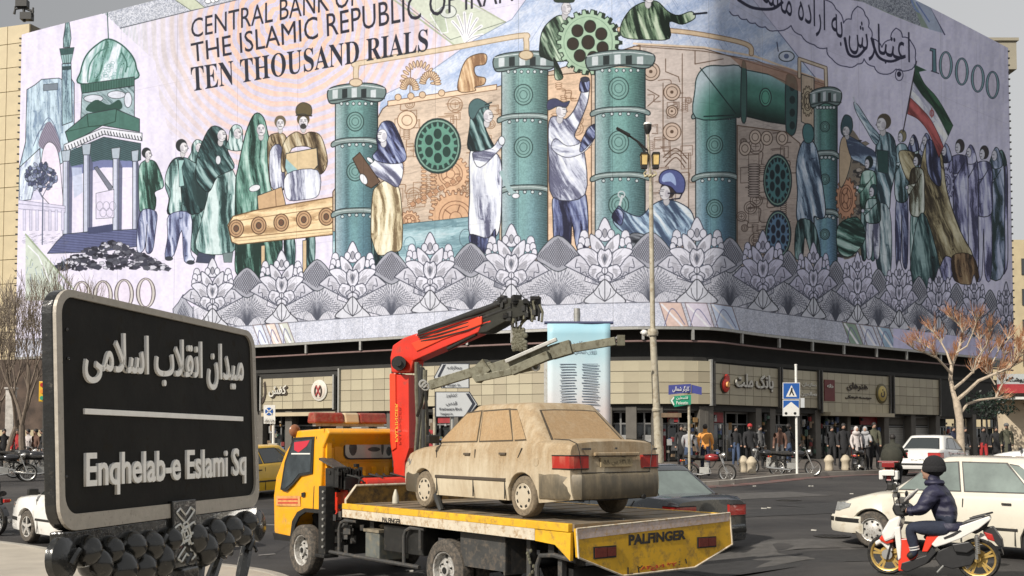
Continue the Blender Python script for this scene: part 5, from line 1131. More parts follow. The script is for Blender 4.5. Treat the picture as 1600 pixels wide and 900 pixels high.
# ornate base under the panel
g=G(); g.prism([(.03,-.05),(u1-.02,-.05),(u1-.02,.0),(.03,.0)],-.06,-.005,0,fr); g.build('bottom_rail',m_iron,sgn,world=True,bevel=.006)
for u in (.035,u1-.0):
    g=G(); RM=Matrix((SV,SNn,SU)).transposed()
    g.lathe([(0,-.022),(.055,-.022),(.07,-.012),(.07,.012),(.055,.022),(0,.022)],c=SP(u,-.085,-.02),n=26,R=Matrix((SU,SV,SNn)).transposed()); g.build('end_scroll',m_iron,sgn,world=True,smooth=True)
RM=Matrix((SU,SV,SNn)).transposed()
k=0
for u,v,a,b,c in ((.14,-.07,.03,.055,.03),(.20,-.12,.035,.06,.03),(.27,-.08,.03,.05,.03),(.33,-.15,.05,.07,.035),(.41,-.08,.04,.055,.03),(.47,-.16,.045,.06,.03),(.53,-.09,.04,.06,.03),(.60,-.15,.04,.07,.03),(.66,-.08,.03,.05,.03),(.86,-.09,.04,.065,.03),(.94,-.14,.05,.07,.03),(1.02,-.08,.04,.06,.03),(1.09,-.13,.04,.06,.03),(1.17,-.08,.05,.06,.03),(1.25,-.11,.04,.05,.03),(1.31,-.06,.035,.05,.03)):
    if u>u1-.04: continue
    g=G(); g.ball(SP(u,v,-.01),(a*1.25,b,c*2.1),n=16,m=9,R=RM@Matrix.Rotation(.3*math.sin(u*37),3,'Z')); 
    o=g.build('cast_bud',m_iron,sgn,world=True,smooth=True,angle=80); k+=1
# curled leaves between the buds
for i,u in enumerate(np.linspace(.1,u1-.08,15)):
    g=G(); s_=1 if i%2 else -1; pts=[]
    for q in range(9):
        t=q/8*4.2; r_=.05*(1-q/11); pts.append(SP(u+s_*r_*math.cos(t),-.10-.04*(i%3)+r_*math.sin(t),.0+.01*math.sin(t*2)))
    g.tube(pts,[.014-.001*q for q in range(9)],7); g.build('curled_leaf',m_iron,sgn,world=True,smooth=True)
# tapering lower frame
for (ua,va,ub,vb_) in ((.05,-.1,.18,-.42),(u1-.03,-.08,u1-.2,-.40),(.18,-.42,u1-.2,-.40),(.34,-.2,.5,-.46),(.95,-.2,.85,-.46),(.2,-.2,.45,-.42),(1.1,-.2,.9,-.42)):
    g=G(); g.tube([SP(ua,va,-.03),SP((ua+ub)/2-.02,(va+vb_)/2,-.02),SP(ub,vb_,-.03)],[.022,.028,.022],8); g.build('scroll_bracket',m_iron,sgn,world=True,smooth=True)
ux=SL(286,830)[0]
g=G(); g.prism([(ux-.085,-.19),(ux+.085,-.19),(ux+.09,.062),(ux-.09,.062)],-.02,.010,0,fr); g.build('centre_strap',m_iron,sgn,world=True,bevel=.004)
g=G(); g.prism([(ux-.07,-.34),(ux+.08,-.34),(ux+.065,-.19),(ux-.065,-.19)],-.03,.03,0,fr); g.build('strap_boss',m_iron,sgn,world=True,bevel=.01)
# white emblem of interlaced eight-sided cells
m_emb=mat('white_emblem_line',(.62,.62,.58),.4,var=.05)
g=G()
def poly_line(P_,r=.0044,close=True):
    Q=P_+P_[:1] if close else P_
    for a,b in zip(Q[:-1],Q[1:]): g.tube([SP(ux+a[0]*2.6,a[1]*1.12+.005,.0125),SP(ux+b[0]*2.6,b[1]*1.12+.005,.0125)],r,4)
for cy in (-.020,-.075,-.13):
    pass
def cell(cx,cy,rx,ry,st=.55):
    P_=[]
    for k in range(8):
        t=math.radians(22.5+45*k); q=1 if k%2 else st+.25; P_.append((cx+rx*q*math.cos(t),cy+ry*q*math.sin(t)))
    poly_line(P_)
for s_ in (-1,1):
    cell(s_*.020,-.047,.013,.020); cell(s_*.020,-.083,.013,.020)
    poly_line([(s_*.004,-.022),(s_*.018,-.002),(s_*.026,.012),(s_*.015,.024),(s_*.008,.012),(0,.0)],close=False)
    poly_line([(s_*.004,-.108),(s_*.018,-.128),(s_*.026,-.142),(s_*.015,-.154),(s_*.008,-.142),(0,-.13)],close=False)
cell(0,-.065,.015,.03); cell(0,-.065,.007,.014); cell(0,-.035,.009,.012); cell(0,-.095,.009,.012)
g.build('emblem',m_emb,sgn,world=True)
g=G(); b=SP(ux,-.3,-.04); g.tube([b,(b.x,b.y,.9),(b.x,b.y,.13)],[.09,.07,.11],14); g.box((b.x,b.y,.16),(.34,.34,.08)); g.build('post',m_iron,sgn,world=True,smooth=True)
# ================================================================= recovery truck
TA=Vector((.67,11.99,0)); TPSI=math.radians(39.5); TF=Vector((-math.sin(TPSI),math.cos(TPSI),0)); TR=Vector((math.cos(TPSI),math.sin(TPSI),0))
TRZ=math.atan2(TF.y,TF.x)
trk=empty('recovery_truck',(0,0,0),0,'yellow flatbed recovery truck with red hydraulic crane carrying the dusty saloon','tow truck')
trk.location=TA; trk.rotation_euler=(0,0,TRZ)
def TP(a,w,z): return TA+TF*a+TR*w+Vector((0,0,z))     # along (forward), across (right), up
def LSide(px,py,w=-.02):
    """pixel -> (along, z) on the truck's left side plane"""
    r=Vector(ray(px,py)); c=Vector((0,0,CAMH)); k=(TA+TR*w-c).dot(TR)/r.dot(TR); q=c+r*k-TA; return q.dot(TF),q.z
def LRear(px,py,a=0.0):
    r=Vector(ray(px,py)); c=Vector((0,0,CAMH)); k=(TA+TF*a-c).dot(TF)/r.dot(TF); q=c+r*k-TA; return q.dot(TR),q.z
def loc(a,w,z): return Vector((a,-w,z))
frS=lambda w0:(lambda a,z,w:tuple(loc(a,w0+w,z)))
frR=lambda a0:(lambda w,z,a:tuple(loc(a0+a,w,z)))
m_yel=mat('yellow_truck_paint',(.80,.37,.010),.32,var=.10,scale=2.5,coat=.5,dust=(.42,.27,.08),dustamt=.16)
m_yeld=mat('scuffed_yellow_paint',(.74,.42,.02),.42,var=.2,scale=3,dust=(.28,.17,.05),dustamt=.24,coat=.2)
m_redp=mat('red_crane_paint',(.62,.035,.018),.34,var=.14,scale=3,coat=.3,dust=(.2,.05,.03),dustamt=.12)
m_deck=mat('worn_deck_steel',(.20,.17,.13),.6,metal=.3,var=.4,scale=4,dust=(.30,.22,.13),dustamt=.4)
m_pale=mat('scuffed_white_stripe',(.62,.55,.43),.45,var=.18,scale=6,dust=(.30,.17,.06),dustamt=.25)
m_pink=mat('pink_reflective_tape',(.58,.47,.42),.4,var=.25,scale=12,dust=(.5,.3,.1),dustamt=.25)
m_cream=mat('cream_lens',(.62,.5,.32),.3,var=.15)
m_redglass=mat('dusty_beacon_lens',(.30,.045,.03),.3,var=.35,scale=9,dust=(.28,.12,.07),dustamt=.3)
m_hose=mat('hydraulic_hose',(.03,.03,.028),.4,var=.3,scale=12)
m_olive=mat('olive_grey_steel',(.17,.165,.12),.5,metal=.25,var=.25,scale=6,dust=(.09,.08,.05),dustamt=.3)
DZ=1.14; DL=4.87; DW=2.6
# deck
g=G(); g.add([loc(a,w,DZ) for a,w in ((.02,.04),(DL,.04),(DL,DW-.04),(.02,DW-.04))]+[loc(a,w,DZ-.08) for a,w in ((.02,.04),(DL,.04),(DL,DW-.04),(.02,DW-.04))],[(0,1,2,3),(7,6,5,4),(0,4,5,1),(1,5,6,2),(2,6,7,3),(3,7,4,0)]); g.build('deck',m_deck,trk)
for w0 in (0,DW):
    g=G(); g.prism([(.05,DZ+.008),(DL,DZ+.008),(DL,DZ-.075),(.05,DZ-.085)],-.03,.045 if w0==0 else .03,0,frS(w0)); g.build('side_rail',m_yeld,trk,bevel=.008)
    g=G(); g.prism([(.62,DZ-.078),(DL,DZ-.078),(DL,DZ-.19),(.62,DZ-.215)],-.025,.03,0,frS(w0)); g.build('side_stripe',m_pale,trk,bevel=.004)
    g=G(); g.prism([(.02,DZ-.09),(.62,DZ-.09),(.62,DZ-.22),(.28,DZ-.24),(.03,DZ-.40)],-.02,.03,0,frS(w0)); g.build('rear_gusset',m_yeld,trk,bevel=.004)
for k in range(9):
    g=G(); g.box(loc(.5+k*.5,DW/2,DZ+.004),(.03,DW-.12,.008)); g.build('deck_weld',m_deck,trk)
g=G(); g.tube([loc(.1,.9,DZ+.01),loc(DL-.6,.9,DZ+.01)],.012,6); g.build('winch_cable',m_darkgrey,trk)
# rear plate
P_=[LRear(*p) for p in ((896,826),(1135,801),(1139,850),(1080,886),(968,899),(899,871))]
g=G(); g.prism(P_,-.05,.0,0,frR(0)); plate=g.build('tail_board',m_yeld,trk,bevel=.006)
g=G(); w0,z0=P_[0]; w1,z1=P_[1]; g.prism([(w0+.01,z0-.005),(w1-.01,z1-.005),(w1-.01,z1-.10),(w0+.01,z0-.115)],-.057,-.052,0,frR(0)); g.build('reflective_tape',m_pink,plate)
g=G(); 
for (a,b) in zip(P_,P_[1:]+P_[:1]): g.tube([loc(-.052,*a),loc(-.052,*b)],.012,5)
g.build('plate_edge',m_pale,plate)
def rearq(bl,br,tl,tr,off=-.053):
    A=[LRear(*p) for p in (bl,br,tl,tr)]; f=bil(*[(a,b,0) for a,b in A]); return lambda u,v:loc(off,f(u,v).x,f(u,v).y)
m_ink=mat('faded_black_lettering',(.035,.03,.025),.6,var=.5,scale=20)
letters('rear_lettering','PALFINGER',rearq((977,852),(1066,842),(977,835),(1066,827)),m_ink,plate,thick=(-1,0,0),depth=.004,bold=.04)
m_redink=mat('faded_red_lettering',(.5,.06,.03),.6,var=.3,scale=20)
letters('rear_number','۸۴ع۱۶۱ ۳۲',rearq((996,893),(1052,886),(996,883),(1052,876)),m_redink,plate,thick=(-1,0,0),depth=.004,bold=.04)
letters('rear_bracket_mark','L ۲          : ۱',rearq((975,898),(1068,880),(975,886),(1068,872),),m_ink,plate,thick=(-1,0,0),depth=.003)
letters('side_mark','PALFINGER',(lambda A:(lambda u,v:loc(A[0][0]+(A[1][0]-A[0][0])*u,-.028,A[0][1]+(A[2][1]-A[0][1])*v)))([LSide(598,816),LSide(627,818),LSide(598,808)]),m_ink,trk,thick=(0,1,0),depth=.003,bold=.02)
for x0,x1,ya,yb in ((922,957,854,873),(1084,1113,839,856)):
    a=LRear(x0,yb); b=LRear(x1,yb-3 if x0<1000 else yb-2); c=LRear(x0,ya)
    g=G(); g.prism([a,b,(b[0],b[1]+(c[1]-a[1])),c],-.064,-.05,0,frR(0)); L_=g.build('tail_light',m_blackmetal,plate)
    g=G(); g.prism([(a[0]+.02,a[1]+.015),((a[0]+b[0])/2+.02,(a[1]+b[1])/2+.015),((a[0]+b[0])/2+.02,c[1]-.015),(a[0]+.02,c[1]-.012)],-.07,-.063,0,frR(0)); g.prism([((a[0]+b[0])/2+.03,b[1]+.02),(b[0]-.01,b[1]+.02),(b[0]-.01,c[1]-.02),((a[0]+b[0])/2+.03,c[1]-.02)],-.07,-.063,0,frR(0)); g.build('lens',mat('dull_red_lens',(.16,.03,.02),.3,var=.3,scale=30),L_)
# headboard
g=G(); g.prism([(0.0,DZ),(0.0,DZ+.06),(.17,DZ+.26),(DW-.2,DZ+.26),(DW,DZ+.06),(DW,DZ)],DL-.05,DL-.01,0,frR(0)); hb=g.build('headboard',mat('grimy_yellow_paint',(.28,.16,.03),.6,var=.4,scale=4,dust=(.07,.05,.03),dustamt=.4),trk,bevel=.004)
g=G(); g.tube([loc(DL-.06,0,DZ-.02),loc(DL-.06,0,DZ+.06),loc(DL-.06,.17,DZ+.26),loc(DL-.06,DW-.2,DZ+.26)],.018,6); g.build('headboard_edge',m_pale,trk)
g=G(); g.lathe([(.05,0),(.045,.09),(.03,.15),(.012,.2)],c=loc(4.35,.55,DZ+.01),n=12); g.build('plastic_cone',mat('dusty_plastic',(.5,.47,.38),.5),trk,smooth=True)
# chassis
for w_ in (.85,1.65):
    g=G(); g.box(loc(3.35,w_,.80),(6.1,.08,.22)); g.build('chassis_rail',m_blackmetal,trk)
for a in (.5,1.4,3.4,4.3,5.0):
    g=G(); g.box(loc(a,1.27,.86),(.1,DW-.3,.16)); g.build('cross_member',m_blackmetal,trk)
def wheel(name,c,r,wd,style,parent,m_rim,side=1,tread=m_black,axis_local=True):
    """side +1: outer face towards +Y of the vehicle"""
    g=G(); ri=r*.60 if style=='truck' else r*.64
    h=wd/2
    g.lathe([(ri,-h*.9),(ri*1.04,-h),(r*.90,-h),(r*.985,-h*.72),(r,-h*.4),(r,h*.4),(r*.985,h*.72),(r*.90,h),(ri*1.04,h),(ri,h*.9)],axis='Y',n=36,cap=False)
    g.lathe([(ri*.999,-h*.85*side),(ri*.2,-h*.85*side)],axis='Y',n=24,cap=False)
    hold=empty(name,c,0); hold.parent=parent
    g.build('tyre',tread,hold,smooth=True)
    s=side; g=G(); R=ri; 
    prof={'truck':[(R,.88),(R*.93,.8),(R*.90,.1),(R*.62,.0),(R*.60,.35),(R*.34,.42),(R*.30,.75),(.001,.78)],
          'cap':[(R,.92),(R*.95,.98),(R*.86,.90),(R*.55,1.0),(R*.3,1.04),(.001,1.0)],
          'steel':[(R,.92),(R*.93,.85),(R*.88,.4),(R*.5,.6),(R*.28,.75),(.001,.78)],
          'alloy':[(R,.92),(R*.93,.88),(R*.90,.25),(R*.3,.25),(.001,.25)]}[style]
    g.lathe([(a,b*h*s) for a,b in prof],axis='Y',n=36,cap=False); mi=0
    if style=='alloy':
        for k in range(5):
            t=2*math.pi*k/5+.3; d=Vector((math.cos(t),0,math.sin(t))); g.beam(d*R*.12+Vector((0,h*s*.8,0)),d*R*.95+Vector((0,h*s*.8,0)),R*.3,h*.3,up=(0,1,0),w2=R*.2)
        g.lathe([(R*.2,h*s*.6),(R*.2,h*s*.92),(.001,h*s*.95)],axis='Y',n=14)
    g.build('rim',m_rim,hold,smooth=True)
    g=G()
    if style=='truck':
        for k in range(6): t=k*math.pi/3+.2; g.lathe([(R*.105,h*s*.05),(R*.105,h*s*.12)],c=(R*.74*math.cos(t),0,R*.74*math.sin(t)),axis='Y',n=10)
        for k in range(6): t=k*math.pi/3+.7; g.lathe([(R*.05,h*s*.4),(R*.05,h*s*.62)],c=(R*.45*math.cos(t),0,R*.45*math.sin(t)),axis='Y',n=8)
        g.lathe([(R*.18,h*s*.75),(R*.18,h*s*.84)],axis='Y',n=12)
    elif style=='cap':
        for k in range(8):
            t=k*math.pi/4+.3; d=Vector((math.cos(t),0,math.sin(t))); q=Vector((-math.sin(t),0,math.cos(t))); g.box(d*R*.76+Vector((0,h*s*.955,0)),(R*.16,h*.05,R*.26),R=Matrix((d,Vector((0,1,0)),q)).transposed())
    elif style=='steel':
        for k in range(8): t=k*math.pi/4; g.lathe([(R*.1,h*s*.45),(R*.1,h*s*.66)],c=(R*.68*math.cos(t),0,R*.68*math.sin(t)),axis='Y',n=8)
    elif style=='alloy':
        g.lathe([(R*.86,h*s*.27),(R*.25,h*s*.27)],axis='Y',n=24)
    if g.v: g.build('rim_holes',m_blackmetal,hold,kind='stuff')
    return hold
m_rimt=mat('silver_truck_rim',(.58,.57,.54),.4,metal=.3,var=.2,scale=12,dust=(.2,.16,.12),dustamt=.3)
m_tyr=mat('dusty_tyre',(.060,.055,.048),.9,var=.3,scale=10,dust=(.17,.14,.11),dustamt=.35)
wheel('front_wheel',loc(6.03,.05,.385),.385,.22,'truck',trk,m_rimt,1,m_tyr); wheel('front_wheel',loc(6.03,1.83,.385),.385,.22,'truck',trk,m_rimt,-1,m_tyr)
for a in (2.50,):
    wheel('rear_wheel',loc(a,.16,.40),.40,.22,'truck',trk,m_rimt,1,m_tyr); wheel('rear_wheel',loc(a,.42,.40),.40,.22,'truck',trk,m_rimt,1,m_tyr); wheel('rear_wheel',loc(a,2.1,.40),.40,.22,'truck',trk,m_rimt,-1,m_tyr)
g=G(); g.tube([loc(2.5,.3,.4),loc(2.5,2.1,.4)],.09,10); g.ball(loc(2.5,1.2,.4),(.2,.2,.2)); g.build('rear_axle',m_blackmetal,trk,smooth=True)
g=G(); g.tube([loc(6.03,.2,.38),loc(6.03,1.7,.38)],.06,8); g.build('front_axle',m_blackmetal,trk)
# mud guards, boxes, side guard
g=G(); g.box(loc(1.75,.12,.72),(.9,.03,.46)); g.box(loc(1.32,.35,.70),(.03,.5,.5)); g.build('mud_flap',m_darkgrey,trk)
g=G(); g.box(loc(3.45,.2,.72),(.95,.25,.36)); g.build('tool_locker',m_blackmetal,trk,bevel=.01)
g=G(); g.box(loc(4.15,.28,.59),(.36,.5,.40)); bt=g.build('battery_box',mat('grey_green_box',(.12,.13,.12),.5,var=.25,scale=5,dust=(.2,.18,.13),dustamt=.3),trk,bevel=.015)
g=G(); g.box(loc(4.15,.28,.80),(.40,.54,.04)); 
for k in range(5): g.ball(loc(4.02+.07*k,.22+.05*(k%2),.85),(.06,.05,.035))
g.build('box_lid_clutter',mat('rag_brown',(.2,.17,.12),.8,var=.4,scale=12),bt,smooth=True)
g=G(); g.tube([loc(2.98,.02,.40),loc(5.25,.0,.42)],.028,8); g.build('side_guard_rail',m_darkgrey,trk,smooth=True)
for a in (3.32,5.0):
    g=G(); g.tube([loc(a+.02,.02,.42),loc(a+.02,.02,.78),loc(a-.03,.02,.86),loc(a-.14,.02,.90),loc(a-.42,.05,.90)],.026,8); g.build('bent_guard_tube',m_darkgrey,trk,smooth=True)
g=G(); g.tube([loc(2.98,.03,.95),loc(2.98,.03,.62)],.02,6); g.build('strut',m_darkgrey,trk)
for a in (.95,.40):
    g=G(); g.box(loc(a,.2,.62),(.07,.07,.8)); g.build('support_leg',m_darkgrey,trk)
g=G(); g.tube([loc(.72,.1,.3),loc(.72,.1,.62),loc(.66,.1,.74),loc(.45,.12,.76),loc(.1,.15,.72)],.03,8); g.build('bent_bumper_tube',m_darkgrey,trk,smooth=True)
g=G()
for k in range(16): a=.85+.02*math.sin(k*1.9); g.ball(loc(a+.06*math.sin(k*.8),.12,.78-.035*k),(.02,.02,.025),n=6,m=4)
g.build('hanging_chain',m_olive,trk,smooth=True)
g=G(); g.box(loc(.35,1.27,.55),(.12,2.0,.12)); g.build('underrun_bar',m_blackmetal,trk)
# ---- cab
CL=[(453,671),(500,668),(503,676),(497,700),(496,800),(490,799),(478,796),(466,802),(459,815),(455,838),(440,841),(431,838),(428,828),(427,775),(431,738),(444,704),(455,684),(449,677)]
side=[LSide(*p,w=.02) for p in [(456,673),(503,669),(507,676),(499,700),(498,802),(487,798),(476,797),(466,803),(459,815),(455,842),(431,840),(428,830),(427,775),(430,745),(441,708),(452,686),(450,677)]]
CW=1.88
g=G(); n=len(side)
# side walls taper a little towards the roof
def cabv(a,z,w): 
    k=.0 if z<1.35 else (z-1.35)*.09
    return loc(a,(.02+k) if w==0 else (.02+CW-k),z)
vs=[cabv(a,z,0) for a,z in side]+[cabv(a,z,1) for a,z in side]
# body shell: roof, back, front, sides with arches
g.add(vs,[tuple(range(n))[::-1],tuple(range(n,2*n))]+[(i,(i+1)%n,n+(i+1)%n,n+i) for i in range(n)])
cab=g.build('cab',m_yel,trk,bevel=.03,seg=3)
ar=max(a for a,z in side if z>2); back=side[3][0]
def sidepoly(name,px,m,off=.018,th=.014,parent=cab,bev=0,**k):
    Q=[LSide(*p,w=.0) for p in px]; g=G(); nn_=len(Q)
    f=lambda a,z,w:tuple(Vector(cabv(a,z,0))+Vector((0,off+w,0)))
    g.prism(Q,0,th,0,f); return g.build(name,m,parent,bevel=bev,**k)
sidepoly('window_surround',[(451,684),(484,682),(485,740),(467,744),(457,757),(446,768),(437,765),(441,722)],m_blackmetal,off=.0,th=.012)
sidepoly('side_window',[(454,688),(481,686),(482,737),(465,740),(455,754),(444,764),(440,762),(444,722)],mat('cab_glass',(.035,.045,.05),.08,var=.6,scale=3,coat=.5),off=.008,th=.008)
sidepoly('red_sun_sticker',[(454,691),(478,688),(474,697),(462,707),(455,703)],mat('red_window_sticker',(.5,.03,.05),.4,var=.1),off=.016,th=.003)
sidepoly('white_sticker_trim',[(451,708),(480,708),(480,710),(451,710)],m_white,off=.016,th=.003)
sidepoly('door_panel_plate',[(430,775),(467,775),(468,791),(430,790)],mat('orange_notice_plate',(.62,.30,.10),.5,var=.3,scale=12),off=.0,th=.006)
sidepoly('door_seam',[(486,682),(487.2,682),(488,796),(486.8,796)],m_blackmetal,off=-.002,th=.004)
sidepoly('fuel_cap',[(470,770),(475,769),(475,776),(470,777)],m_blackmetal,off=.0,th=.012)
sidepoly('wheel_arch_trim',[(453,846),(457,814),(465,800),(476,794),(499,796),(499,802),(478,800),(468,807),(462,820),(458,846)],m_blackmetal,off=.0,th=.03)
sidepoly('front_bumper',[(426,832),(455,838),(455,846),(428,843)],m_blackmetal,off=.0,th=.02)
sidepoly('persian_notice_line',[(433,779),(464,779),(464,781.5),(433,781.5)],m_redink,off=.006,th=.002); sidepoly('persian_notice_line',[(433,784.5),(464,784.5),(464,787),(433,787)],m_redink,off=.006,th=.002)
g=G(); g.box(loc(5.98,1.0,.58),(1.0,1.3,.5)); g.build('wheel_well',m_blackmetal,trk)
g=G(); g.box(loc(7.12,.96,.62),(.08,1.75,.28)); g.build('bumper',m_darkgrey,trk,bevel=.02)
# windscreen (faces away but part of the cab)
g=G(); a0,z0=side[13]; a1,z1=side[15]; g.add([loc(a0+.02,.18,z0+.03),loc(a0+.02,CW-.15,z0+.03),loc(a1+.02,CW-.2,z1),loc(a1+.02,.22,z1)],[(0,1,2,3)]); g.build('windscreen',m_glass,cab)
# back wall details
def backbox(name,x0,y0,x1,y1,m,off,th,bev=0,parent=cab):
    a=LRear(x0,y1,a=back); b=LRear(x1,y0,a=back); g=G(); P4=rrect(a[0],a[1],b[0],b[1],min(.09,(b[0]-a[0])*.25,(b[1]-a[1])*.3),4) if bev else [(a[0],a[1]),(b[0],a[1]),(b[0],b[1]),(a[0],b[1])]
    g.prism(P4,-off-th,-off,0,frR(back)); return g.build(name,m,parent)
backbox('back_recess',522,677,619,722,mat('shade_tinted_yellow',(.62,.28,.012),.4,var=.1),.004,.008,1)  # cab yellow deepened: the back wall's shade put into its colour
backbox('window_gasket',536,681,617,718,m_blackmetal,.012,.014,1)
gw=backbox('back_window',538,683,615,716,mat('back_window_glass',(.40,.42,.37),.12,var=.35,scale=1.6,coat=.3),.022,.008,1)
for nm,c,r_ in (('seat_silhouette',(550,700),(.1,.16)),('headrest_silhouette',(561,687),(.05,.05)),('steering_silhouette',(583,702),(.16,.05)),('pillar_silhouette',(596,699),(.035,.16)),('seat_silhouette',(606,705),(.07,.1))):
    q=LRear(*c,a=back); g=G(); g.ball(loc(back-.026,q[0],q[1]),(.006,r_[0],r_[1]),n=14,m=8); g.build(nm,mat('cab_interior_dark',(.05,.06,.055),.6,var=.5,scale=8),gw,smooth=True)
for x in (514,): backbox('corner_pillar',508,674,516,770,m_yel,.0,.05)
for x in (566,583,602): backbox('pressed_rib',x-3,729,x+4,745,m_yel,.0,.03,1)
backbox('lower_back_panel',545,722,620,750,mat('shade_tinted_yellow',(.62,.28,.012)),.002,.01)
backbox('roof_gutter',505,671,620,675,m_yel,.0,.03)
# exhaust stack
q=LRear(612,735,a=back); g=G(); g.tube([loc(back-.1,q[0],q[1]-.15),loc(back-.1,q[0]+.1,q[1]+.2),loc(back-.1,q[0]+.12,q[1]+.5)],.07,10); g.build('exhaust_stack',m_blackmetal,trk,smooth=True)
# beacons
ZR=2.25
g=G(); g.box(loc(6.15,.85,ZR+.045),(.10,1.25,.05)); lb=g.build('light_bar',m_steel,trk)
for w0,w1,m_ in ((.16,.70,m_redglass),(.70,.98,m_cream),(.98,1.50,m_redglass)):
    g=G(); g.box(loc(6.15,(w0+w1)/2,ZR+.15),(.26,(w1-w0)-.01,.17),tx=.7); g.build('beacon_lens',m_,lb,bevel=.03)
g=G(); g.ball(loc(6.5,.08,2.2),(.05,.10,.10),n=12,m=8); g.build('amber_beacon',mat('amber_beacon_lens',(.28,.12,.06),.3,var=.4,scale=10),trk,smooth=True)
# hydraulic unit behind the cab
g=G(); g.box(loc(5.35,.20,1.50),(.24,.32,.28)); 
for k in range(9): g.box(loc(5.18,.06+.05*k,1.50+.02*math.sin(k*5)),(.12,.02,.28))
for k in range(14): g.box(loc(5.1+RN.rand()*.4,.05+RN.rand()*.45,1.30+RN.rand()*.4),(.07,.06,.05))
g.build('valve_block',m_blackmetal,trk,bevel=.004)
g=G(); g.prism([(5.6,1.76),(5.15,1.64),(5.15,1.66),(5.6,1.79)],0,.22,0,frS(.0)); g.build('control_shelf',m_darkgrey,trk)
g=G(); g.box(loc(5.35,.0,.88),(.2,.17,1.0)); g.box(loc(5.35,.0,.36),(.28,.25,.05)); st=g.build('stabiliser_leg',m_blackmetal,trk,bevel=.01)
g=G()
for k in range(9): g.lathe([(.02,0),(.02,.02)],c=loc(5.27,-.1,.5+k*.1),axis='Y',n=6)
g.build('stabiliser_bolts',m_steel,st)
g=G(); g.beam(loc(5.2,.15,1.42),loc(5.2,2.2,1.42),.2,.2); g.build('stabiliser_beam',m_blackmetal,trk,bevel=.015)
g=G(); g.prism([LSide(512,764,w=.25),LSide(528,764,w=.25),LSide(533,748,w=.25),LSide(545,762,w=.25),LSide(538,790,w=.25),LSide(517,815,w=.25),LSide(516,780,w=.25)],0,.12,0,frS(.25)); g.build('crane_base_plate',m_redp,trk,bevel=.01)
g=G(); g.tube([loc(5.0,.42,1.40),loc(5.0,1.12,1.40)],.10,18); g.build('slew_cylinder',m_redp,trk,smooth=True)
for k in range(7):
    g=G(); w_=.2+.13*k; g.tube([loc(5.15,w_,1.55),loc(4.95,w_+.12,1.5-.1*(k%3)),loc(5.05,w_+.1,1.2),loc(5.2,w_,.95)],.016,6); g.build('hose',m_hose,trk,smooth=True)
g=G()
for k in range(34): g.box(loc(4.95+RN.rand()*.55,.05+RN.rand()*.6,.45+RN.rand()*.75),(.05+RN.rand()*.12,.05+RN.rand()*.08,.03+RN.rand()*.09),rz=RN.rand())
g.build('pipework',m_darkgrey,trk,kind='stuff')
# ---- crane (world coordinates, in its own plane)
def C(px,py,dy=0): 
    Y=16.7-1.5*(px-640)/195+dy; return at(px,py,Y)
def cpoly(name,px,m,th=.3,dy=0,parent=trk,bev=.012,**k):
    F_=[C(*p,dy=dy) for p in px]; cn=(C(840,500)-C(640,500)).cross(Vector((0,0,1))).normalized(); g=G(); n=len(F_)
    vs=[p-cn*th/2 for p in F_]+[p+cn*th/2 for p in F_]
    g.add(vs,[tuple(range(n))[::-1],tuple(range(n,2*n))]+[(i,(i+1)%n,n+(i+1)%n,n+i) for i in range(n)]); return g.build(name,m,parent,world=True,bevel=bev,**k)
cpoly('crane_column',[(616,586),(646,586),(647,700),(640,722),(640,760),(624,760),(622,722),(617,690)],m_redp,.22,dy=.0)
cpoly('column_face_plate',[(617,584),(626,584),(627,700),(620,705)],mat('bright_red_paint',(.72,.06,.02),.35,var=.1,coat=.3),.24,dy=-.02)
letters('column_lettering','PALFINGER',(lambda f:(lambda u,v:f(u,v)))(bil(C(617.5,690,-.24),C(617.5,630,-.24),C(621.5,690,-.24),C(621.5,630,-.24))),mat('yellow_decal',(.7,.45,.05),.5),trk,thick=(0,-1,0),depth=.004,world=True)
cpoly('elbow',[(618,560),(622,540),(640,528),(660,521),(664,532),(656,560),(650,583),(620,583)],m_redp,.26,bev=.03)
cpoly('first_boom',[(648,529),(700,512),(756,494),(762,506),(756,520),(664,560),(650,566)],m_redp,.26)
cpoly('boom_top_plate',[(652,537),(700,517),(762,495),(762,508),(700,532),(660,550)],mat('bright_red_paint',(.72,.06,.02)),.28,dy=-.02)
for a,b,r_,m_ in (((656,520),(795,470),.052,m_blackmetal),((672,529),(770,492),.03,m_olive),((676,534),(780,498),.028,m_redp),((666,515),(745,485),.03,m_hose),((700,545),(744,522),.03,m_blackmetal),((725,508),(800,480),.036,m_blackmetal)):
    g=G(); g.tube([C(*a,dy=-.12),C(*b,dy=-.12)],r_,10); g.build('lift_cylinder',m_,trk,world=True,smooth=True)
for k in range(4):
    g=G(); P4=[C(652+k*2,524+k*3,-.2),C(680,514+k*5,-.22),C(730,498+k*6,-.2),C(790,482+k*4,-.1)]; g.tube(P4,.012,5); g.build('hose',m_hose,trk,world=True,smooth=True)
cpoly('boom_box',[(742,505),(752,488),(800,466),(826,470),(834,492),(800,502),(768,520),(756,522)],mat('dark_boom_steel',(.03,.03,.024),.5,metal=.3,var=.4,scale=6),.24,bev=.015)
g=G()
for k in range(60):
    t=RN.rand(); x=772+t*70; y=468+RN.rand()*34-8*t; p=C(x,y,-.2+RN.rand()*.3); g.box(p,(.03+RN.rand()*.10,.06,.03+RN.rand()*.07),rz=RN.rand()*3)
g.build('boom_end_linkage',m_blackmetal,trk,world=True,kind='stuff')
for k in range(12):
    g=G(); p=C(788+k*5,470+3*(k%3),-.1); q=C(792+k*5+RN.randn()*3,498+RN.rand()*8,-.15); g.tube([p,(p+q)/2+Vector((.03,0,.02)),q],.018,6); g.build('linkage_rod',m_olive if k%2 else m_blackmetal,trk,world=True,smooth=True)
g=G()
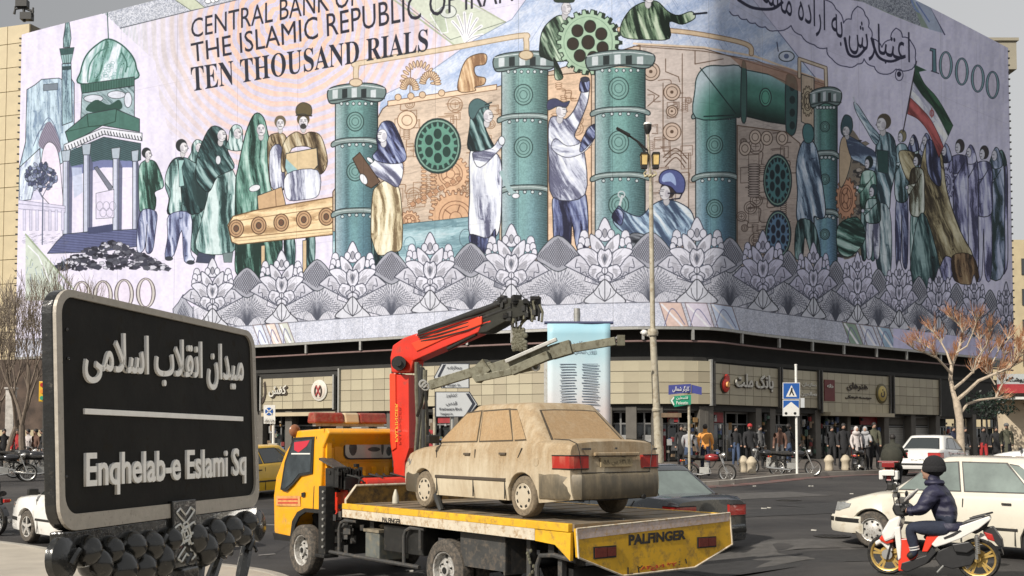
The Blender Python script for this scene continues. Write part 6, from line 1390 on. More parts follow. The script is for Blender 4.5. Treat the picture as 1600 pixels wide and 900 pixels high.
for k in range(5):
    P4=[C(842-k*3,462+k*3),C(838-k*2,478),C(826-k*3,496+k*2),C(806+k*2,515),C(803+k*2,548)]; g.tube(P4,.013,6)
for k in range(60): t=RN.rand(); g.ball(C(802+t*18+RN.randn()*3,514+RN.rand()*32),(.035,.03,.04),n=6,m=4)
g.build('chain_bundle',m_olive,trk,world=True,kind='stuff')
for x in (799,801,806,834): 
    g=G(); g.tube([C(x,486),C(x+2,545 if x<820 else 500)],.016,6); g.build('hanger_rod',m_steel,trk,world=True)
g=G(); g.lathe([(.11,-.12),(.11,.12)],c=C(624,568,-.25),axis='Y',n=16); g.lathe([(.05,-.16),(.05,.16)],c=C(624,568,-.25),axis='Y',n=10); g.build('pivot_pin',m_blackmetal,trk,world=True,smooth=True)
for k,(x0,y0) in enumerate(((613,570),(611,600),(612,640))):
    g=G(); g.tube([C(x0,y0,-.1),C(x0+1,y0+45,-.1),C(x0+3,y0+90,-.08)],.018,6); g.build('hose',m_hose,trk,world=True,smooth=True)
for k in range(7):
    x=651+k*2.2; g=G(); P4=[C(x,566+k*2,-.1),C(x+3*math.sin(k),610,-.12),C(x+2,660,-.1),C(x-2+3*math.sin(k*2),720,-.08),C(646,752,0)]; g.tube(P4,.022 if k%2 else .034,7); g.build('hose',m_hose if k%3 else m_olive,trk,world=True,smooth=True)
# spreader beams hanging from the crane
def spread(name,a,b,Y0,Y1,w_,h_,m_): 
    g=G(); g.beam(at(*a,Y0),at(*b,Y1),w_,h_); return g.build(name,m_,trk,world=True,bevel=.006)
spread('spreader_beam',(672,602),(770,572),15.3,15.0,.09,.13,m_olive); spread('spreader_beam',(752,584),(872,548),15.05,14.7,.13,.18,m_olive); spread('spreader_beam',(868,549),(962,533),14.7,14.5,.08,.11,m_olive)
spread('spreader_sleeve',(742,590),(764,570),15.1,15.0,.16,.20,m_olive); spread('spreader_sleeve',(862,551),(893,542),14.72,14.65,.15,.19,m_olive)
spread('spreader_bar',(790,565),(870,530),14.8,14.6,.05,.05,m_steel); spread('spreader_bar',(745,592),(840,572),15,14.75,.07,.09,m_olive); spread('spreader_bar',(800,580),(858,555),14.8,14.6,.10,.12,m_olive)
for x,y,Y in ((665,604,15.4),(966,533,14.5),(837,573,14.7),(661,600,15.4)):
    g=G(); c=at(x,y,Y); P4=[c+Vector((.05*math.cos(t),0,.05*math.sin(t))) for t in np.linspace(0,6.28,11)]; g.tube(P4,.017,6); g.build('lifting_eye',m_steel,trk,world=True,smooth=True)
g=G(); c=at(970,532,14.5); g.box(c,(.1,.1,.14)); g.build('end_shackle',m_olive,trk,world=True)
for a,b in (((662,606),(652,650)),((664,606),(668,700)),((668,606),(662,640))):
    g=G(); g.tube([at(*a,15.4),at((a[0]+b[0])/2+2,(a[1]+b[1])/2,15.5),at(*b,15.7)],.022,6); g.build('lifting_sling',m_hose,trk,world=True,smooth=True)
g=G(); g.tube([at(662,640,15.5),at(661,724,15.3),at(672,745,14.9),at(684,780,14.4),at(690,798,14.3)],[.02,.025,.03,.05,.04],7); g.build('lifting_sling',m_hose,trk,world=True,smooth=True)
g=G(); g.tube([at(663,724,15.2),at(652,745,15.2),at(650,760,15.2)],[.02,.03,.03],7); g.build('lifting_sling',m_hose,trk,world=True,smooth=True)
# driver: grey sleeve and hand seen through the door window
drv=empty('person',TP(6.2,.5,1.0),0,'truck driver in grey jacket behind the yellow cab window','person')
# ================================================================= cars
def car(S,name,loc3,rz,label,cat,group=None,scale=1.,tilt=None):
    wb,fo,ro,W=S['wb'],S['fo'],S['ro'],S['W']; r=S['r']; hw=W/2; P=S['paint']; GL=S.get('glass',m_glass); TR_=S.get('trim',m_blackmetal)
    t=empty(name,loc3,rz,label,cat,group); t.scale=(scale,)*3
    if tilt: t.rotation_euler=(tilt[0],tilt[1],rz)
    x0,x1=-ro,wb+fo; ra=r*1.17; zw=r*.98
    tp=S['top']; tx=[p[0] for p in tp]; tz=[p[1] for p in tp]; ztop=lambda x:float(np.interp(x,tx,tz))
    zs=S.get('sill',.20)
    def wid(x):
        a=max(0,(x-(x1-.75))/.75); b=max(0,((x0+.55)-x)/.55); return hw*(1-.17*a**2.4-.10*b**2.6)
    xs=set(np.linspace(x0,x1,30)); 
    for c in (0,wb):
        for k in np.linspace(-1,1,13): xs.add(c+ra*math.sin(k*math.pi/2))
    xs=sorted(q for q in xs if x0<=q<=x1); 
    g=G(); rings=[]
    def zbot(x):
        z=zs+.06*max(0,(x-(x1-.5))/.5)+.06*max(0,((x0+.5)-x)/.5)
        for c in (0,wb):
            d=abs(x-c)
            if d<ra: z=max(z,zw+math.sqrt(max(ra*ra-d*d,0))*.97)
        return z
    for x in xs:
        zb=zbot(x); zt=ztop(x); w=wid(x); sl=S.get('slant',.05)
        e1=max(0,(x-(x1-.05))/.05); e0=max(0,((x0+.05)-x)/.05)
        P_=[]
        for yy_,z in ((w-.16,zb),(w-.03,zb),(w,max(zb+.01,zs+.16)),(w+.008,max(zb+.02,.46)),(w,max(zb+.03,min(zt-.14,.62))),(w-.02,zt-.09),(w-.05,zt-.03),(w-.11,zt),(w*.5,zt+.022),(0,zt+.03)):
            xo=(-(z-.5)*sl if e1 else 0)+((z-.5)*sl if e0 else 0)
            P_.append((x+xo,yy_,z))
        rings.append(P_)
    n=len(rings[0]); vs=[p for R_ in rings for p in R_]+[(p[0],-p[1],p[2]) for R_ in rings for p in R_]; o=len(rings)*n; fs=[]
    for i in range(len(rings)-1):
        for k in range(n-1):
            a=i*n+k; fs.append((a,a+1,a+n+1,a+n)); fs.append((o+a+1,o+a,o+a+n,o+a+n+1))
    for i in (0,len(rings)-1): fs.append(tuple(i*n+k for k in range(n))+tuple(o+i*n+k for k in range(n-1,-1,-1)))
    g.add(vs,fs); bd=g.build('body',P,t,smooth=True,angle=32)
    # doubled centre line vertices are merged so shading stays smooth
    bm=bmesh.new(); bm.from_mesh(bd.data); bmesh.ops.remove_doubles(bm,verts=bm.verts,dist=.0008); bmesh.ops.recalc_face_normals(bm,faces=bm.faces); bm.to_mesh(bd.data); bm.free()
    g=G(); g.box(((x0+x1)/2,0,zs+.16),(x1-x0-.5,W-.34,.26)); g.build('underbody',m_blackmetal,t)
    g=G(); 
    for c in (0,wb): g.box((c,0,zs+.25),(ra*2,W-.14,.5))
    g.build('wheel_wells',m_blackmetal,t)
    # greenhouse
    rb,rr,fr_,fb=S['gh']; zb_,zr=S['belt'],S['roof']; w0=hw-.05; w1=hw-.05-S.get('tumble',.20)
    def ghx(t_,front): return (fb+(fr_-fb)*t_+0*t_) if front else (rb+(rr-rb)*t_+0*t_)
    def ghw(t_): return w0+(w1-w0)*t_
    def ring(t_,k=1.,z=None,r_=.16):
        a=ghx(t_,0); b=ghx(t_,1); w=ghw(t_); cx=(a+b)/2; a=cx+(a-cx)*k; b=cx+(b-cx)*k; w*=k; out=[]; r_=min(r_*k,w*.9)
        for cx_,cy_,a0 in ((b-r_,w-r_,0),(a+r_,w-r_,90),(a+r_,-w+r_,180),(b-r_,-w+r_,270)):
            for q in range(5): an=math.radians(a0+22.5*q); out.append((cx_+r_*math.cos(an),cy_+r_*math.sin(an),z if z is not None else zb_-.04+(zr-zb_+.04)*t_))
        return out
    RG=[ring(0),ring(.25),ring(.5),ring(.75),ring(.93),ring(1,.985,zr+.012),ring(1,.93,zr+.03),ring(1,.75,zr+.048),ring(1,.4,zr+.058),ring(1,.05,zr+.06)]
    g=G(); n=len(RG[0]); g.add([p for R_ in RG for p in R_],[(i*n+k,i*n+(k+1)%n,(i+1)*n+(k+1)%n,(i+1)*n+k) for i in range(len(RG)-1) for k in range(n)]+[tuple((len(RG)-1)*n+k for k in range(n))])
    rf=g.build('roof',P,t,smooth=True,angle=50)
    def sidewin(px,m,off,nm,par=rf,ys=(1,-1)):
        for s in ys:
            f=lambda x,z,w:(x,s*(ghw((z-zb_+.04)/(zr-zb_+.04))+w),z)
            Q=[]
            for (a,b) in zip(px,px[1:]+px[:1]):
                Q+= [(a[0]+(b[0]-a[0])*k/3,a[1]+(b[1]-a[1])*k/3) for k in range(3)]
            g=G(); g.prism(Q,off-.012,off,0,f); g.build(nm,m,par)
    dz=zr-zb_
    for nm,q in S['side']: 
        c=(sum(p[0] for p in q)/len(q),sum(p[1] for p in q)/len(q))
        big=[(p[0]+(.02 if p[0]>c[0] else -.02),p[1]+(.02 if p[1]>c[1] else -.018)) for p in q]
        sidewin(big,TR_ if GL is m_glass or S.get('clear') else S.get('surround',TR_),.005,nm+'_seal'); sidewin(q,GL,.010,nm)
    # windscreens
    for front in (1,0):
        for nm,kk,m_,off in (('seal',1.0,TR_ if not S.get('surround') else S['surround'],.004),('pane',.94,GL,.010)):
            Q=[]; 
            for (y,t_) in ((-1,.10),(-.5,.10),(0,.10),(.5,.10),(1,.10),(1,.5),(1,.90),(.5,.92),(0,.92),(-.5,.92),(-1,.90),(-1,.5)):
                Q.append((y*kk,.5+(t_-.5)*kk))
            s=1 if front else -1
            def f(y,t_,w): 
                return (ghx(t_,front)+s*(w+.0),y*(ghw(t_)-.13),zb_-.04+(zr-zb_+.04)*t_)
            g=G(); g.prism(Q,off-.03,off,0,f); g.build(('windscreen' if front else 'rear_window')+('_seal' if nm=='seal' else ''),m_,rf)
    # bumpers
    for front in (1,0):
        xe=x1 if front else x0; s=1 if front else -1; wE=wid(xe-s*.02); z0,z1,dep=S['bf' if front else 'bb']
        path=[(xe-s*.50,wid(xe-s*.5)+.012),(xe-s*.2,wid(xe-s*.2)+.02),(xe-s*.04,wE+.01),(xe+s*dep*.8,wE*.86),(xe+s*dep,wE*.5),(xe+s*dep*1.05,0)]
        path+= [(x,-y) for x,y in path[:-1][::-1]]
        g=G(); vs=[]; 
        for (x,y) in path:
            cx=(x-s*.06 if abs(y)<wE*.95 else x); cy=y-.04*(1 if y>0 else -1 if y<0 else 0)
            vs+= [(x*1.0-s*.02,y*.985,z0),(x,y,z0+.05),(x,y,z1-.03),(x-s*.015,y*.99,z1),(cx-s*.05,cy,z1),(cx-s*.05,cy,z0)]
        m_=len(path); g.add(vs,[(i*6+k,i*6+(k+1)%6,(i+1)*6+(k+1)%6,(i+1)*6+k) for i in range(m_-1) for k in range(6)]+[tuple(range(6)),tuple((m_-1)*6+k for k in range(6))[::-1]])
        b=g.build('bumper',S.get('bump',P),t,smooth=True,angle=35)
        if S.get('bstrip'):
            zq=S['bstrip']; g=G(); vs=[]
            for (x,y) in path: vs+= [(x+s*.008,y*1.006,zq-.035),(x+s*.012,y*1.008,zq),(x+s*.008,y*1.006,zq+.035),(x-s*.03,y*.98,zq)]
            g.add(vs,[(i*4+k,i*4+(k+1)%4,(i+1)*4+(k+1)%4,(i+1)*4+k) for i in range(m_-1) for k in range(4)]); g.build('bumper_strip',m_blackmetal,b,smooth=True)
    # side trim, seams, handles
    for s in (1,-1):
        g=G(); vs=[]; XS=[x for x in np.linspace(ra+.03,wb-ra-.03,8)]
        for x in XS: y=wid(x)+.008; vs+= [(x,s*(y-.005),.435),(x,s*(y+.012),.445),(x,s*(y+.012),.475),(x,s*(y-.005),.485)]
        g.add(vs,[(i*4+k,i*4+(k+1)%4,(i+1)*4+(k+1)%4,(i+1)*4+k) for i in range(len(XS)-1) for k in range(4)]); g.build('side_trim',S.get('trimc',m_blackmetal),t)
        g=G()
        for xs_q in S['seams']:
            pz=[(xs_q[0],zs+.02),(xs_q[0],.46),(xs_q[0]+(xs_q[1]-xs_q[0])*.5,.62),(xs_q[1],ztop(xs_q[1])-.08)]
            for (xa,za),(xb,zb2) in zip(pz[:-1],pz[1:]):
                ya=wid(xa)+(.005 if .2<za<.6 else -.012); 
                g.beam((xa,s*(wid(xa)+.004-(.02 if za>.6 else 0)),za),(xb,s*(wid(xb)+.004-(.02 if zb2>.6 else 0)),zb2),.016,.011,up=(0,s,0))
        g.build('door_seams',m_blackmetal,t)
        for xh in S['handles']:
            g=G(); g.box((xh,s*(wid(xh)-.002),ztop(xh)-.14),(.14,.03,.028)); g.build('door_handle',S.get('handle',m_blackmetal),t,bevel=.004)
        g=G(); xm=fb-.12; g.box((xm,s*(hw+.06),zb_+.05),(.09,.19,.12)); g.box((xm,s*(hw-.03),zb_+.02),(.05,.1,.04)); g.build('wing_mirror',S.get('mirror',m_blackmetal),t,bevel=.02)
    # lamps and plates
    for s in (1,-1):
        xe=x0; a=S['tail']; g=G(); wE=wid(xe+.02)
        Q=[(xe+.26,wid(xe+.26)+.004),(xe+.10,wid(xe+.1)+.006),(xe+.0,wE+.004),(xe-.022,wE-.05),(xe-.022,wE-a[2])]
        def tailband(gg,za,zb2,k=1.0):
            vs=[]
            for (x,y) in Q: vs+= [(x-.0+(za-.5)*.04,s*y*k,za),(x+(zb2-.5)*.04,s*y*k,zb2),(x+.05,s*(y-.04),zb2),(x+.05,s*(y-.04),za)]
            gg.add(vs,[(i*4+k_,i*4+(k_+1)%4,(i+1)*4+(k_+1)%4,(i+1)*4+k_) for i in range(len(Q)-1) for k_ in range(4)]+[(0,1,2,3),tuple((len(Q)-1)*4+k_ for k_ in (3,2,1,0))])
        tailband(g,a[0],a[1]); L_=g.build('tail_light',S.get('lens',m_red),t)
        if S.get('lamptrim',1):
            g=G(); 
            for z in (a[0],a[1]):
                for (p,q) in zip(Q[:-1],Q[1:]): g.tube([(p[0]+(z-.5)*.04,s*p[1],z),(q[0]+(z-.5)*.04,s*q[1],z)],.008,4)
            g.build('lamp_gasket',m_blackmetal,L_)
        h=S['head']; xe=x1; g=G(); wE=wid(xe-.02)
        vs=[]; Q2=[(xe-.30,wid(xe-.3)+.004),(xe-.1,wid(xe-.1)+.004),(xe-.02,wE-.005),(xe+.014,wE-.08),(xe+.018,wE-h[2])]
        for (x,y) in Q2: vs+= [(x,s*y,h[0]+(0 if x>xe-.2 else .07)),(x-.03,s*(y-.01),h[1]-(0 if x>xe-.2 else .01)),(x-.08,s*(y-.05),h[1]),(x-.08,s*(y-.05),h[0])]
        g.add(vs,[(i*4+k_,i*4+(k_+1)%4,(i+1)*4+(k_+1)%4,(i+1)*4+k_) for i in range(len(Q2)-1) for k_ in range(4)]+[(0,1,2,3),tuple((len(Q2)-1)*4+k_ for k_ in (3,2,1,0))]); g.build('headlight',mat('headlamp_glass',(.42,.43,.42),.12,metal=.4,var=.3,scale=14,coat=.6),t)
    g=G(); pz=S.get('plate_z',.62); xx_=x0-.012; g.box((xx_+(pz-.5)*.05-.012,0,pz),(.02,.52,.115)); pl=g.build('number_plate',S.get('platem',m_white),t,bevel=.003)
    letters('plate_digits',S.get('digits','۵۸ س ۶۴۱ ۱۱'),lambda u,v:Vector((xx_+(pz-.5)*.05-.0225,.22-.44*u,pz-.035+.07*v)),S.get('platink',m_blackmetal),pl,thick=(-1,0,0),depth=.003,bold=.02)
    g=G(); g.box((x1+.012,0,(S['head'][0]+S['head'][1])/2),(.02,W*.42,.11)); g.build('grille',m_blackmetal,t)
    for c,nm in ((0,'rear_wheel'),(wb,'front_wheel')):
        for s in (1,-1): wheel(nm,(c,s*(hw-.10),r),r,.175,S['rim'],t,S['rimm'],s,S.get('tyre',m_tyr))
    return t
# ---- the dusty saloon on the flatbed
DUST=(.335,.245,.145)
def dusty(name,base,amt,c2,rough=.85):
    m=bpy.data.materials.new(name); m.use_nodes=True; n=m.node_tree.nodes; l=m.node_tree.links; b=n['Principled BSDF']; tc=n.new('ShaderNodeTexCoord')
    def nz(s,sc,d=8,r=.65):
        q=n.new('ShaderNodeTexNoise'); q.inputs['Scale'].default_value=s; q.inputs['Detail'].default_value=d; q.inputs['Roughness'].default_value=r
        k=n.new('ShaderNodeMapping'); k.inputs['Scale'].default_value=sc; l.new(tc.outputs['Object'],k.inputs[0]); l.new(k.outputs[0],q.inputs['Vector']); return q
    a=nz(1.6,(1,1,1)); st=nz(5,(2.2,2.2,.35)); f=nz(38,(1,1,1),4)
    sx=n.new('ShaderNodeSeparateXYZ'); l.new(tc.outputs['Object'],sx.inputs[0])
    hz=n.new('ShaderNodeMapRange'); hz.inputs['From Min'].default_value=.42; hz.inputs['From Max'].default_value=.80; l.new(sx.outputs['Z'],hz.inputs[0])
    def mth(op,x,y):
        q=n.new('ShaderNodeMath'); q.operation=op
        for i,v in enumerate((x,y)):
            if hasattr(v,'links'): l.new(v,q.inputs[i])
            else: q.inputs[i].default_value=v
        return q.outputs[0]
    k=mth('ADD',mth('MULTIPLY',hz.outputs[0],.65),mth('MULTIPLY',mth('SUBTRACT',a.outputs['Fac'],.5),1.7)); k=mth('ADD',k,mth('MULTIPLY',mth('SUBTRACT',st.outputs['Fac'],.5),1.3)); k=mth('ADD',k,amt)
    cl=n.new('ShaderNodeClamp'); l.new(k,cl.inputs[0])
    mx=n.new('ShaderNodeMix'); mx.data_type='RGBA'; l.new(cl.outputs[0],mx.inputs[0]); mx.inputs[6].default_value=(*base,1)
    r=n.new('ShaderNodeValToRGB'); r.color_ramp.elements[0].position=.3; r.color_ramp.elements[0].color=(*[v*.82 for v in c2],1); r.color_ramp.elements[1].position=.7; r.color_ramp.elements[1].color=(*[min(1,v*1.15) for v in c2],1); l.new(f.outputs['Fac'],r.inputs[0]); l.new(r.outputs[0],mx.inputs[7])
    l.new(mx.outputs[2],b.inputs['Base Color']); mr=n.new('ShaderNodeMapRange'); mr.inputs['To Min'].default_value=.38; mr.inputs['To Max'].default_value=rough; l.new(cl.outputs[0],mr.inputs[0]); l.new(mr.outputs[0],b.inputs['Roughness'])
    return m
m_dp=dusty('dust_coated_cream_paint',(.58,.51,.38),.24,DUST); m_dg=dusty('dust_coated_glass',(.45,.36,.24),.35,(.35,.235,.125),.9); m_db=dusty('dirty_bumper_plastic',(.10,.085,.06),.05,(.33,.26,.16),.8)
m_dl=dusty('dusty_red_lens',(.36,.02,.012),-.55,(.55,.28,.18),.6)
PRIDE=dict(wb=2.345,fo=.72,ro=.86,W=1.605,r=.262,paint=m_dp,glass=m_dg,surround=mat('dusty_rubber_seal',(.08,.062,.04),.9,var=.3,scale=12),
  top=[(-.86,.93),(-.80,.955),(-.3,.965),(.0,.95),(.6,.93),(1.9,.915),(2.5,.86),(2.9,.80),(3.05,.74)],gh=(-.42,.12,1.42,2.12),belt=.93,roof=1.41,tumble=.17,slant=.06,
  side=[('rear_door_window',[(.30,.975),(1.02,.96),(1.12,1.35),(.55,1.365)]),('quarter_window',[(.02,.985),(.26,.975),(.50,1.36),(.36,1.355)]),('front_door_window',[(1.10,.96),(2.0,.945),(1.50,1.33),(1.18,1.355)])],
  seams=[(1.08,1.06),(1.98,2.02),(.36,.02)],handles=[.42,1.24],bf=(.22,.50,.10),bb=(.26,.56,.12),bump=m_db,tail=(.625,.785,.28),head=(.55,.70,.38),plate_z=.70,platem=dusty('dusty_plate',(.30,.23,.13),.5,(.34,.27,.16)),platink=mat('dusty_digits',(.16,.13,.08),.9),
  lens=m_dl,rim='cap',rimm=dusty('dusty_hubcap',(.50,.44,.34),.1,(.42,.33,.22)),tyre=mat('mud_caked_tyre',(.20,.16,.11),.95,var=.3,scale=12,dust=(.06,.05,.04),dustamt=.2),trimc=mat('dirty_rubber_strip',(.07,.055,.04),.8,var=.2),handle=mat('dirty_handle',(.09,.07,.05),.8))
sc_=.94; YA=math.radians(36.4); CF=Vector((-math.sin(YA),math.cos(YA),0)); CR=Vector((math.cos(YA),math.sin(YA),0))
rw=at(819,800,12.88); rw.z=DZ
org=Vector((rw.x,rw.y,DZ+.012))+CR*(.80*sc_-.03)
dc=car(PRIDE,'dusty_car',org,math.atan2(CF.y,CF.x),'cream saloon car caked in tan dust on the recovery truck flatbed','car',scale=sc_)
# boot-lid details
g=G(); g.box((-.885,0,.80),(.04,.74,.045)); g.build('boot_handle_bar',m_dp,dc,bevel=.012)
g=G(); g.box((-.872,0,.775),(.03,.68,.014)); g.build('bar_shadow_gap',m_blackmetal,dc)
for y,z,l_ in ((.48,.865,.14),(-.66,.86,.06),(.0,.87,.03)):
    g=G(); g.box((-.868,y,z),(.014,l_,.022)); g.build('boot_badge',m_darkgrey,dc)
g=G()
for s in (1,-1):
    g.tube([(-.40,s*.60,.985),(-.70,s*.61,.975),(-.85,s*.615,.93),(-.875,s*.60,.84),(-.875,s*.56,.58)],.006,4)
g.tube([(-.875,.56,.575),(-.875,-.56,.575)],.006,4); g.build('boot_seam',m_blackmetal,dc)
g=G(); g.lathe([(.055,0),(.055,.012),(.045,.014)],c=(-.28,.79,.70),axis='Y',n=16); g.build('fuel_flap',m_dp,dc)
g=G(); g.tube([(-.7,-.35,.30),(-1.0,-.35,.27)],.03,8); g.build('exhaust_pipe',m_blackmetal,dc)
g=G(); g.box((-.6,0,.32),(.4,.5,.18)); g.build('fuel_tank',m_blackmetal,dc)
# ---- other cars share one saloon pattern
def saloon(paint,**k):
    S=dict(wb=2.67,fo=.82,ro=.90,W=1.70,r=.30,paint=paint,top=[(-.90,.90),(-.82,.955),(-.25,.97),(.5,.93),(2.1,.90),(2.7,.86),(3.2,.76),(3.42,.68),(3.49,.62)],gh=(-.42,.25,1.62,2.42),belt=.92,roof=1.39,slant=.05,
      side=[('rear_door_window',[(.22,.975),(1.18,.955),(1.27,1.34),(.62,1.345)]),('front_door_window',[(1.26,.955),(2.22,.935),(1.74,1.31),(1.35,1.34)]),('quarter_window',[(-.12,.985),(.16,.975),(.56,1.33),(.42,1.31)])],
      seams=[(1.22,1.2),(2.22,2.3),(.42,.05)],handles=[.55,1.42],bf=(.22,.50,.12),bb=(.26,.52,.12),bstrip=.43,tail=(.66,.84,.40),head=(.58,.72,.42),plate_z=.58,rim='steel',rimm=m_rimt)
    S.update(k); return S
m_cw=mat('cream_white_car_paint',(.66,.62,.52),.22,var=.05,scale=2,coat=.7,dust=(.45,.38,.27),dustamt=.12)
m_dkcar=mat('dark_graphite_paint',(.035,.04,.045),.2,var=.15,scale=2,coat=.8,dust=(.10,.09,.07),dustamt=.15)
m_pg=mat('grey_green_glass',(.16,.20,.18),.08,var=.4,scale=1.5,coat=.5,spec=.8)
m_wcar=mat('clean_white_car_paint',(.74,.73,.70),.2,var=.04,scale=2,coat=.7,dust=(.4,.36,.28),dustamt=.08)
m_taxi=mat('taxi_yellow_paint',(.70,.42,.02),.3,var=.08,coat=.5)
def place(S,nm,x,y,psi,label,cat='car',scale=1.,**k):
    """psi: heading measured left of straight ahead (degrees)"""
    a=math.radians(psi); f=Vector((-math.sin(a),math.cos(a),0)); z0=gz(x,y); z1=gz(x+f.x*2.6,y+f.y*2.6)
    return car(S,nm,(x,y,(z0)),math.atan2(f.y,f.x),label,cat,scale=scale,tilt=(0,-math.atan2(z1-z0,2.6)),**k)
place(saloon(m_dkcar,glass=m_pg,rim='steel'),'parked_saloon',2.85,19.35,35,'dark graphite saloon car just behind the recovery truck tail',scale=1.06)
place(saloon(m_cw,rim='steel',glass=m_pg,fo=.70,roof=1.50,belt=.98,top=[(-.90,.96),(-.82,1.0),(-.25,1.02),(.5,.99),(2.1,.96),(2.7,.89),(3.1,.78),(3.30,.68),(3.37,.62)],side=[('rear_door_window',[(.22,1.035),(1.18,1.015),(1.27,1.45),(.62,1.455)]),('front_door_window',[(1.26,1.015),(2.22,.995),(1.74,1.42),(1.35,1.45)]),('quarter_window',[(-.12,1.045),(.16,1.035),(.56,1.44),(.42,1.42)])]),'saloon_car',8.49,16.93,49,'cream white saloon car passing behind the scooter rider')
place(saloon(m_wcar,rim='alloy',gh=(-.55,.2,1.55,2.5),roof=1.42),'saloon_car',15.0,39.6,-36.5,'clean white saloon parked nose to kerb beside the bare tree')
place(saloon(m_wcar,rim='alloy'),'saloon_car',20.8,38.8,52,'white car with roof sign at the frame edge beyond the cream saloon')
place(saloon(m_wcar,rim='alloy',top=[(-.90,.90),(-.82,.955),(-.25,.97),(.5,.93),(2.1,.92),(2.7,.88),(3.2,.82),(3.42,.72),(3.49,.62)]),'hatchback_car',-6.5,19.35,50,'white hatchback nose with alloy wheel poking out left of the name sign')
place(saloon(m_taxi),'taxi_cab',-6.9,31.5,150,'yellow taxi cab seen between the name sign and the truck cab','taxi')
# ================================================================= people and motorcycles
_Tmp={}
m_skin=mat('skin_tone',(.40,.24,.17),.55,var=.1); m_hair=mat('dark_hair',(.022,.018,.016),.6,var=.3,scale=30)
def clothm(nm,c,**k): return mat(nm,c,.85,var=.22,scale=9,bump=.35,bscale=26,**k)
BASEJ=dict(pel=(0,0,.95),spi=(0,0,1.12),che=(.01,0,1.32),nec=(.0,0,1.49),hea=(.02,0,1.60),top=(.02,0,1.69))
def body_mesh(J,R,E_,levels=1,name='body'):
    """one continuous body grown from a joint skeleton; faces take the material of the nearest bone"""
    names=list(J); me=bpy.data.meshes.new('skel'); me.from_pydata([J[n] for n in names],[(names.index(a),names.index(b)) for a,b,_ in E_],[])
    o=bpy.data.objects.new('skel',me); COL.objects.link(o); bpy.context.view_layer.objects.active=o
    sk=o.modifiers.new('s','SKIN'); sk.use_smooth_shade=True; sk.branch_smoothing=.6
    L=me.skin_vertices[0].data if me.skin_vertices else None
    if L is None:
        bm=bmesh.new(); bm.from_mesh(me); bm.verts.layers.skin.verify(); bm.to_mesh(me); bm.free(); L=me.skin_vertices[0].data
    for i,n in enumerate(names):
        r=R[n]; L[i].radius=r if hasattr(r,'__len__') else (r,r); L[i].use_root=(n=='pel')
    ss=o.modifiers.new('u','SUBSURF'); ss.levels=ss.render_levels=levels
    bpy.context.view_layer.update(); dg=bpy.context.evaluated_depsgraph_get(); m=bpy.data.meshes.new_from_object(o.evaluated_get(dg)); m.name=name
    bpy.data.objects.remove(o); bpy.data.meshes.remove(me)
    A=np.array([J[a] for a,b,_ in E_]); B=np.array([J[b] for a,b,_ in E_]); RA=np.array([max(R[a]) if hasattr(R[a],'__len__') else R[a] for a,_,_ in E_]); D=B-A; LL=(D*D).sum(1)+1e-9; K=[k for _,_,k in E_]
    for p in m.polygons:
        c=np.array(p.center); t=np.clip(((c-A)*D).sum(1)/LL,0,1); d=np.linalg.norm(A+D*t[:,None]-c,axis=1)-RA*.5
        p.material_index=K[int(np.argmin(d))]; p.use_smooth=True
    return m
def standing(seed=0,stride=.12,arm=.0,coat=False,bend=0,armup=0):
    r=random.Random(seed); s=stride
    J=dict(BASEJ); R=dict(pel=(.15,.12),spi=(.145,.11),che=(.17,.125),nec=.052,hea=(.078,.095),top=(.07,.08))
    for k,y in (('l',1),('r',-1)):
        f=s*y
        J['s'+k]=(.0,.175*y,1.41); J['e'+k]=(-.03+arm+f*-.4,.235*y,1.14); J['w'+k]=(.07+arm*2-f*.7,.225*y,.92+armup*(.4 if y>0 else .1)); J['h'+k]=(.10+arm*2.2-f*.8,.215*y,.84+armup*(.5 if y>0 else .1))
        J['p'+k]=(0,.09*y,.90); J['k'+k]=(.03+f*.8,.10*y,.50); J['a'+k]=(-.03+f*1.4,.10*y,.08); J['t'+k]=(.12+f*1.4,.115*y,.045)
        R['s'+k]=.082; R['e'+k]=.062; R['w'+k]=.045; R['h'+k]=.038; R['p'+k]=.10; R['k'+k]=.07; R['a'+k]=.05; R['t'+k]=.042
    E_=[('pel','spi',1),('spi','che',1),('che','nec',1),('nec','hea',0),('hea','top',0)]
    for k in 'lr': E_+=[('che','s'+k,1),('s'+k,'e'+k,1),('e'+k,'w'+k,1),('w'+k,'h'+k,0),('pel','p'+k,2),('p'+k,'k'+k,2),('k'+k,'a'+k,2),('a'+k,'t'+k,3)]
    if coat:
        J['co']=(0,0,.72); J['cb']=(0,0,.52); R['co']=(.19,.16); R['cb']=(.22,.19); E_+=[('pel','co',1),('co','cb',1)]
    return body_mesh(J,R,E_)
POSE={'stand':standing(1,.05),'walk':standing(2,.22),'coat':standing(3,.10,coat=True),'phone':standing(4,.04,arm=.12,armup=.6),'lean':standing(5,.08,arm=.10)}
m_shoe=mat('black_shoe',(.02,.018,.016),.5)
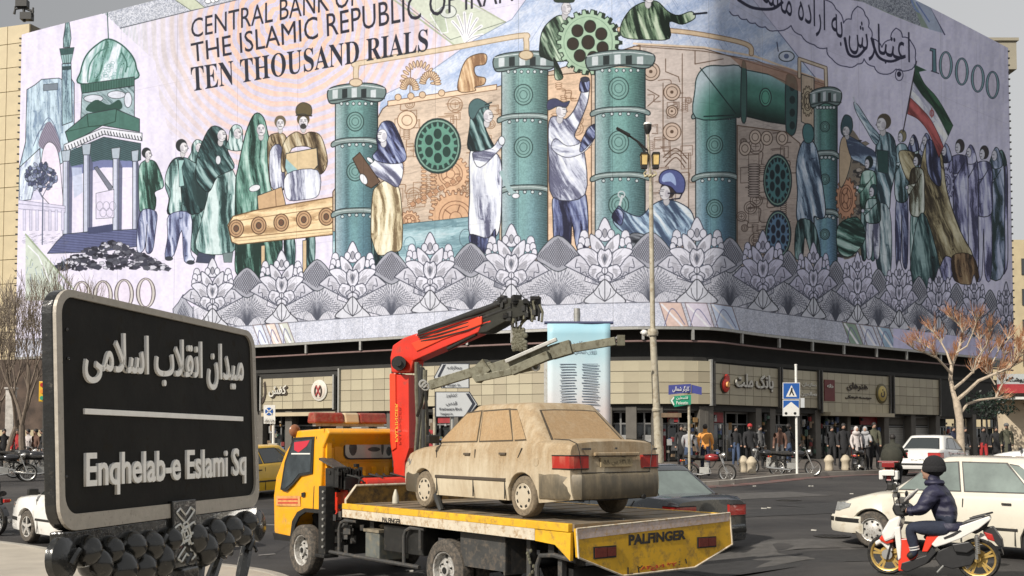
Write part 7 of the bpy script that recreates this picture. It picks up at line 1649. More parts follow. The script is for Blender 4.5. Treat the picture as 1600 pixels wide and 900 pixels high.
def headstuff(t,J,kind,hc,sc=1.):
    x,y,z=J
    if kind=='hijab':
        g=G(); g.ball((x-.015,y,z+.02),(.105*sc,.095*sc,.135*sc),n=14,m=9); g.ball((x-.02,y,z-.13),(.13,.17,.11),n=14,m=7); g.build('headscarf',hc,t,smooth=True,angle=80)
        g=G(); g.ball((x+.045*sc,y,z+.01),(.06*sc,.062*sc,.085*sc),n=12,m=8); f=g.build('face',m_skin,t,smooth=True,angle=80)
    else:
        g=G(); 
        if kind=='hair': g.ball((x-.016,y,z+.035),(.098*sc,.086*sc,.10*sc),n=14,m=9)
        elif kind=='beanie': g.ball((x-.012,y,z+.045),(.112*sc,.102*sc,.115*sc),n=18,m=10); g.lathe([(.108*sc,-.02),(.114*sc,.0),(.108*sc,.03)],c=(x-.012,y,z+.02),n=18)
        elif kind=='cap': g.ball((x-.012,y,z+.045),(.105*sc,.095*sc,.09*sc),n=14,m=8); g.box((x+.12*sc,y,z+.03),(.1,.12,.015))
        elif kind=='helmet': g.ball((x-.01,y,z+.03),(.14,.125,.145),n=18,m=10)
        g.build({'hair':'hair','beanie':'knitted_hat','cap':'cap','helmet':'helmet'}[kind],hc,t,smooth=True,angle=80)
        g=G(); g.ball((x+.05*sc,y,z-.02),(.045*sc,.055*sc,.075*sc),n=12,m=8); g.ball((x+.098*sc,y,z-.012),(.018,.012,.022),n=8,m=5); f=g.build('face',m_skin,t,smooth=True,angle=80)
    g=G()
    for s in (1,-1): g.ball((x+.086*sc,y+s*.028,z+.012),(.008,.010,.006),n=6,m=4); g.box((x+.088*sc,y+s*.028,z+.03),(.01,.026,.006))
    g.box((x+.090*sc,y,z-.052),(.008,.036,.007)); g.build('eyes_and_mouth',m_hair,f)
def person(pose,x,y,face,cols,label,kind='hair',hc=None,h=1.75,group=None,z=None,cat='person'):
    me=POSE[pose].copy()
    for c in (m_skin,cols[0],cols[1],m_shoe): me.materials.append(c)
    zz=z if z is not None else (PZ if y>38 else gz(x,y)+.13)
    t=empty('person',(x,y,zz),math.radians(face),label,cat,group); k=h/1.75; t.scale=(k,k,k)
    o=bpy.data.objects.new('body',me); COL.objects.link(o); o.parent=t
    headstuff(t,(.02,0,1.62),kind,hc or m_hair)
    return t
CB=clothm('black_cloth',(.018,.018,.020)); CN=clothm('navy_cloth',(.022,.026,.055)); CO=clothm('orange_jacket_cloth',(.75,.33,.08)); CW_=clothm('pale_coat_cloth',(.55,.50,.48)); CG=clothm('grey_cloth',(.14,.14,.14)); COl=clothm('olive_cloth',(.09,.09,.06)); CR_=clothm('red_cloth',(.38,.03,.03)); CBr=clothm('brown_cloth',(.13,.07,.05)); CD=clothm('denim_cloth',(.06,.09,.16)); CL=clothm('light_grey_cloth',(.36,.36,.37)); CT=clothm('tan_cloth',(.33,.24,.15))
def pp(px,y): r=ray(px,700); return r[0]/r[1]*y
PPL=[('lean',1076,36.6,60,(CL,CD),'person in light grey jacket bending over the first parked motorcycle','hair',None,1.72),
('stand',1102,37.0,80,(CO,CN),'person in bright orange jacket seen from behind beside the motorcycle','hair',None,1.78),
('coat',1065,42,-100,(CB,CB),'person in black coat by the red shop door left of the orange jacket','hair',None,1.74),
('walk',1172,41.5,-95,(CB,CB),'dark clad person in red cap behind the first white bollard','cap',CR_,1.78),
('stand',1187,43,-60,(CG,CB),'person in grey jacket between the bollard and the crossing sign','hair',None,1.74),
('stand',1219,41.5,-120,(CBr,CG),'person in brown coat standing left of the crossing sign pole','hair',None,1.72),
('phone',1232,42.3,20,(CB,CD),'person in black with blue trousers at the crossing sign pole','hair',None,1.78),
('coat',1318,42.0,-90,(CB,CB),'broad person in long black coat left of the pale coated pair','hair',None,1.80),
('coat',1338,41.6,-80,(CW_,CB),'woman in pale pink coat standing beside the second pair of bollards','hijab',CW_,1.66),
('phone',1352,41.9,-110,(CL,CB),'woman in light grey jacket next to the pale pink coat','hijab',CL,1.66),
('stand',1366,42.3,-90,(COl,CB),'taller person in dark green jacket right of the pale coated pair','hair',None,1.84),
('stand',1300,48,-90,(CB,CB),'person in black far inside the stall front','hair',None,1.74),
('stand',1150,47,-90,(CB,CD),'person in black by the red shop panel under the bank sign','hair',None,1.74),
('stand',1537,47,-100,(CB,CR_),'person in black top with red trousers under the bare tree','hair',None,1.72),
('coat',1557,46,-110,(CB,CB),'person in black coat left of the capped old man','hair',None,1.72),
('coat',1573,44.5,-100,(COl,CB),'old man in dark green coat and flat cap by the cream wall','cap',CG,1.84),
('stand',1490,47.5,-80,(CN,CB),'person in navy just left of the tree trunk','hair',None,1.74),
('stand',1508,47,-80,(CB,CG),'person in black just right of the tree trunk','hair',None,1.70)]
for i,(po,px,y,fc,cols,lab,kd,hc,h) in enumerate(PPL): person(po,pp(px,y),y,fc,cols,lab,kd,hc,h)
# crowd far at the left behind the parked bikes
for i,(px,y,c,lab) in enumerate(((6,44,CB,'person in black at the far left edge by the white wall'),(18,45,CL,'person in light grey second from the left edge by the white wall'),(28,44,CR_,'person in red against the white wall'),(44,45,CW_,'person in cream against the white wall'),(56,44.4,CBr,'person in brown near the black name sign'),(66,43.8,CB,'tall person in black closest to the name sign edge'))):
    person('stand',pp(px,y),y,-60-17*i,(c,CB),lab,'hair',None,1.72,z=gz(pp(px,y),y)+.02)
# ---- motorcycles
m_spoke=mat('spoke_steel',(.5,.5,.48),.35,metal=.8,var=.1); m_gold=mat('gold_alloy',(.62,.42,.13),.35,metal=.6,var=.12,scale=20); m_orr=mat('orange_red_plastic',(.70,.045,.02),.3,var=.08,coat=.5); m_wpl=mat('white_plastic',(.74,.72,.68),.25,var=.05,coat=.5)
def mwheel(t,x,r,m_rim,style='spoke',w=.10):
    h=empty('wheel',(x,0,r)); h.parent=t
    g=G(); g.lathe([(r*.80,-w*.32),(r*.93,-w*.5),(r,-w*.18),(r,w*.18),(r*.93,w*.5),(r*.80,w*.32)],axis='Y',n=34,cap=False); g.build('tyre',m_black,h,smooth=True)
    g=G(); g.lathe([(r*.83,-w*.36),(r*.76,-w*.3),(r*.73,-w*.2),(r*.73,w*.2),(r*.76,w*.3),(r*.83,w*.36)],axis='Y',n=34,cap=False); g.lathe([(r*.16,-w*.6),(r*.16,w*.6)],axis='Y',n=14); g.build('rim',m_rim,h,smooth=True)
    g=G()
    if style=='spoke':
        for k in range(22):
            a=2*math.pi*k/22; s=1 if k%2 else -1; g.tube([(r*.15*math.cos(a+.5*s),s*w*.5,r*.15*math.sin(a+.5*s)),(r*.76*math.cos(a),0,r*.76*math.sin(a))],.0035,4)
    else:
        for k in range(5):
            a=2*math.pi*k/5+.2
            for d in (-.14,.14): g.beam((r*.14*math.cos(a),0,r*.14*math.sin(a)),(r*.76*math.cos(a+d),0,r*.76*math.sin(a+d)),.03,.018,up=(0,1,0))
        g.lathe([(r*.42,-w*.3),(r*.42,-w*.26)],axis='Y',n=20)
    g.build('spokes',m_spoke if style=='spoke' else m_rim,h)
def motorbike(x,y,rz,label,paint,group='motorcycles parked along the far kerb',z=None):
    t=empty('motorcycle',(x,y,z if z is not None else gz(x,y)+.005),rz,label,'motorcycle',group)
    mwheel(t,0,.30,m_chrome); mwheel(t,1.24,.30,m_chrome)
    g=G(); g.ball((.72,0,.80),(.27,.14,.13),n=16,m=8); g.build('fuel_tank',paint,t,smooth=True,angle=80)
    g=G(); g.tube([(.52,0,.80),(.2,0,.80),(-.18,0,.84)],[.10,.12,.09],10,sx=.6); g.build('seat',m_black,t,smooth=True)
    g=G(); 
    for s in (1,-1): g.tube([(1.24,s*.08,.30),(1.06,s*.08,.74),(1.0,s*.08,.92)],.02,8)
    g.build('fork',m_chrome,t,smooth=True)
    g=G(); g.tube([(.80,-.34,1.03),(.95,-.2,1.02),(1.0,0,.97),(.95,.2,1.02),(.80,.34,1.03)],.014,7); g.build('handlebar',m_chrome,t,smooth=True)
    for s in (1,-1):
        g=G(); g.tube([(.74,s*.36,1.03),(.86,s*.31,1.03)],.02,7); g.build('grip',m_black,t); g=G(); g.tube([(.88,s*.26,1.03),(.86,s*.30,1.20)],.006,5); g.ball((.86,s*.32,1.22),(.015,.055,.04),n=10,m=6); g.build('mirror',m_blackmetal,t,smooth=True)
    g=G(); g.lathe([(.04,-.08),(.085,-.02),(.09,.06),(.07,.07)],c=(1.10,0,.88),axis='X',n=16); g.build('headlight',m_chrome,t,smooth=True)
    g=G(); g.tube([(.98,0,.86),(.75,0,.5),(.45,0,.38),(.1,0,.42),(0,0,.30)],.024,7); g.tube([(.95,0,.82),(.4,0,.72),(-.15,0,.74)],.022,7)
    for s in (1,-1): g.tube([(0,s*.09,.30),(-.02,s*.1,.72)],.03,8)
    g.build('frame',m_blackmetal,t,smooth=True)
    g=G(); g.box((.50,0,.38),(.32,.24,.2)); 
    for k in range(6): g.box((.58,0,.50+k*.025),(.17,.18,.012))
    g.build('engine',m_steel,t,bevel=.01)
    g=G(); g.tube([(.66,-.1,.46),(.74,-.13,.3),(.4,-.15,.24),(-.1,-.17,.28),(-.36,-.18,.32)],[.02,.02,.03,.045,.045],9); g.build('exhaust',m_chrome,t,smooth=True)
    for c,a0,a1 in ((0,20,170),(1.24,30,150)):
        g=G(); P_=[(c+.335*math.cos(math.radians(a)),.30+.335*math.sin(math.radians(a))) for a in range(a0,a1+1,13)]; vs=[]
        for (u,v) in P_: vs+= [(u,-.06,v),(u,.06,v)]
        vs+= [(a,b,c_+.006) for a,b,c_ in vs]; n=len(P_); g.add(vs,[(2*i,2*i+1,2*i+3,2*i+2) for i in range(n-1)]+[(2*n+2*i,2*n+2*i+2,2*n+2*i+3,2*n+2*i+1) for i in range(n-1)]); g.build('mudguard',m_chrome if c else paint,t,smooth=True)
    g=G(); g.box((-.30,0,.70),(.05,.13,.07)); g.build('tail_light',m_red,t,bevel=.01)
    for s in (1,-1):
        g=G(); g.ball((-.22,s*.13,.70),(.03,.03,.025),n=8,m=5); g.build('indicator',m_orange,t,smooth=True)
    g=G(); g.tube([(.35,.05,.3),(.3,.22,.02)],.012,6); g.build('side_stand',m_blackmetal,t)
    return t
mb_red=mat('dark_red_tank',(.25,.02,.02),.25,var=.1,coat=.6); mb_blk=mat('black_tank',(.02,.02,.022),.2,var=.2,coat=.7)
def bikeat(pxr,pxf,y0,y1,label,paint,group='motorcycles parked along the far kerb'):
    a=Vector((pp(pxr,y0),y0,0)); b=Vector((pp(pxf,y1),y1,0)); d=b-a; return motorbike(a.x,a.y,math.atan2(d.y,d.x),label,paint,group)
b1=bikeat(1078,1126,36.3,35.9,'dark red motorcycle beside the person in the orange jacket',mb_red)
b2=bikeat(1214,1268,38.9,38.7,'black motorcycle with long chrome exhaust below the crossing sign',mb_blk)
b3=bikeat(1338,1350,41.0,42.1,'black motorcycle parked behind the pale coated woman',mb_blk)
b4=bikeat(1226,1196,40.3,40.6,'dark motorcycle half hidden behind the one with the long exhaust',mb_blk)
for k,(pa,pb,y,l_) in enumerate(((-20,26,36,'first dark motorcycle in the jumble at the left edge'),(22,62,38,'dark motorcycle in the middle of the left jumble'),(40,76,36.5,'dark motorcycle nearest the name sign post'),(4,50,40,'dark motorcycle at the back of the left jumble'))):
    bikeat(pa,pb,y,y+.3,l_,mb_blk,'motorcycles crowded at the left edge')
# person astride the left bike, from behind
def rider_mesh(J,R,extra=None,levels=1,mi=(0,1,2,3)):
    E_=[('pel','spi',1),('spi','che',1),('che','nec',1),('nec','hea',0),('hea','top',0)]
    for k in 'lr': E_+=[('che','s'+k,1),('s'+k,'e'+k,1),('e'+k,'w'+k,1),('w'+k,'h'+k,mi[0]),('pel','p'+k,2),('p'+k,'k'+k,2),('k'+k,'a'+k,2),('a'+k,'t'+k,3)]
    return body_mesh(J,R,E_,levels)
def seated(lean=.18,wide=1.15,rot=0):
    J=dict(pel=(.18,0,.92),spi=(.22,0,1.08),che=(.22+lean,0,1.30),nec=(.26+lean,0,1.45),hea=(.30+lean,0,1.57),top=(.30+lean,0,1.66)); R=dict(pel=(.18*wide,.17*wide),spi=(.17*wide,.17*wide),che=(.19*wide,.16*wide),nec=.07,hea=(.08,.1),top=(.07,.08))
    for k,y in (('l',1),('r',-1)):
        J['s'+k]=(.23+lean,.18*y,1.38); J['e'+k]=(.46+lean,.27*y,1.14); J['w'+k]=(.68+lean*.8,.30*y,1.06); J['h'+k]=(.74+lean*.8,.30*y,1.05)
        J['p'+k]=(.2,.11*y,.86); J['k'+k]=(.60,.18*y,.74); J['a'+k]=(.42,.17*y,.36); J['t'+k]=(.58,.18*y,.32)
        R['s'+k]=.10; R['e'+k]=.075; R['w'+k]=.05; R['h'+k]=.045; R['p'+k]=.12; R['k'+k]=.085; R['a'+k]=.06; R['t'+k]=.045
    return J,R
J_,R_=seated(); RM_=rider_mesh(J_,R_)
def rider(t_loc,rz,label,cols,kind,hc):
    me=RM_.copy()
    for c in (m_skin,cols[0],cols[1],m_shoe): me.materials.append(c)
    t=empty('person',t_loc,rz,label,'person'); o=bpy.data.objects.new('body',me); COL.objects.link(o); o.parent=t; headstuff(t,(J_['hea'][0],0,J_['hea'][2]+.02),kind,hc or m_hair); return t
# left: dark bike with rider moving past the white hatchback
a=onground(18,838); mz=motorbike(a.x-.35,a.y+.1,math.radians(150),'dark motorcycle ridden past the white hatchback at the left edge',mb_blk,None,z=a.z)
rider(mz.location,mz.rotation_euler.z,'rider in black with dark helmet and pale face scarf at the left edge',(CB,CB),'helmet',mat('black_helmet',(.02,.02,.022),.2,coat=.6))
# middle: rider seen from behind with broad dark coat
a=onground(1392,772); a2=Vector((a.x,a.y,a.z)); mz=motorbike(a2.x,a2.y,math.radians(62),'motorcycle with red and white tail rack ridden away down the street',mb_red,None,z=a2.z)
mz_c=(.24,0,1.08); rr_=rider(mz.location,mz.rotation_euler.z,'rider in wide dark olive coat and red scarf seen from behind',(clothm('dark_olive_coat',(.035,.035,.025)),CB),'hair',None)
g=G(); g.ball((mz_c[0]+.02,0,mz_c[2]-.02),(.24,.31,.33),n=18,m=10); cc_=g.build('coat_back',clothm('dark_olive_coat',(.035,.035,.025)),rr_,smooth=True,angle=80)
g=G(); g.box((-.30,0,.93),(.26,.56,.04)); g.box((-.42,0,.84),(.03,.34,.14)); g.build('tail_rack',mb_red,mz,bevel=.01); g=G(); g.box((-.44,0,.62),(.03,.34,.16)); g.build('rear_mud_plate',m_wpl,mz,bevel=.01)
for s in (1,-1):
    g=G(); g.box((-.25,s*.2,.55),(.3,.12,.26)); g.build('side_fairing',m_wpl,mz,bevel=.03)
m_sblk=mat('satin_black_plastic',(.018,.018,.019),.45,var=.25,scale=12)
# ---- red and white scooter in front with rider
F0=onground(1388,897); R0=onground(1529,906); fd=(F0-R0); WBS=math.hypot(fd.x,fd.y); sz=math.atan2(fd.y,fd.x); fx=Vector((math.cos(sz),math.sin(sz),0)); lx=Vector((-fx.y,fx.x,0))
sc=empty('motor_scooter',R0,sz,'red and white scooter with gold wheels ridden in the foreground','scooter')
slope=(F0.z-R0.z)/WBS; 
def SL2(px,py,w=0):
    r=Vector(ray(px,py)); c=Vector((0,0,CAMH)); o=R0+lx*w; k=(o-c).dot(lx)/r.dot(lx); q=c+r*k-o; return q.dot(fx),q.z
mwheel(sc,0,.275,m_gold,'alloy',.12); mwheel(sc,WBS,.275,m_gold,'alloy',.11)
def spanel(nm,px,m,w0,w1,par=sc,bev=.012,wp=None,**k):
    ww=(w0+w1)/2 if wp is None else wp; Q=[SL2(*p,w=ww) for p in px]; g=G(); g.prism(Q,w0,w1,0,lambda u,v,w:(u,w,v)); return g.build(nm,m,par,bevel=bev,**k)
for s in (1,-1):
    a,b=(.10,.17) if s>0 else (-.17,-.10)
    spanel('side_panel',[(1455,850),(1464,838),(1500,822),(1546,806),(1549,811),(1530,826),(1500,842),(1478,850),(1462,855)],m_wpl,a,b)
    spanel('red_side_panel',[(1441,862),(1448,838),(1462,832),(1470,836),(1458,850),(1450,862)],m_orr,a-.0,b-.0)
    spanel('side_graphic',[(1474,840),(1500,828),(1503,830),(1490,838),(1476,843)],m_sblk,(.165 if s>0 else -.174),(.174 if s>0 else -.165),bev=0)
    spanel('apron_side',[(1397,825),(1407,822),(1409,850),(1408,872),(1404,876),(1401,856)],m_wpl,a*.9,b*.9)
    spanel('apron_red',[(1408,842),(1434,840),(1434,868),(1414,892),(1404,892),(1404,868)],m_orr,a*.8,b*.8)
spanel('front_shield',[(1380,832),(1392,812),(1408,804),(1412,810),(1408,824),(1400,840),(1386,846)],m_wpl,-.15,.15,bev=.04)
spanel('red_nose',[(1375,842),(1384,830),(1396,830),(1400,846),(1388,850)],m_orr,-.12,.12,bev=.03)
spanel('front_mudguard',[(1368,846),(1382,838),(1394,846),(1396,862),(1388,858),(1378,848),(1370,852)],m_wpl,-.07,.07,bev=.02)
spanel('floor_board',[(1410,888),(1412,878),(1450,866),(1458,850),(1466,862),(1450,880),(1420,893)],m_sblk,-.14,.14)
spanel('seat',[(1444,838),(1452,832),(1480,826),(1500,818),(1512,812),(1538,806),(1540,811),(1505,826),(1470,838),(1450,844)],m_sblk,-.12,.12,bev=.03)
spanel('tail_cowl',[(1524,812),(1546,804),(1548,810),(1540,826),(1526,834),(1516,830)],m_sblk,-.09,.09)
spanel('rear_mudguard',[(1536,824),(1552,822),(1566,842),(1568,855),(1560,852),(1548,838),(1538,834)],m_sblk,-.07,.07)
spanel('tail_light',[(1538,830),(1552,834),(1556,846),(1544,842)],m_red,-.08,.08)
spanel('engine',[(1468,860),(1490,850),(1520,850),(1528,866),(1520,882),(1490,888),(1470,882),(1462,870)],m_sblk,-.10,.10)
spanel('air_box',[(1488,850),(1515,846),(1524,856),(1512,864),(1492,862)],m_sblk,.08,.17)
spanel('number_plate',[(1532,832),(1546,840),(1542,850),(1528,842)],m_white,.0,.02)
g=G(); p=[SL2(*q) for q in ((1388,874),(1398,832),(1410,808),(1415,795))]
for s in (1,-1): g.tube([(p[0][0],s*.06,p[0][1]),(p[1][0],s*.05,p[1][1]),(p[2][0],0,p[2][1])],.02,8)
g.build('fork',m_sblk,sc,smooth=True)
hb=SL2(1412,797); g=G(); g.tube([(hb[0]-.05,-.33,hb[1]+.02),(hb[0],0,hb[1]-.02),(hb[0]-.05,.33,hb[1]+.02)],.017,8); g.build('handlebar',m_sblk,sc,smooth=True)
spanel('instrument_cowl',[(1396,794),(1400,785),(1420,786),(1428,794),(1420,806),(1402,806)],m_sblk,-.13,.13,bev=.03); spanel('windshield_phone_mount',[(1399,783),(1406,776),(1418,778),(1420,786),(1402,788)],m_darkgrey,-.05,.05)
for s in (1,-1):
    g=G(); g.tube([(hb[0],s*.16,hb[1]),(hb[0]+.02,s*.22,hb[1]+.18)],.008,6); g.ball((hb[0]+.01,s*.25,hb[1]+.21),(.02,.07,.045),n=12,m=7); g.build('mirror',m_sblk,sc,smooth=True)
a=SL2(1440,763); b=SL2(1416,784); g=G(); g.tube([(b[0],.1,b[1]),((a[0]+b[0])/2,.2,(a[1]+b[1])/2),(a[0],.22,a[1])],[.03,.045,.02],8,sx=.5); g.build('hand_guard',m_wpl,sc,smooth=True)
a=SL2(1500,872); g=G(); g.tube([(a[0],-.16,a[1]),(a[0]-.3,-.18,a[1]+.04),(a[0]-.5,-.18,a[1]+.1)],[.03,.05,.05],10); g.build('exhaust',m_sblk,sc,smooth=True)
a=SL2(1476,890); g=G(); g.tube([(a[0],.1,a[1]+.06),(a[0]+.06,.2,a[1]-.02)],.012,6); g.build('stand',m_steel,sc)
# rider
def J3(px,py,w): u,v=SL2(px,py,w); return (u,w,v)
JR=dict(pel=J3(1487,822,0),spi=J3(1483,802,0),che=J3(1466,773,0),nec=J3(1460,753,0),hea=J3(1456,737,0),top=J3(1456,725,0))
RR=dict(pel=(.215,.22),spi=(.21,.235),che=(.225,.22),nec=.10,hea=(.085,.095),top=(.075,.085))
for k,y in (('l',1),('r',-1)):
    JR['s'+k]=J3(1458,765,.19*y); JR['e'+k]=J3(1440,797,.27*y); JR['w'+k]=J3(1422,799,.28*y); JR['h'+k]=J3(1414,797,.28*y)
    JR['p'+k]=J3(1478,826,.12*y); JR['k'+k]=J3(1421,824,.17*y); JR['a'+k]=J3(1430,862,.15*y); JR['t'+k]=J3(1440,874,.17*y) if 0 else J3(1418,872,.17*y)
    RR['s'+k]=.135; RR['e'+k]=.10; RR['w'+k]=.052; RR['h'+k]=.040; RR['p'+k]=.13; RR['k'+k]=.095; RR['a'+k]=.062; RR['t'+k]=.045
me=rider_mesh(JR,RR,levels=2)
m_puff=mat('navy_padded_jacket',(.022,.022,.050),.6,var=.25,scale=5)
_n=m_puff.node_tree.nodes; _l=m_puff.node_tree.links; _w=_n.new('ShaderNodeTexWave'); _w.wave_type='BANDS'; _w.bands_direction='Z'; _w.inputs['Scale'].default_value=2.6; _w.inputs['Distortion'].default_value=3.2; _w.inputs['Detail'].default_value=3; _w.inputs['Detail Scale'].default_value=2.2
_t=_n.new('ShaderNodeTexCoord'); _l.new(_t.outputs['Object'],_w.inputs['Vector']); _b=_n.new('ShaderNodeBump'); _b.inputs['Strength'].default_value=.38; _b.inputs['Distance'].default_value=.05; _l.new(_w.outputs['Fac'],_b.inputs['Height']); _l.new(_b.outputs[0],_n['Principled BSDF'].inputs['Normal'])
for c in (m_skin,m_puff,clothm('dark_denim',(.018,.024,.045)),m_shoe): me.materials.append(c)
rd=empty('person',R0,sz,'rider in navy padded jacket and black knitted hat on the red and white scooter','person'); o=bpy.data.objects.new('body',me); COL.objects.link(o); o.parent=rd
h=JR['hea']; 
g=G(); g.ball((h[0]-.03,0,h[2]+.075),(.15,.135,.15),n=22,m=12); g.lathe([(.145,-.04),(.155,-.02),(.155,.02),(.145,.04)],c=(h[0]-.03,0,h[2]+.04),n=24); g.build('knitted_hat',mat('black_knit',(.015,.015,.017),.95,var=.3,scale=60,bump=.6,bscale=80),rd,smooth=True)
g=G(); g.ball((h[0]+.035,0,h[2]-.01),(.09,.085,.115),n=18,m=12); g.ball((h[0]+.118,0,h[2]+.005),(.022,.015,.028),n=10,m=6); g.ball((h[0]+.085,0,h[2]-.075),(.035,.04,.03),n=12,m=7)
for s in (1,-1): g.ball((h[0]-.01,s*.085,h[2]-.0),(.022,.012,.035),n=8,m=6)
fc=g.build('face',m_skin,rd,smooth=True,angle=80)
g=G()
for s in (1,-1): g.ball((h[0]+.10,s*.032,h[2]+.025),(.01,.014,.008),n=8,m=5); g.box((h[0]+.105,s*.034,h[2]+.045),(.012,.035,.008))
g.box((h[0]+.112,0,h[2]-.05),(.012,.045,.008)); g.build('eyes_and_mouth',m_hair,fc)
g=G(); g.lathe([(.12,-.05),(.135,-.01),(.12,.02),(.09,.03)],c=(JR['nec'][0],0,JR['nec'][2]-.0),n=18); g.build('collar',m_puff,rd,smooth=True)
for s in (1,-1):
    hx,hy,hz=JR['hl' if s>0 else 'hr']; g=G()
    for k in range(4):
        yy_=hy+s*(-.035+.022*k); g.tube([(hx-.01,yy_,hz+.015),(hx+.04,yy_,hz+.022),(hx+.058,yy_,hz+.0),(hx+.045,yy_,hz-.022),(hx+.02,yy_,hz-.026)],[.011,.0105,.010,.009,.008],7)
    g.tube([(hx-.02,hy-s*.04,hz),(hx+.005,hy-s*.062,hz-.012),(hx+.03,hy-s*.05,hz-.022)],[.013,.012,.010],7); g.build('gloved_fingers',m_black,rd,smooth=True)
    for q in (.80,.90):
        a=Vector(JR['kl' if s>0 else 'kr']); b=Vector(JR['al' if s>0 else 'ar']); c=a.lerp(b,q); g=G(); g.tube([c-(b-a).normalized()*.008,c+(b-a).normalized()*.008],.068,14); g.build('reflective_band',mat('silver_band',(.6,.6,.58),.4),rd)
# scooter cables, shock absorber, disc, grab rail
for k in range(4):
    a=SL2(1414+k*2,800); b=SL2(1402+k,832); g=G(); g.tube([(a[0],-.12+.08*k,a[1]),((a[0]+b[0])/2+.09,-.08+.05*k,(a[1]+b[1])/2+.04),(b[0],-.05+.03*k,b[1])],.007,5); g.build('control_cable',m_sblk,sc,smooth=True)
a=SL2(1526,832); g=G(); g.tube([(a[0]-.02,.13,a[1]-.02),(.0,.12,.28)],.022,8)
for k in range(9): t_=k/9; g.lathe([(.034,-.006),(.034,.006)],c=(a[0]*(1-t_)-.02,.13,(a[1]-.05)*(1-t_)+.34*t_),n=10)
g.build('shock_absorber',m_spoke,sc,smooth=True)
g=G(); g.lathe([(.07,.0),(.07,.006),(.03,.006)],c=(WBS,.062,.275),axis='Y',n=26); g.build('brake_disc',m_spoke,sc,smooth=True)
g=G(); a=SL2(1530,806); g.tube([(a[0]+.1,.12,a[1]-.03),(a[0]-.1,.11,a[1]+.03),(a[0]-.16,0,a[1]+.05),(a[0]-.1,-.11,a[1]+.03),(a[0]+.1,-.12,a[1]-.03)],.013,7); g.build('grab_rail',m_sblk,sc,smooth=True)
g=G(); a=SL2(1386,836); g.ball((a[0]+.02,0,a[1]),(.06,.10,.05),n=14,m=8); g.build('headlight',mat('headlamp_glass',(.42,.43,.42)),sc,smooth=True)
# jacket hem and cuffs
g=G(); g.lathe([(.20,-.05),(.215,0),(.205,.05)],c=JR['pel'],n=24); g.build('jacket_hem',m_puff,rd,smooth=True)
for s in 'lr':
    a=Vector(JR['e'+s]); b=Vector(JR['w'+s]); d_=(b-a).normalized(); g=G(); g.tube([b-d_*.03,b+d_*.02],[.068,.06],14); g.build('cuff',m_puff,rd,smooth=True)
g=G()
for z_ in (.25,.5,.75):
    a=Vector(JR['pel']).lerp(Vector(JR['che']),z_)
g2=None
# driver of the truck
dv=body_mesh({k:Vector(v) for k,v in J_.items()},R_,[('pel','spi',1),('spi','che',1),('che','nec',1),('nec','hea',0),('hea','top',0)]+[e for k in 'lr' for e in (('che','s'+k,1),('s'+k,'e'+k,1),('e'+k,'w'+k,1),('w'+k,'h'+k,0),('pel','p'+k,2),('p'+k,'k'+k,2),('k'+k,'a'+k,2),('a'+k,'t'+k,3))])
for c in (m_skin,CG,CB,m_shoe): dv.materials.append(c)
o=bpy.data.objects.new('body',dv); COL.objects.link(o); o.parent=drv; drv.location=TP(5.75,.52,.30); drv.rotation_euler=(0,0,TRZ)
# ================================================================= street furniture, signs, trees
def pole(g,a,b,r0,r1,n=12): g.tube([a,b],[r0,r1],n)
# lamp post on the far pavement, in front of the corner
y=36; a=at(1029,742,y); z0=gz(a.x,y)+.0; tp=at(1012,196,y)
lp_=empty('street_lamp',(a.x,y,z0),0,'tall cream lamp post with two hanging amber lanterns before the mural','street lamp')
W_=lambda p:Vector(p)-Vector((a.x,y,z0))
m_post=mat('weathered_cream_post',(.44,.40,.31),.6,var=.2,scale=3,dust=(.25,.20,.13),dustamt=.3)
m_=at(1020,520,y); g=G(); g.tube([(0,0,0),(0,0,1.2)],[.20,.17],14); g.tube([(0,0,1.2),W_(m_)],[.14,.105],14); g.tube([W_(m_),W_(at(1017,290,y))],[.085,.07],12); g.tube([W_(at(1017,290,y)),W_(tp)],.045,8); g.build('post',m_post,lp_,smooth=True)
g=G(); g.lathe([(.16,-.1),(.19,0),(.16,.12)],c=W_(m_),n=14); g.build('collar',m_post,lp_,smooth=True); g=G(); g.lathe([(.15,-.06),(.16,0),(.12,.06)],c=W_(at(1025,640,y)),n=14); g.build('collar',m_post,lp_,smooth=True)
g=G(); c=W_(tp); g.lathe([(.05,-.3),(.13,-.12),(.13,.0),(.14,.01)],c=c,n=12); g.build('top_sensor',m_blackmetal,lp_,smooth=True); g=G(); g.lathe([(.14,0),(.12,.07),(.02,.09)],c=c+Vector((0,0,.02)),n=12); g.build('sensor_cap',m_white,lp_,smooth=True)
for s,x in ((-1,1006.5),(1,1024.5)):
    c=W_(at(x,250,y)); g=G(); g.box(c,(.20,.20,.36),tx=1.15); l_=g.build('lantern_glass',mat('amber_lantern_glass',(.62,.45,.18),.3,var=.25,scale=6,emit=(.9,.6,.2),es=.12),lp_)
    g=G(); g.box(c+Vector((0,0,.21)),(.28,.28,.06),tx=.8); g.box(c-Vector((0,0,.23)),(.2,.2,.12),tx=1.1)
    for q in ((-1,-1),(1,-1),(1,1),(-1,1)): g.beam(c+Vector((q[0]*.1,q[1]*.1,-.18)),c+Vector((q[0]*.115,q[1]*.115,.18)),.025,.025)
    g.build('lantern_cage',m_blackmetal,l_)
g=G(); c=W_(at(1016,274,y)); 
for s in (-1,1):
    P4=[c+Vector((s*.21*math.sin(t)*1.0,0,-.10*math.cos(t)*1+.05)) for t in np.linspace(0,2.6,8)]; g.tube(P4,.022,6)
for k in range(6): g.ball(c+Vector((-.16+.06*k,-.03,-.04+.03*(k%2))),(.05,.05,.045),n=8,m=5)
g.build('scroll_work',mat('pale_scroll_paint',(.5,.44,.28),.5,var=.3,scale=10),lp_,smooth=True)
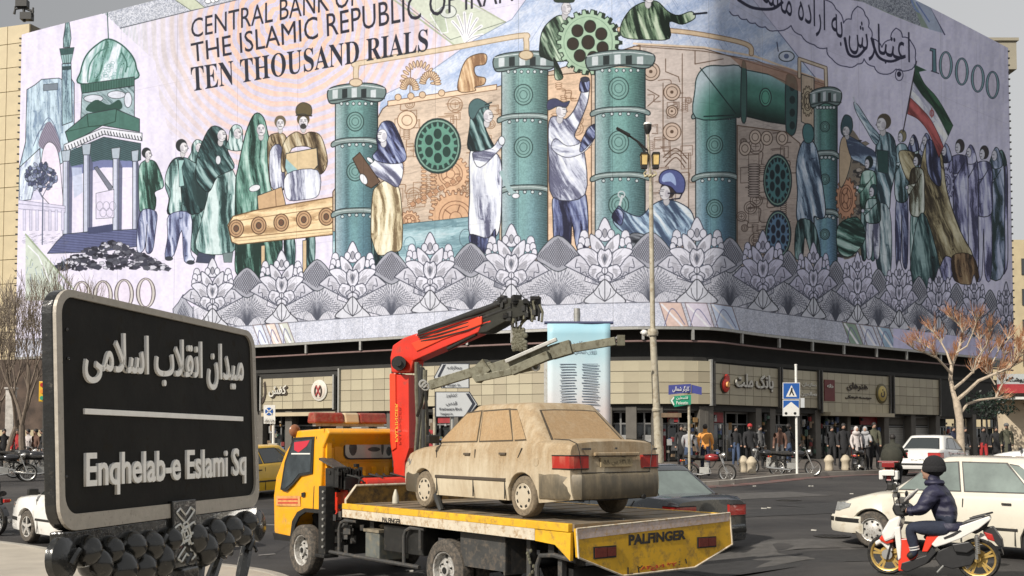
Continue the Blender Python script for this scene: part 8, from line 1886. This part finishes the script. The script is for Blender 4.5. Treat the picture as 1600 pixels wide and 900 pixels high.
b=W_(at(1011,240,y)); g=G(); g.tube([W_(at(1015,238,y)),W_(at(998,222,y)),W_(at(980,210,y))],.035,7); g.tube([W_(at(1014,252,y)),W_(at(1004,232,y)),W_(at(996,222,y))],.025,6); g.build('arm',m_blackmetal,lp_,smooth=True)
g=G(); g.beam(W_(at(984,212,y)),W_(at(963,200,y)),.16,.09,w2=.2,h2=.05); g.build('floodlight',m_blackmetal,lp_,bevel=.01)
c=W_(at(1007,520,y)); g=G(); g.ball(c,(.11,.11,.10),n=12,m=8); g.tube([c,W_(at(1020,529,y))],.035,6); g.tube([W_(at(1001,519,y)),W_(at(1013,524,y))],.05,8); g.build('camera_dome',m_white,lp_,smooth=True)
# printed drop banner on its own post
y=34.5; m_pb=bpy.data.materials.new('sky_blue_print'); m_pb.use_nodes=True; n=m_pb.node_tree.nodes; l=m_pb.node_tree.links; b=n['Principled BSDF']; b.inputs['Roughness'].default_value=.55
tc=n.new('ShaderNodeTexCoord'); sx=n.new('ShaderNodeSeparateXYZ'); l.new(tc.outputs['Object'],sx.inputs[0]); r=n.new('ShaderNodeValToRGB'); mr=n.new('ShaderNodeMapRange'); mr.inputs['From Min'].default_value=-1.3; mr.inputs['From Max'].default_value=3.0
nz=n.new('ShaderNodeTexNoise'); nz.inputs['Scale'].default_value=1.3; l.new(tc.outputs['Object'],nz.inputs['Vector']); ad=n.new('ShaderNodeMath'); ad.operation='MULTIPLY_ADD'; ad.inputs[1].default_value=1.2; l.new(nz.outputs['Fac'],ad.inputs[0]); l.new(sx.outputs['Z'],ad.inputs[2]); l.new(ad.outputs[0],mr.inputs[0]); l.new(mr.outputs[0],r.inputs[0])
e=r.color_ramp.elements; e[0].position=.25; e[0].color=(.62,.56,.55,1); e[1].position=.95; e[1].color=(.30,.55,.66,1); e2=e.new(.5); e2.color=(.60,.70,.74,1); e3=e.new(.75); e3.color=(.40,.62,.70,1); l.new(r.outputs[0],b.inputs['Base Color'])
TL,TR_b,BL,BR=at(853,506,y),at(951,506,y),at(859,698,y),at(955,698,y)
cx=(TL+TR_b+BL+BR)/4
pb=empty('printed_drop_banner',(cx.x,y,gz(cx.x,y)),0,'pale blue printed banner with persian text hanging left of the lamp post','banner')
H2=(TL.z-BL.z)/2; W2=(TR_b.x-TL.x)/2; sh=empty('sheet_anchor',(0,0,0)); bpy.data.objects.remove(sh)
g=G(); g.grid(lambda u,v:((u-.5)*2*W2,.02*math.sin(u*7+v*3),(v-.5)*2*H2),10,12); o=g.build('printed_sheet',m_pb,pb,smooth=True); o.location=(0,-.06,cx.z-pb.location.z); so=o.modifiers.new('thickness','SOLIDIFY'); so.thickness=.01
zc=cx.z-pb.location.z; m_txt=mat('slate_print',(.16,.20,.26),.6,var=.2); m_vio=mat('violet_skyline_print',(.10,.07,.22),.6,var=.4,scale=8)
def flat(nm,x0,x1,z0,z1,m,par=pb,yy_=-.095): 
    g=G(); g.box(((x0+x1)/2,yy_,(z0+z1)/2),(x1-x0,.012,z1-z0)); return g.build(nm,m,par)
letters('heading_lettering',persian('بیانیه گام دوم'),lambda u,v:Vector((-.38+.9*u,-.09,zc+H2-.72+.17*v)),m_txt,pb,thick=(0,-1,0),depth=.006)
letters('heading_lettering',persian('انقلاب اسلامی ایران'),lambda u,v:Vector((-.40+.92*u,-.09,zc+H2-.98+.17*v)),m_txt,pb,thick=(0,-1,0),depth=.006)
rl=random.Random(4)
for c0 in (-.62,.08):
    for k in range(20):
        z=zc+H2-1.3-k*.085
        if rl.random()<.12: continue
        flat('text_line',c0+rl.random()*.06,c0+.56-rl.random()*.1,z,z+.022,m_txt)
x=-W2+.12
while x<W2-.05:
    w_=.03+rl.random()*.07; h_=.10+rl.random()*.12+(.35 if .05<x<.25 else .1 if x>.2 else 0)*rl.random()*1.4; flat('skyline_block',x,x+w_,zc-H2+.02,zc-H2+h_,m_vio); x+=w_+.02+rl.random()*.05
g=G(); g.tube([(-W2-.1,-.02,zc+H2+.03),(W2+.1,-.02,zc+H2+.03)],.05,8); g.build('top_bar',mat('dark_blue_bar',(.06,.07,.14),.5),pb,smooth=True)
g=G(); g.tube([(-.05,.08,0),(-.05,.08,zc+H2+.5)],.10,12); g.lathe([(.105,0),(.11,.16)],c=(-.05,.08,zc+H2+.2),n=12); g.build('post',m_steel,pb,smooth=True)
g=G(); g.box((W2*.35,.06,zc+H2-.28),(.6,.06,.08)); g.build('bracket',m_darkgrey,pb)
# small sign factory
def sign(px,py0,py1,y,name,label,cat,rz=0):
    """post from the ground to py0 at px"""
    a=at(px,700,y); z=gz(a.x,y)+(.13 if y>35.3 else 0); t=empty(name,(a.x,y,z),rz,label,cat); top=at(px,py0,y).z-z
    g=G(); g.tube([(0,0,0),(0,0,top)],.045,10); g.lathe([(.055,0),(.05,.04),(.01,.05)],c=(0,0,top),n=10); g.build('post',m_post if cat!='traffic sign' else m_white,t,smooth=True)
    return t,(lambda x,yy_,dy=-.07:Vector((at(x,yy_,y).x-a.x,dy,at(x,yy_,y).z-z)))
def plate(t,L,px,m,nm,th=.02,dy=-.07,rim=None):
    Q=[L(*p,dy) for p in px]; g=G(); g.prism([(q.x,q.z) for q in Q],dy,dy-th,0,lambda u,v,w:(u,w,v)); o=g.build(nm,m,t)
    return o
m_sgw=mat('pale_sign_face',(.55,.57,.58),.4,var=.06); m_sgd=mat('dark_sign_border',(.03,.035,.05),.5); m_blue=mat('sign_blue',(.02,.10,.36),.4,var=.08); m_green=mat('sign_green',(.02,.28,.16),.4,var=.08); m_pur=mat('street_sign_blue',(.06,.07,.26),.4,var=.1)
def lt(t,L,s,x0,y1,x1,y0,m,par,dy=-.12,bold=.01,per=True):
    a=L(x0,y1,dy); b=L(x1,y0,dy); return letters('sign_lettering',persian(s) if per else s,lambda u,v:Vector((a.x+(b.x-a.x)*u,dy,a.z+(b.z-a.z)*v)),m,par,thick=(0,-1,0),depth=.004,bold=bold)
# directional signs (grey arrows), between crane column and the dusty car
t,L=sign(679,640,0,30,'direction_sign','pair of pale grey arrow shaped direction signs behind the crane boom','road sign')
for px in ([(690,568),(734,568),(734,607),(690,607),(678,590)],[(680,612),(734,612),(747,632),(732,652),(680,652)]):
    o=plate(t,L,px,m_sgd,'sign_plate'); c=(sum(p[0] for p in px)/5,sum(p[1] for p in px)/5); plate(t,L,[(c[0]+(p[0]-c[0])*.94,c[1]+(p[1]-c[1])*.93) for p in px],m_sgw,'sign_face',dy=-.092,th=.006)
plate(t,L,[(684,588),(693,570),(697,570),(688,588),(696,605),(692,605)],m_sgd,'arrow_mark',dy=-.1,th=.006); plate(t,L,[(728,615),(733,615),(743,631),(731,650),(726,650),(738,631)],m_sgd,'arrow_mark',dy=-.1,th=.006)
lt(t,L,'جمالزاده',699,578,722,572,m_sgd,t); lt(t,L,'کارگر',706,588,722,582,m_sgd,t); lt(t,L,'Kargar St.',698,604,720,600,m_sgd,t,per=False)
lt(t,L,'کشاورز',697,621,714,615,m_sgd,t); lt(t,L,'قدس',697,634,714,627,m_sgd,t); lt(t,L,'Keshavarz Blvd.',687,641,722,637,m_sgd,t,per=False); lt(t,L,'Taleghani St.',688,649,708,645,m_sgd,t,per=False)
g=G(); a=L(707,652); g.tube([(a.x,0,0),(a.x,0,a.z)],.045,8); g.build('post',m_steel,t)
# blue and green street name arrows
t,L=sign(1077,604,0,35.8,'street_name_post','thin post with blue street plates over a green arrow sign','road sign')
plate(t,L,[(1044,602),(1079,600),(1079,613),(1044,617)],m_pur,'blue_plate'); plate(t,L,[(1080,601),(1096,605),(1096,617),(1080,614)],m_pur,'blue_plate',dy=-.03)
plate(t,L,[(1046,626),(1053,619),(1079,617),(1079,632),(1053,636)],m_green,'green_arrow_plate'); lt(t,L,'کارگر شمالی',1050,613,1076,603,m_white,t); lt(t,L,'فلسطین',1056,625,1074,619,m_white,t); lt(t,L,'Felestin',1056,632,1074,627,m_white,t,per=False)
plate(t,L,[(1047,626),(1052,620),(1053,622),(1050,626),(1053,632),(1052,634)],m_white,'arrow_chevron',dy=-.1,th=.004)
# pedestrian crossing sign
t,L=sign(1245,571,0,38.2,'crossing_sign','blue pedestrian crossing sign above blue arrow panel on white post','traffic sign')
for px,nm in (([(1222,598),(1249,598),(1249,624),(1222,624)],'crossing_plate'),([(1222,625),(1248,625),(1248,650),(1222,650)],'arrow_plate')):
    plate(t,L,px,m_white,'plate_border'); c=(sum(p[0] for p in px)/4,sum(p[1] for p in px)/4); plate(t,L,[(c[0]+(p[0]-c[0])*.93,c[1]+(p[1]-c[1])*.93) for p in px],m_blue,nm,dy=-.092,th=.005)
plate(t,L,[(1227,620),(1244,620),(1235.5,602)],m_white,'white_triangle',dy=-.1,th=.005); plate(t,L,[(1235,606),(1237,606),(1237,611),(1240,618),(1238,618),(1235.5,613),(1233,618),(1231.5,618),(1234,611)],m_blackmetal,'walking_figure',dy=-.108,th=.004)
plate(t,L,[(1223,638),(1235,628),(1247,638),(1247,641),(1223,641)],m_white,'up_arrow',dy=-.1,th=.005); plate(t,L,[(1223,641),(1247,641),(1247,650),(1223,650)],m_white,'pictogram_strip',dy=-.1,th=.005)
for c_ in (1227,1241): 
    g=G(); q=L(c_,646,-.11); g.lathe([(.05,0),(.05,.01)],c=q,axis='Y',n=12); g.build('wheelchair_mark',m_blackmetal,t)
plate(t,L,[(1250,622),(1256,622),(1256,637),(1250,637)],m_sgw,'small_notice')
# no stopping sign
t,L=sign(427,636,0,33,'no_stopping_sign','white no stopping sign on cream post left of the truck cab','traffic sign')
plate(t,L,[(413,633),(431,633),(431,662),(413,662)],m_white,'plate'); c=L(421.5,643,-.095)
g=G(); g.lathe([(.12,0),(.12,.008)],c=c-Vector((0,.006,0)),axis='Y',n=20); g.build('blue_disc',m_blue,t)
g=G()
for s in (1,-1): g.beam(c+Vector((-.09,-.01,-.09*s)),c+Vector((.09,-.01,.09*s)),.03,.01,up=(0,1,0))
g.build('cross_bars',m_white,t); lt(t,L,'حمل با جرثقیل',414,660,430,654,m_blackmetal,t)
g=G(); q=L(427,742); g.box((0,0,.7),(.28,.2,1.4)); g.build('post_sleeve',m_post,t,bevel=.02)
# bollards
for k,(px,yy_) in enumerate(((1174,38.6),(1295,41.3),(1321,41.9),(1161,39.4))):
    x=pp(px,yy_); lab=('cream bollard standing alone before the black and chrome motorcycle','cream bollard left of the pair near the pale coated women','cream bollard right of the pair near the pale coated women','cream bollard half hidden behind the lone one')[k]
    t=empty('bollard',(x,yy_,gz(x,yy_)+.13),0,lab,'bollard','cream bollards along the kerb'); g=G(); g.lathe([(.15,0),(.17,.05),(.15,.12),(.15,.30),(.19,.36),(.19,.42),(.15,.48),(.1,.56),(.02,.60)],n=14); g.build('bollard_body',mat('cream_bollard_stone',(.50,.43,.32),.7,var=.2,scale=5),t,smooth=True)
# shop lettering on the fascia
def fl(s,xa,xb,ya,yb,m,name='fascia_lettering',per=True,bold=.02,off=-.40,dep=.05):
    y0=(ya+yb)/2; sa,sb=s_of(xa,y0),s_of(xb,y0); p,n=plan_at((sa+sb)/2,off); 
    zz=lambda py,px:z_of(px,py,off)
    z0,z1=zz(yb,(xa+xb)/2),zz(ya,(xa+xb)/2)
    def pl(u,v): q,_=plan_at(sa+(sb-sa)*u,off); return Vector((q[0],q[1],z0+(z1-z0)*v))
    return letters(name,persian(s) if per else s,pl,m,bld,thick=(n[0],n[1],0),depth=dep,bold=bold)
def disc(xc,yc,r,m,off=-.40,th=.06,ry=None,name='roundel'):
    s=s_of(xc,yc); p,n=plan_at(s,off); z=z_of(xc,yc,off); t_=Vector((-n[1],n[0],0)); nn_=Vector((n[0],n[1],0)); g=G(); g.lathe([(r,0),(r,th),(r*.9,th+.02)],c=(p[0],p[1],z),n=26,R=Matrix((t_,Vector((0,0,1)),nn_)).transposed()); return g.build(name,m,bld,smooth=True)
m_ltd=mat('brown_black_letters',(.06,.045,.035),.5,var=.2); m_ltw=mat('off_white_letters',(.62,.60,.54),.5,var=.1)
fl('کفش',415,443,604,622,m_ltd); fl('کفش',414,441,602,620,m_ltw,off=-.36); fl('ر',401,409,596,632,m_ltd)
disc(492,610,.62,m_ltw); disc(492,610,.50,mat('pale_roundel',(.66,.58,.50),.5),off=-.33,th=.02)
for s_ in (-1,1): fl(')' if s_>0 else '(',486 if s_<0 else 494,490 if s_<0 else 498,602,620,m_ltd,off=-.29,per=False)
fl('X',488,496,603,618,mat('muted_red_mark',(.36,.06,.06),.5),off=-.28,per=False)
fl('بانک ملت',1158,1217,586,612,m_ltd,off=-.40,bold=.06); fl('بانک ملت',1158,1216,585,611,m_ltw,off=-.34)
s=s_of(1142,598); 
for (xc,yc,r,m_q,of) in ((1142,602,.42,m_ltd,-.40),(1142,602,.36,mat('bank_emblem_red',(.55,.03,.02),.4),-.33),(1144,592,.24,mat('bank_emblem_red',(.55,.03,.02),.4),-.34),(1143,601,.15,mat('bank_emblem_orange',(.8,.4,.12),.4),-.24)): disc(xc,yc,r,m_q,off=of,name='bank_emblem')
fl('سازمان',1262,1284,598,605,m_ltw); fl('صالحین',1260,1285,612,620,m_ltw,bold=.04)
g=None
p,n=plan_at(s_of(1305,610),-.39); g=G(); g.box((p[0],p[1],z_of(1305,610,-.39)),(1.1,.06,1.25),rz=math.atan2(n[1],n[0])-math.pi/2); g.build('maroon_plaque',mat('maroon_plaque_paint',(.14,.02,.02),.5,var=.15),bld)
fl('خانه',1300,1310,600,606,m_ltw,off=-.34,dep=.03); fl('هنرهای',1332,1364,598,611,m_ltd); fl('موسسه فرهنگی',1330,1370,618,624,m_ltd)
disc(1386,615,.62,mat('dark_brass_ring',(.10,.08,.03),.4),off=-.40); disc(1386,615,.48,mat('brass_roundel',(.50,.38,.12),.4,metal=.4,var=.2),off=-.33,th=.02); fl('ن',1383,1389,608,621,m_ltd,off=-.29,dep=.02)
# ---- bare trees
def branchtree(name,base,h,label,m_bark,seed,trunk_r,lean=(0,0),levels=5,fork=.36,spread=.62,twig=None,m_tw=None,shrink=.74,kids=(2,3),world_scale=1.,up=.25,minr=.012):
    rr=random.Random(seed); t=empty(name,base,0,label,'tree'); gt=G(); gb=G(); gw=G(); nb=[0]
    def grow(p,d,L,r,lv,par):
        P_=[p]; R_=[r]; q=Vector(p); dd=Vector(d)
        for k in range(3):
            dd=(dd+Vector((rr.uniform(-1,1),rr.uniform(-1,1),rr.uniform(-.6,1)))*.16+Vector((0,0,up*.12))).normalized(); q=q+dd*L/3; P_.append(q.copy()); R_.append(r*(1-(1-shrink)*(k+1)/3))
        G_=gt if lv==0 else gb if lv<levels-1 else gw
        G_.tube(P_,R_,8 if lv<2 else 5 if lv<4 else 3,caps=lv>2)
        if lv>=levels: return
        n=rr.randint(*kids)+(1 if lv==levels-1 else 0); a0=rr.uniform(0,6.28)
        for i in range(n):
            a=a0+i*6.28/n+rr.uniform(-.5,.5); o=dd.orthogonal().normalized(); o2=dd.cross(o); sp_=spread*rr.uniform(.6,1.25)
            nd=(dd*math.cos(sp_)+(o*math.cos(a)+o2*math.sin(a))*math.sin(sp_)+Vector((0,0,up*.5))).normalized()
            pos=P_[-1] if i<2 or lv<2 else P_[-2]
            grow(pos,nd,L*rr.uniform(.66,.92),max(R_[-1]*rr.uniform(.62,.86),minr),lv+1,par)
    grow(Vector((0,0,0)),Vector((lean[0],lean[1],1)).normalized(),h*fork,trunk_r,0,t)
    gt.build('trunk',m_bark,t,smooth=True); gb.build('limbs',m_bark,t,smooth=True); gw.build('crown',m_tw or m_bark,t)
    return t
m_bark=mat('pale_pruned_bark',(.46,.38,.29),.8,var=.3,scale=6,bump=.4,bscale=20); m_tw=mat('russet_twigs',(.42,.20,.10),.7,var=.35,scale=3); m_bark2=mat('grey_brown_bark',(.16,.125,.095),.85,var=.3,scale=5); m_tw2=mat('dull_brown_twigs',(.30,.25,.20),.85,var=.3,scale=3)
# right tree traced limb by limb in its own depth
ty=41.0; t0=at(1501,738,ty); tr=empty('bare_plane_tree',(t0.x,ty,gz(t0.x,ty)+.1),0,'pollarded bare tree with pale limbs and russet twigs right of the shops','tree')
O_=Vector((t0.x,ty,gz(t0.x,ty)+.1)); rt=random.Random(8)
def TPx(x,y_,dy=0): q=at(x,y_,ty+dy); return q-O_
g=G(); g.tube([TPx(1501,738),TPx(1501,700),TPx(1500,660),TPx(1496,635),TPx(1493,622)],[.22,.155,.135,.14,.11],12); g.build('trunk',m_bark,tr,smooth=True)
LM=[([(1496,635),(1490,612),(1486,590),(1486,570),(1493,556),(1500,540),(1505,520)],.12,0,.4),([(1488,584),(1478,572),(1464,560),(1445,550),(1428,546)],.07,0,-.5),([(1492,607),(1505,596),(1520,582),(1530,568),(1545,552)],.08,0,.6),([(1495,625),(1510,612),(1530,596),(1556,584),(1578,574),(1592,560)],.10,0,-.6),
([(1503,645),(1512,632),(1530,626),(1555,622),(1566,600),(1570,576),(1582,560)],.07,0,.3),([(1486,570),(1480,550),(1472,535),(1460,520)],.06,0,.2),([(1495,552),(1510,540),(1520,520),(1525,505)],.05,0,-.3),([(1530,568),(1535,550),(1530,530)],.04,0,.3),([(1545,590),(1550,570),(1560,548),(1575,530)],.05,0,.4),([(1556,600),(1548,588),(1542,580)],.04,0,0),([(1464,560),(1455,545),(1440,535)],.04,0,.2),([(1578,574),(1590,550),(1598,530)],.04,0,0),([(1520,582),(1525,560),(1540,540),(1545,520)],.045,0,-.4),([(1505,520),(1500,508),(1490,500)],.035,0,0),([(1560,584),(1570,556),(1590,540)],.04,0,.5)]
tips=[]
for P_,r,d0,d1 in LM:
    g=G(); n=len(P_); pts=[TPx(x,y_,d0+(d1*2.2)*i/(n-1)) for i,(x,y_) in enumerate(P_)]; pts=[p+Vector((rt.uniform(-1,1),0,rt.uniform(-1,1)))*.03 for p in pts]
    g.tube(pts,[r*.78*(1-.55*i/(n-1)) for i in range(n)],7); g.build('limb',m_bark,tr,smooth=True)
    for i in range(max(1,n//2),n): tips.append((pts[i],(pts[i]-pts[i-1]).normalized()))
g=G(); gw=G()
for p,d in tips:
    for k in range(10):
        dd=(d+Vector((rt.uniform(-1,1),rt.uniform(-1,1),rt.uniform(-.2,1.5)))*.8).normalized(); q=p; L=rt.uniform(.2,.5); q2=q+dd*L; g.tube([q,q2],[.014,.009],4)
        for j in range(5):
            d2=(dd+Vector((rt.uniform(-1,1),rt.uniform(-1,1),rt.uniform(-.1,1.5)))*.5).normalized(); s_=q+dd*L*rt.uniform(.4,1); e_=s_+d2*rt.uniform(.22,.5); gw.tube([s_,(s_+e_)/2+Vector((rt.uniform(-1,1),0,rt.uniform(-1,1)))*.04,e_],[.0075,.006,.004],3)
g.build('branches',m_bark,tr,smooth=True,kind='stuff'); gw.build('crown',m_tw,tr)
# left thicket of bare street trees
for k,(px,y,h,lab) in enumerate(((10,44,7.6,'bare brown tree at the very left edge before the yellow wall'),(38,41,7.6,'bare brown tree in the middle of the left thicket'),(66,47,8.6,'bare brown tree rising just left of the name sign'),(-14,50,7.4,'bare brown tree behind the others at the left edge'),(90,52,8.2,'bare brown tree mostly behind the name sign'))):
    x=pp(px,y); branchtree('bare_street_tree',(x,y,gz(x,y)+.1),h,lab,m_bark2,20+k,.16,levels=7,fork=.23,spread=.42,m_tw=m_tw2,shrink=.72,up=.55,minr=.008,kids=(2,3))
# hedge of bare scrub under the trees, wall and ledge at the far left
y=48; a=at(-30,684,y); b=at(150,684,y)
t=empty('low_boundary_wall',((a.x+b.x)/2,y,gz(a.x,y)),0,'pale low wall with beige coping behind the crowd at the left','wall'); zt=at(40,672,y).z-t.location.z; zb=at(40,690,y).z-t.location.z
g=G(); g.box((0,0,zb/2),(b.x-a.x,.3,zb)); g.build('wall_face',mat('pale_wall_paint',(.50,.46,.42),.8,var=.12,scale=1),t); 
for k in range(6):
    L=(b.x-a.x)/6; g=G(); g.box((a.x-t.location.x+L*(k+.5),-.1,(zb+zt)/2),(L-.05,.7,zt-zb)); g.build('coping_panel',m_beige2,t)
y=58; a=at(-60,560,y); b=at(120,560,y); t=empty('brown_kiosk_block',((a.x+b.x)/2,y+2,gz(a.x,y)),0,'dull brown building front hidden behind the left thicket','building'); g=G(); hh=at(30,562,y).z-t.location.z; g.box((0,0,hh/2),(b.x-a.x,4,hh)); g.build('wall',mat('dull_brown_wall',(.12,.085,.065),.85,var=.4,scale=.6,dust=(.05,.04,.035),dustamt=.4),t)
y=45; x=pp(16,y); t=empty('white_pillar',(x,y,gz(x,y)),0,'short mottled white pillar among the left trees','pillar'); z=at(16,608,y).z-t.location.z; g=G(); g.box((0,0,z/2),(.34,.3,z)); g.box((0,0,z+.03),(.42,.38,.08)); g.build('pillar_shaft',mat('mottled_white',(.52,.49,.45),.8,var=.35,scale=5),t,bevel=.01)
y=40; x=pp(68,y); t=empty('traffic_light',(x,y,gz(x,y)),0,'yellow bodied traffic light beside the upper left of the name sign post','traffic light'); z=at(68,612,y).z-t.location.z
g=G(); g.tube([(0,0,0),(0,0,z+.3)],.05,8); g.build('post',m_darkgrey,t); g=G(); g.box((0,-.1,z),(.26,.2,.75)); h_=g.build('signal_housing',m_taxi,t,bevel=.02)
for k in range(3):
    g=G(); g.lathe([(.075,0),(.075,.03)],c=(0,-.235,z+.24-.24*k),axis='Y',n=12); g.build('signal_lens',(m_red,m_orange,m_green)[k],h_)
# rooftop floodlights above the left end
t=empty('rooftop_floodlight',(0,0,0),0,'spindly black floodlight bracket on the roof edge at the top left','floodlight'); p_=lambda x,y_:at(x,y_,76)
g=G(); g.tube([p_(38,34),p_(37,8)],.10,6); g.tube([p_(22,22),p_(24,14),p_(36,12),p_(52,18),p_(50,26)],.09,6); g.tube([p_(24,10),p_(23,22)],.07,6); g.tube([p_(52,12),p_(50,26)],.07,6); g.tube([p_(31,8),p_(37,16)],.07,5); g.build('bracket',m_blackmetal,t)
for x,y_ in ((42,26),(35,6)):
    g=G(); g.box(p_(x,y_),(.8,.5,.5)); g.build('lamp_head',m_blackmetal,t)
# small litter and road marks
g=G(); rl=random.Random(12)
for (x,y_) in ((1145,757),(1195,795),(1268,760),(1271,829),(1330,772),(1204,794),(1180,760),(640,893)):
    c=onground(x,y_); 
    for k in range(3): g.box((c.x+rl.uniform(-.05,.05),c.y+rl.uniform(-.05,.05),c.z+.012),(.05+rl.random()*.06,.04,.02),rz=rl.random()*3)
o=g.build('litter_scraps',mat('pale_litter',(.55,.53,.48),.8),kind='stuff'); tag(o,'small pale scraps of litter scattered on the asphalt','litter')
g=G()
for (xa,ya,xb,yb) in ((402,820,452,821),(1340,872,1365,873),(405,868,430,866)):
    a=onground(xa,ya); b=onground(xb,yb); g.beam((a.x,a.y,a.z+.006),(b.x,b.y,b.z+.006),.10,.006)
o=g.build('road_paint_marks',mat('worn_road_paint',(.22,.21,.2),.8,var=.4,scale=8)); o['kind']='structure'
print('scene built',round(time.time()-T0,1),'tiles',nfasc)
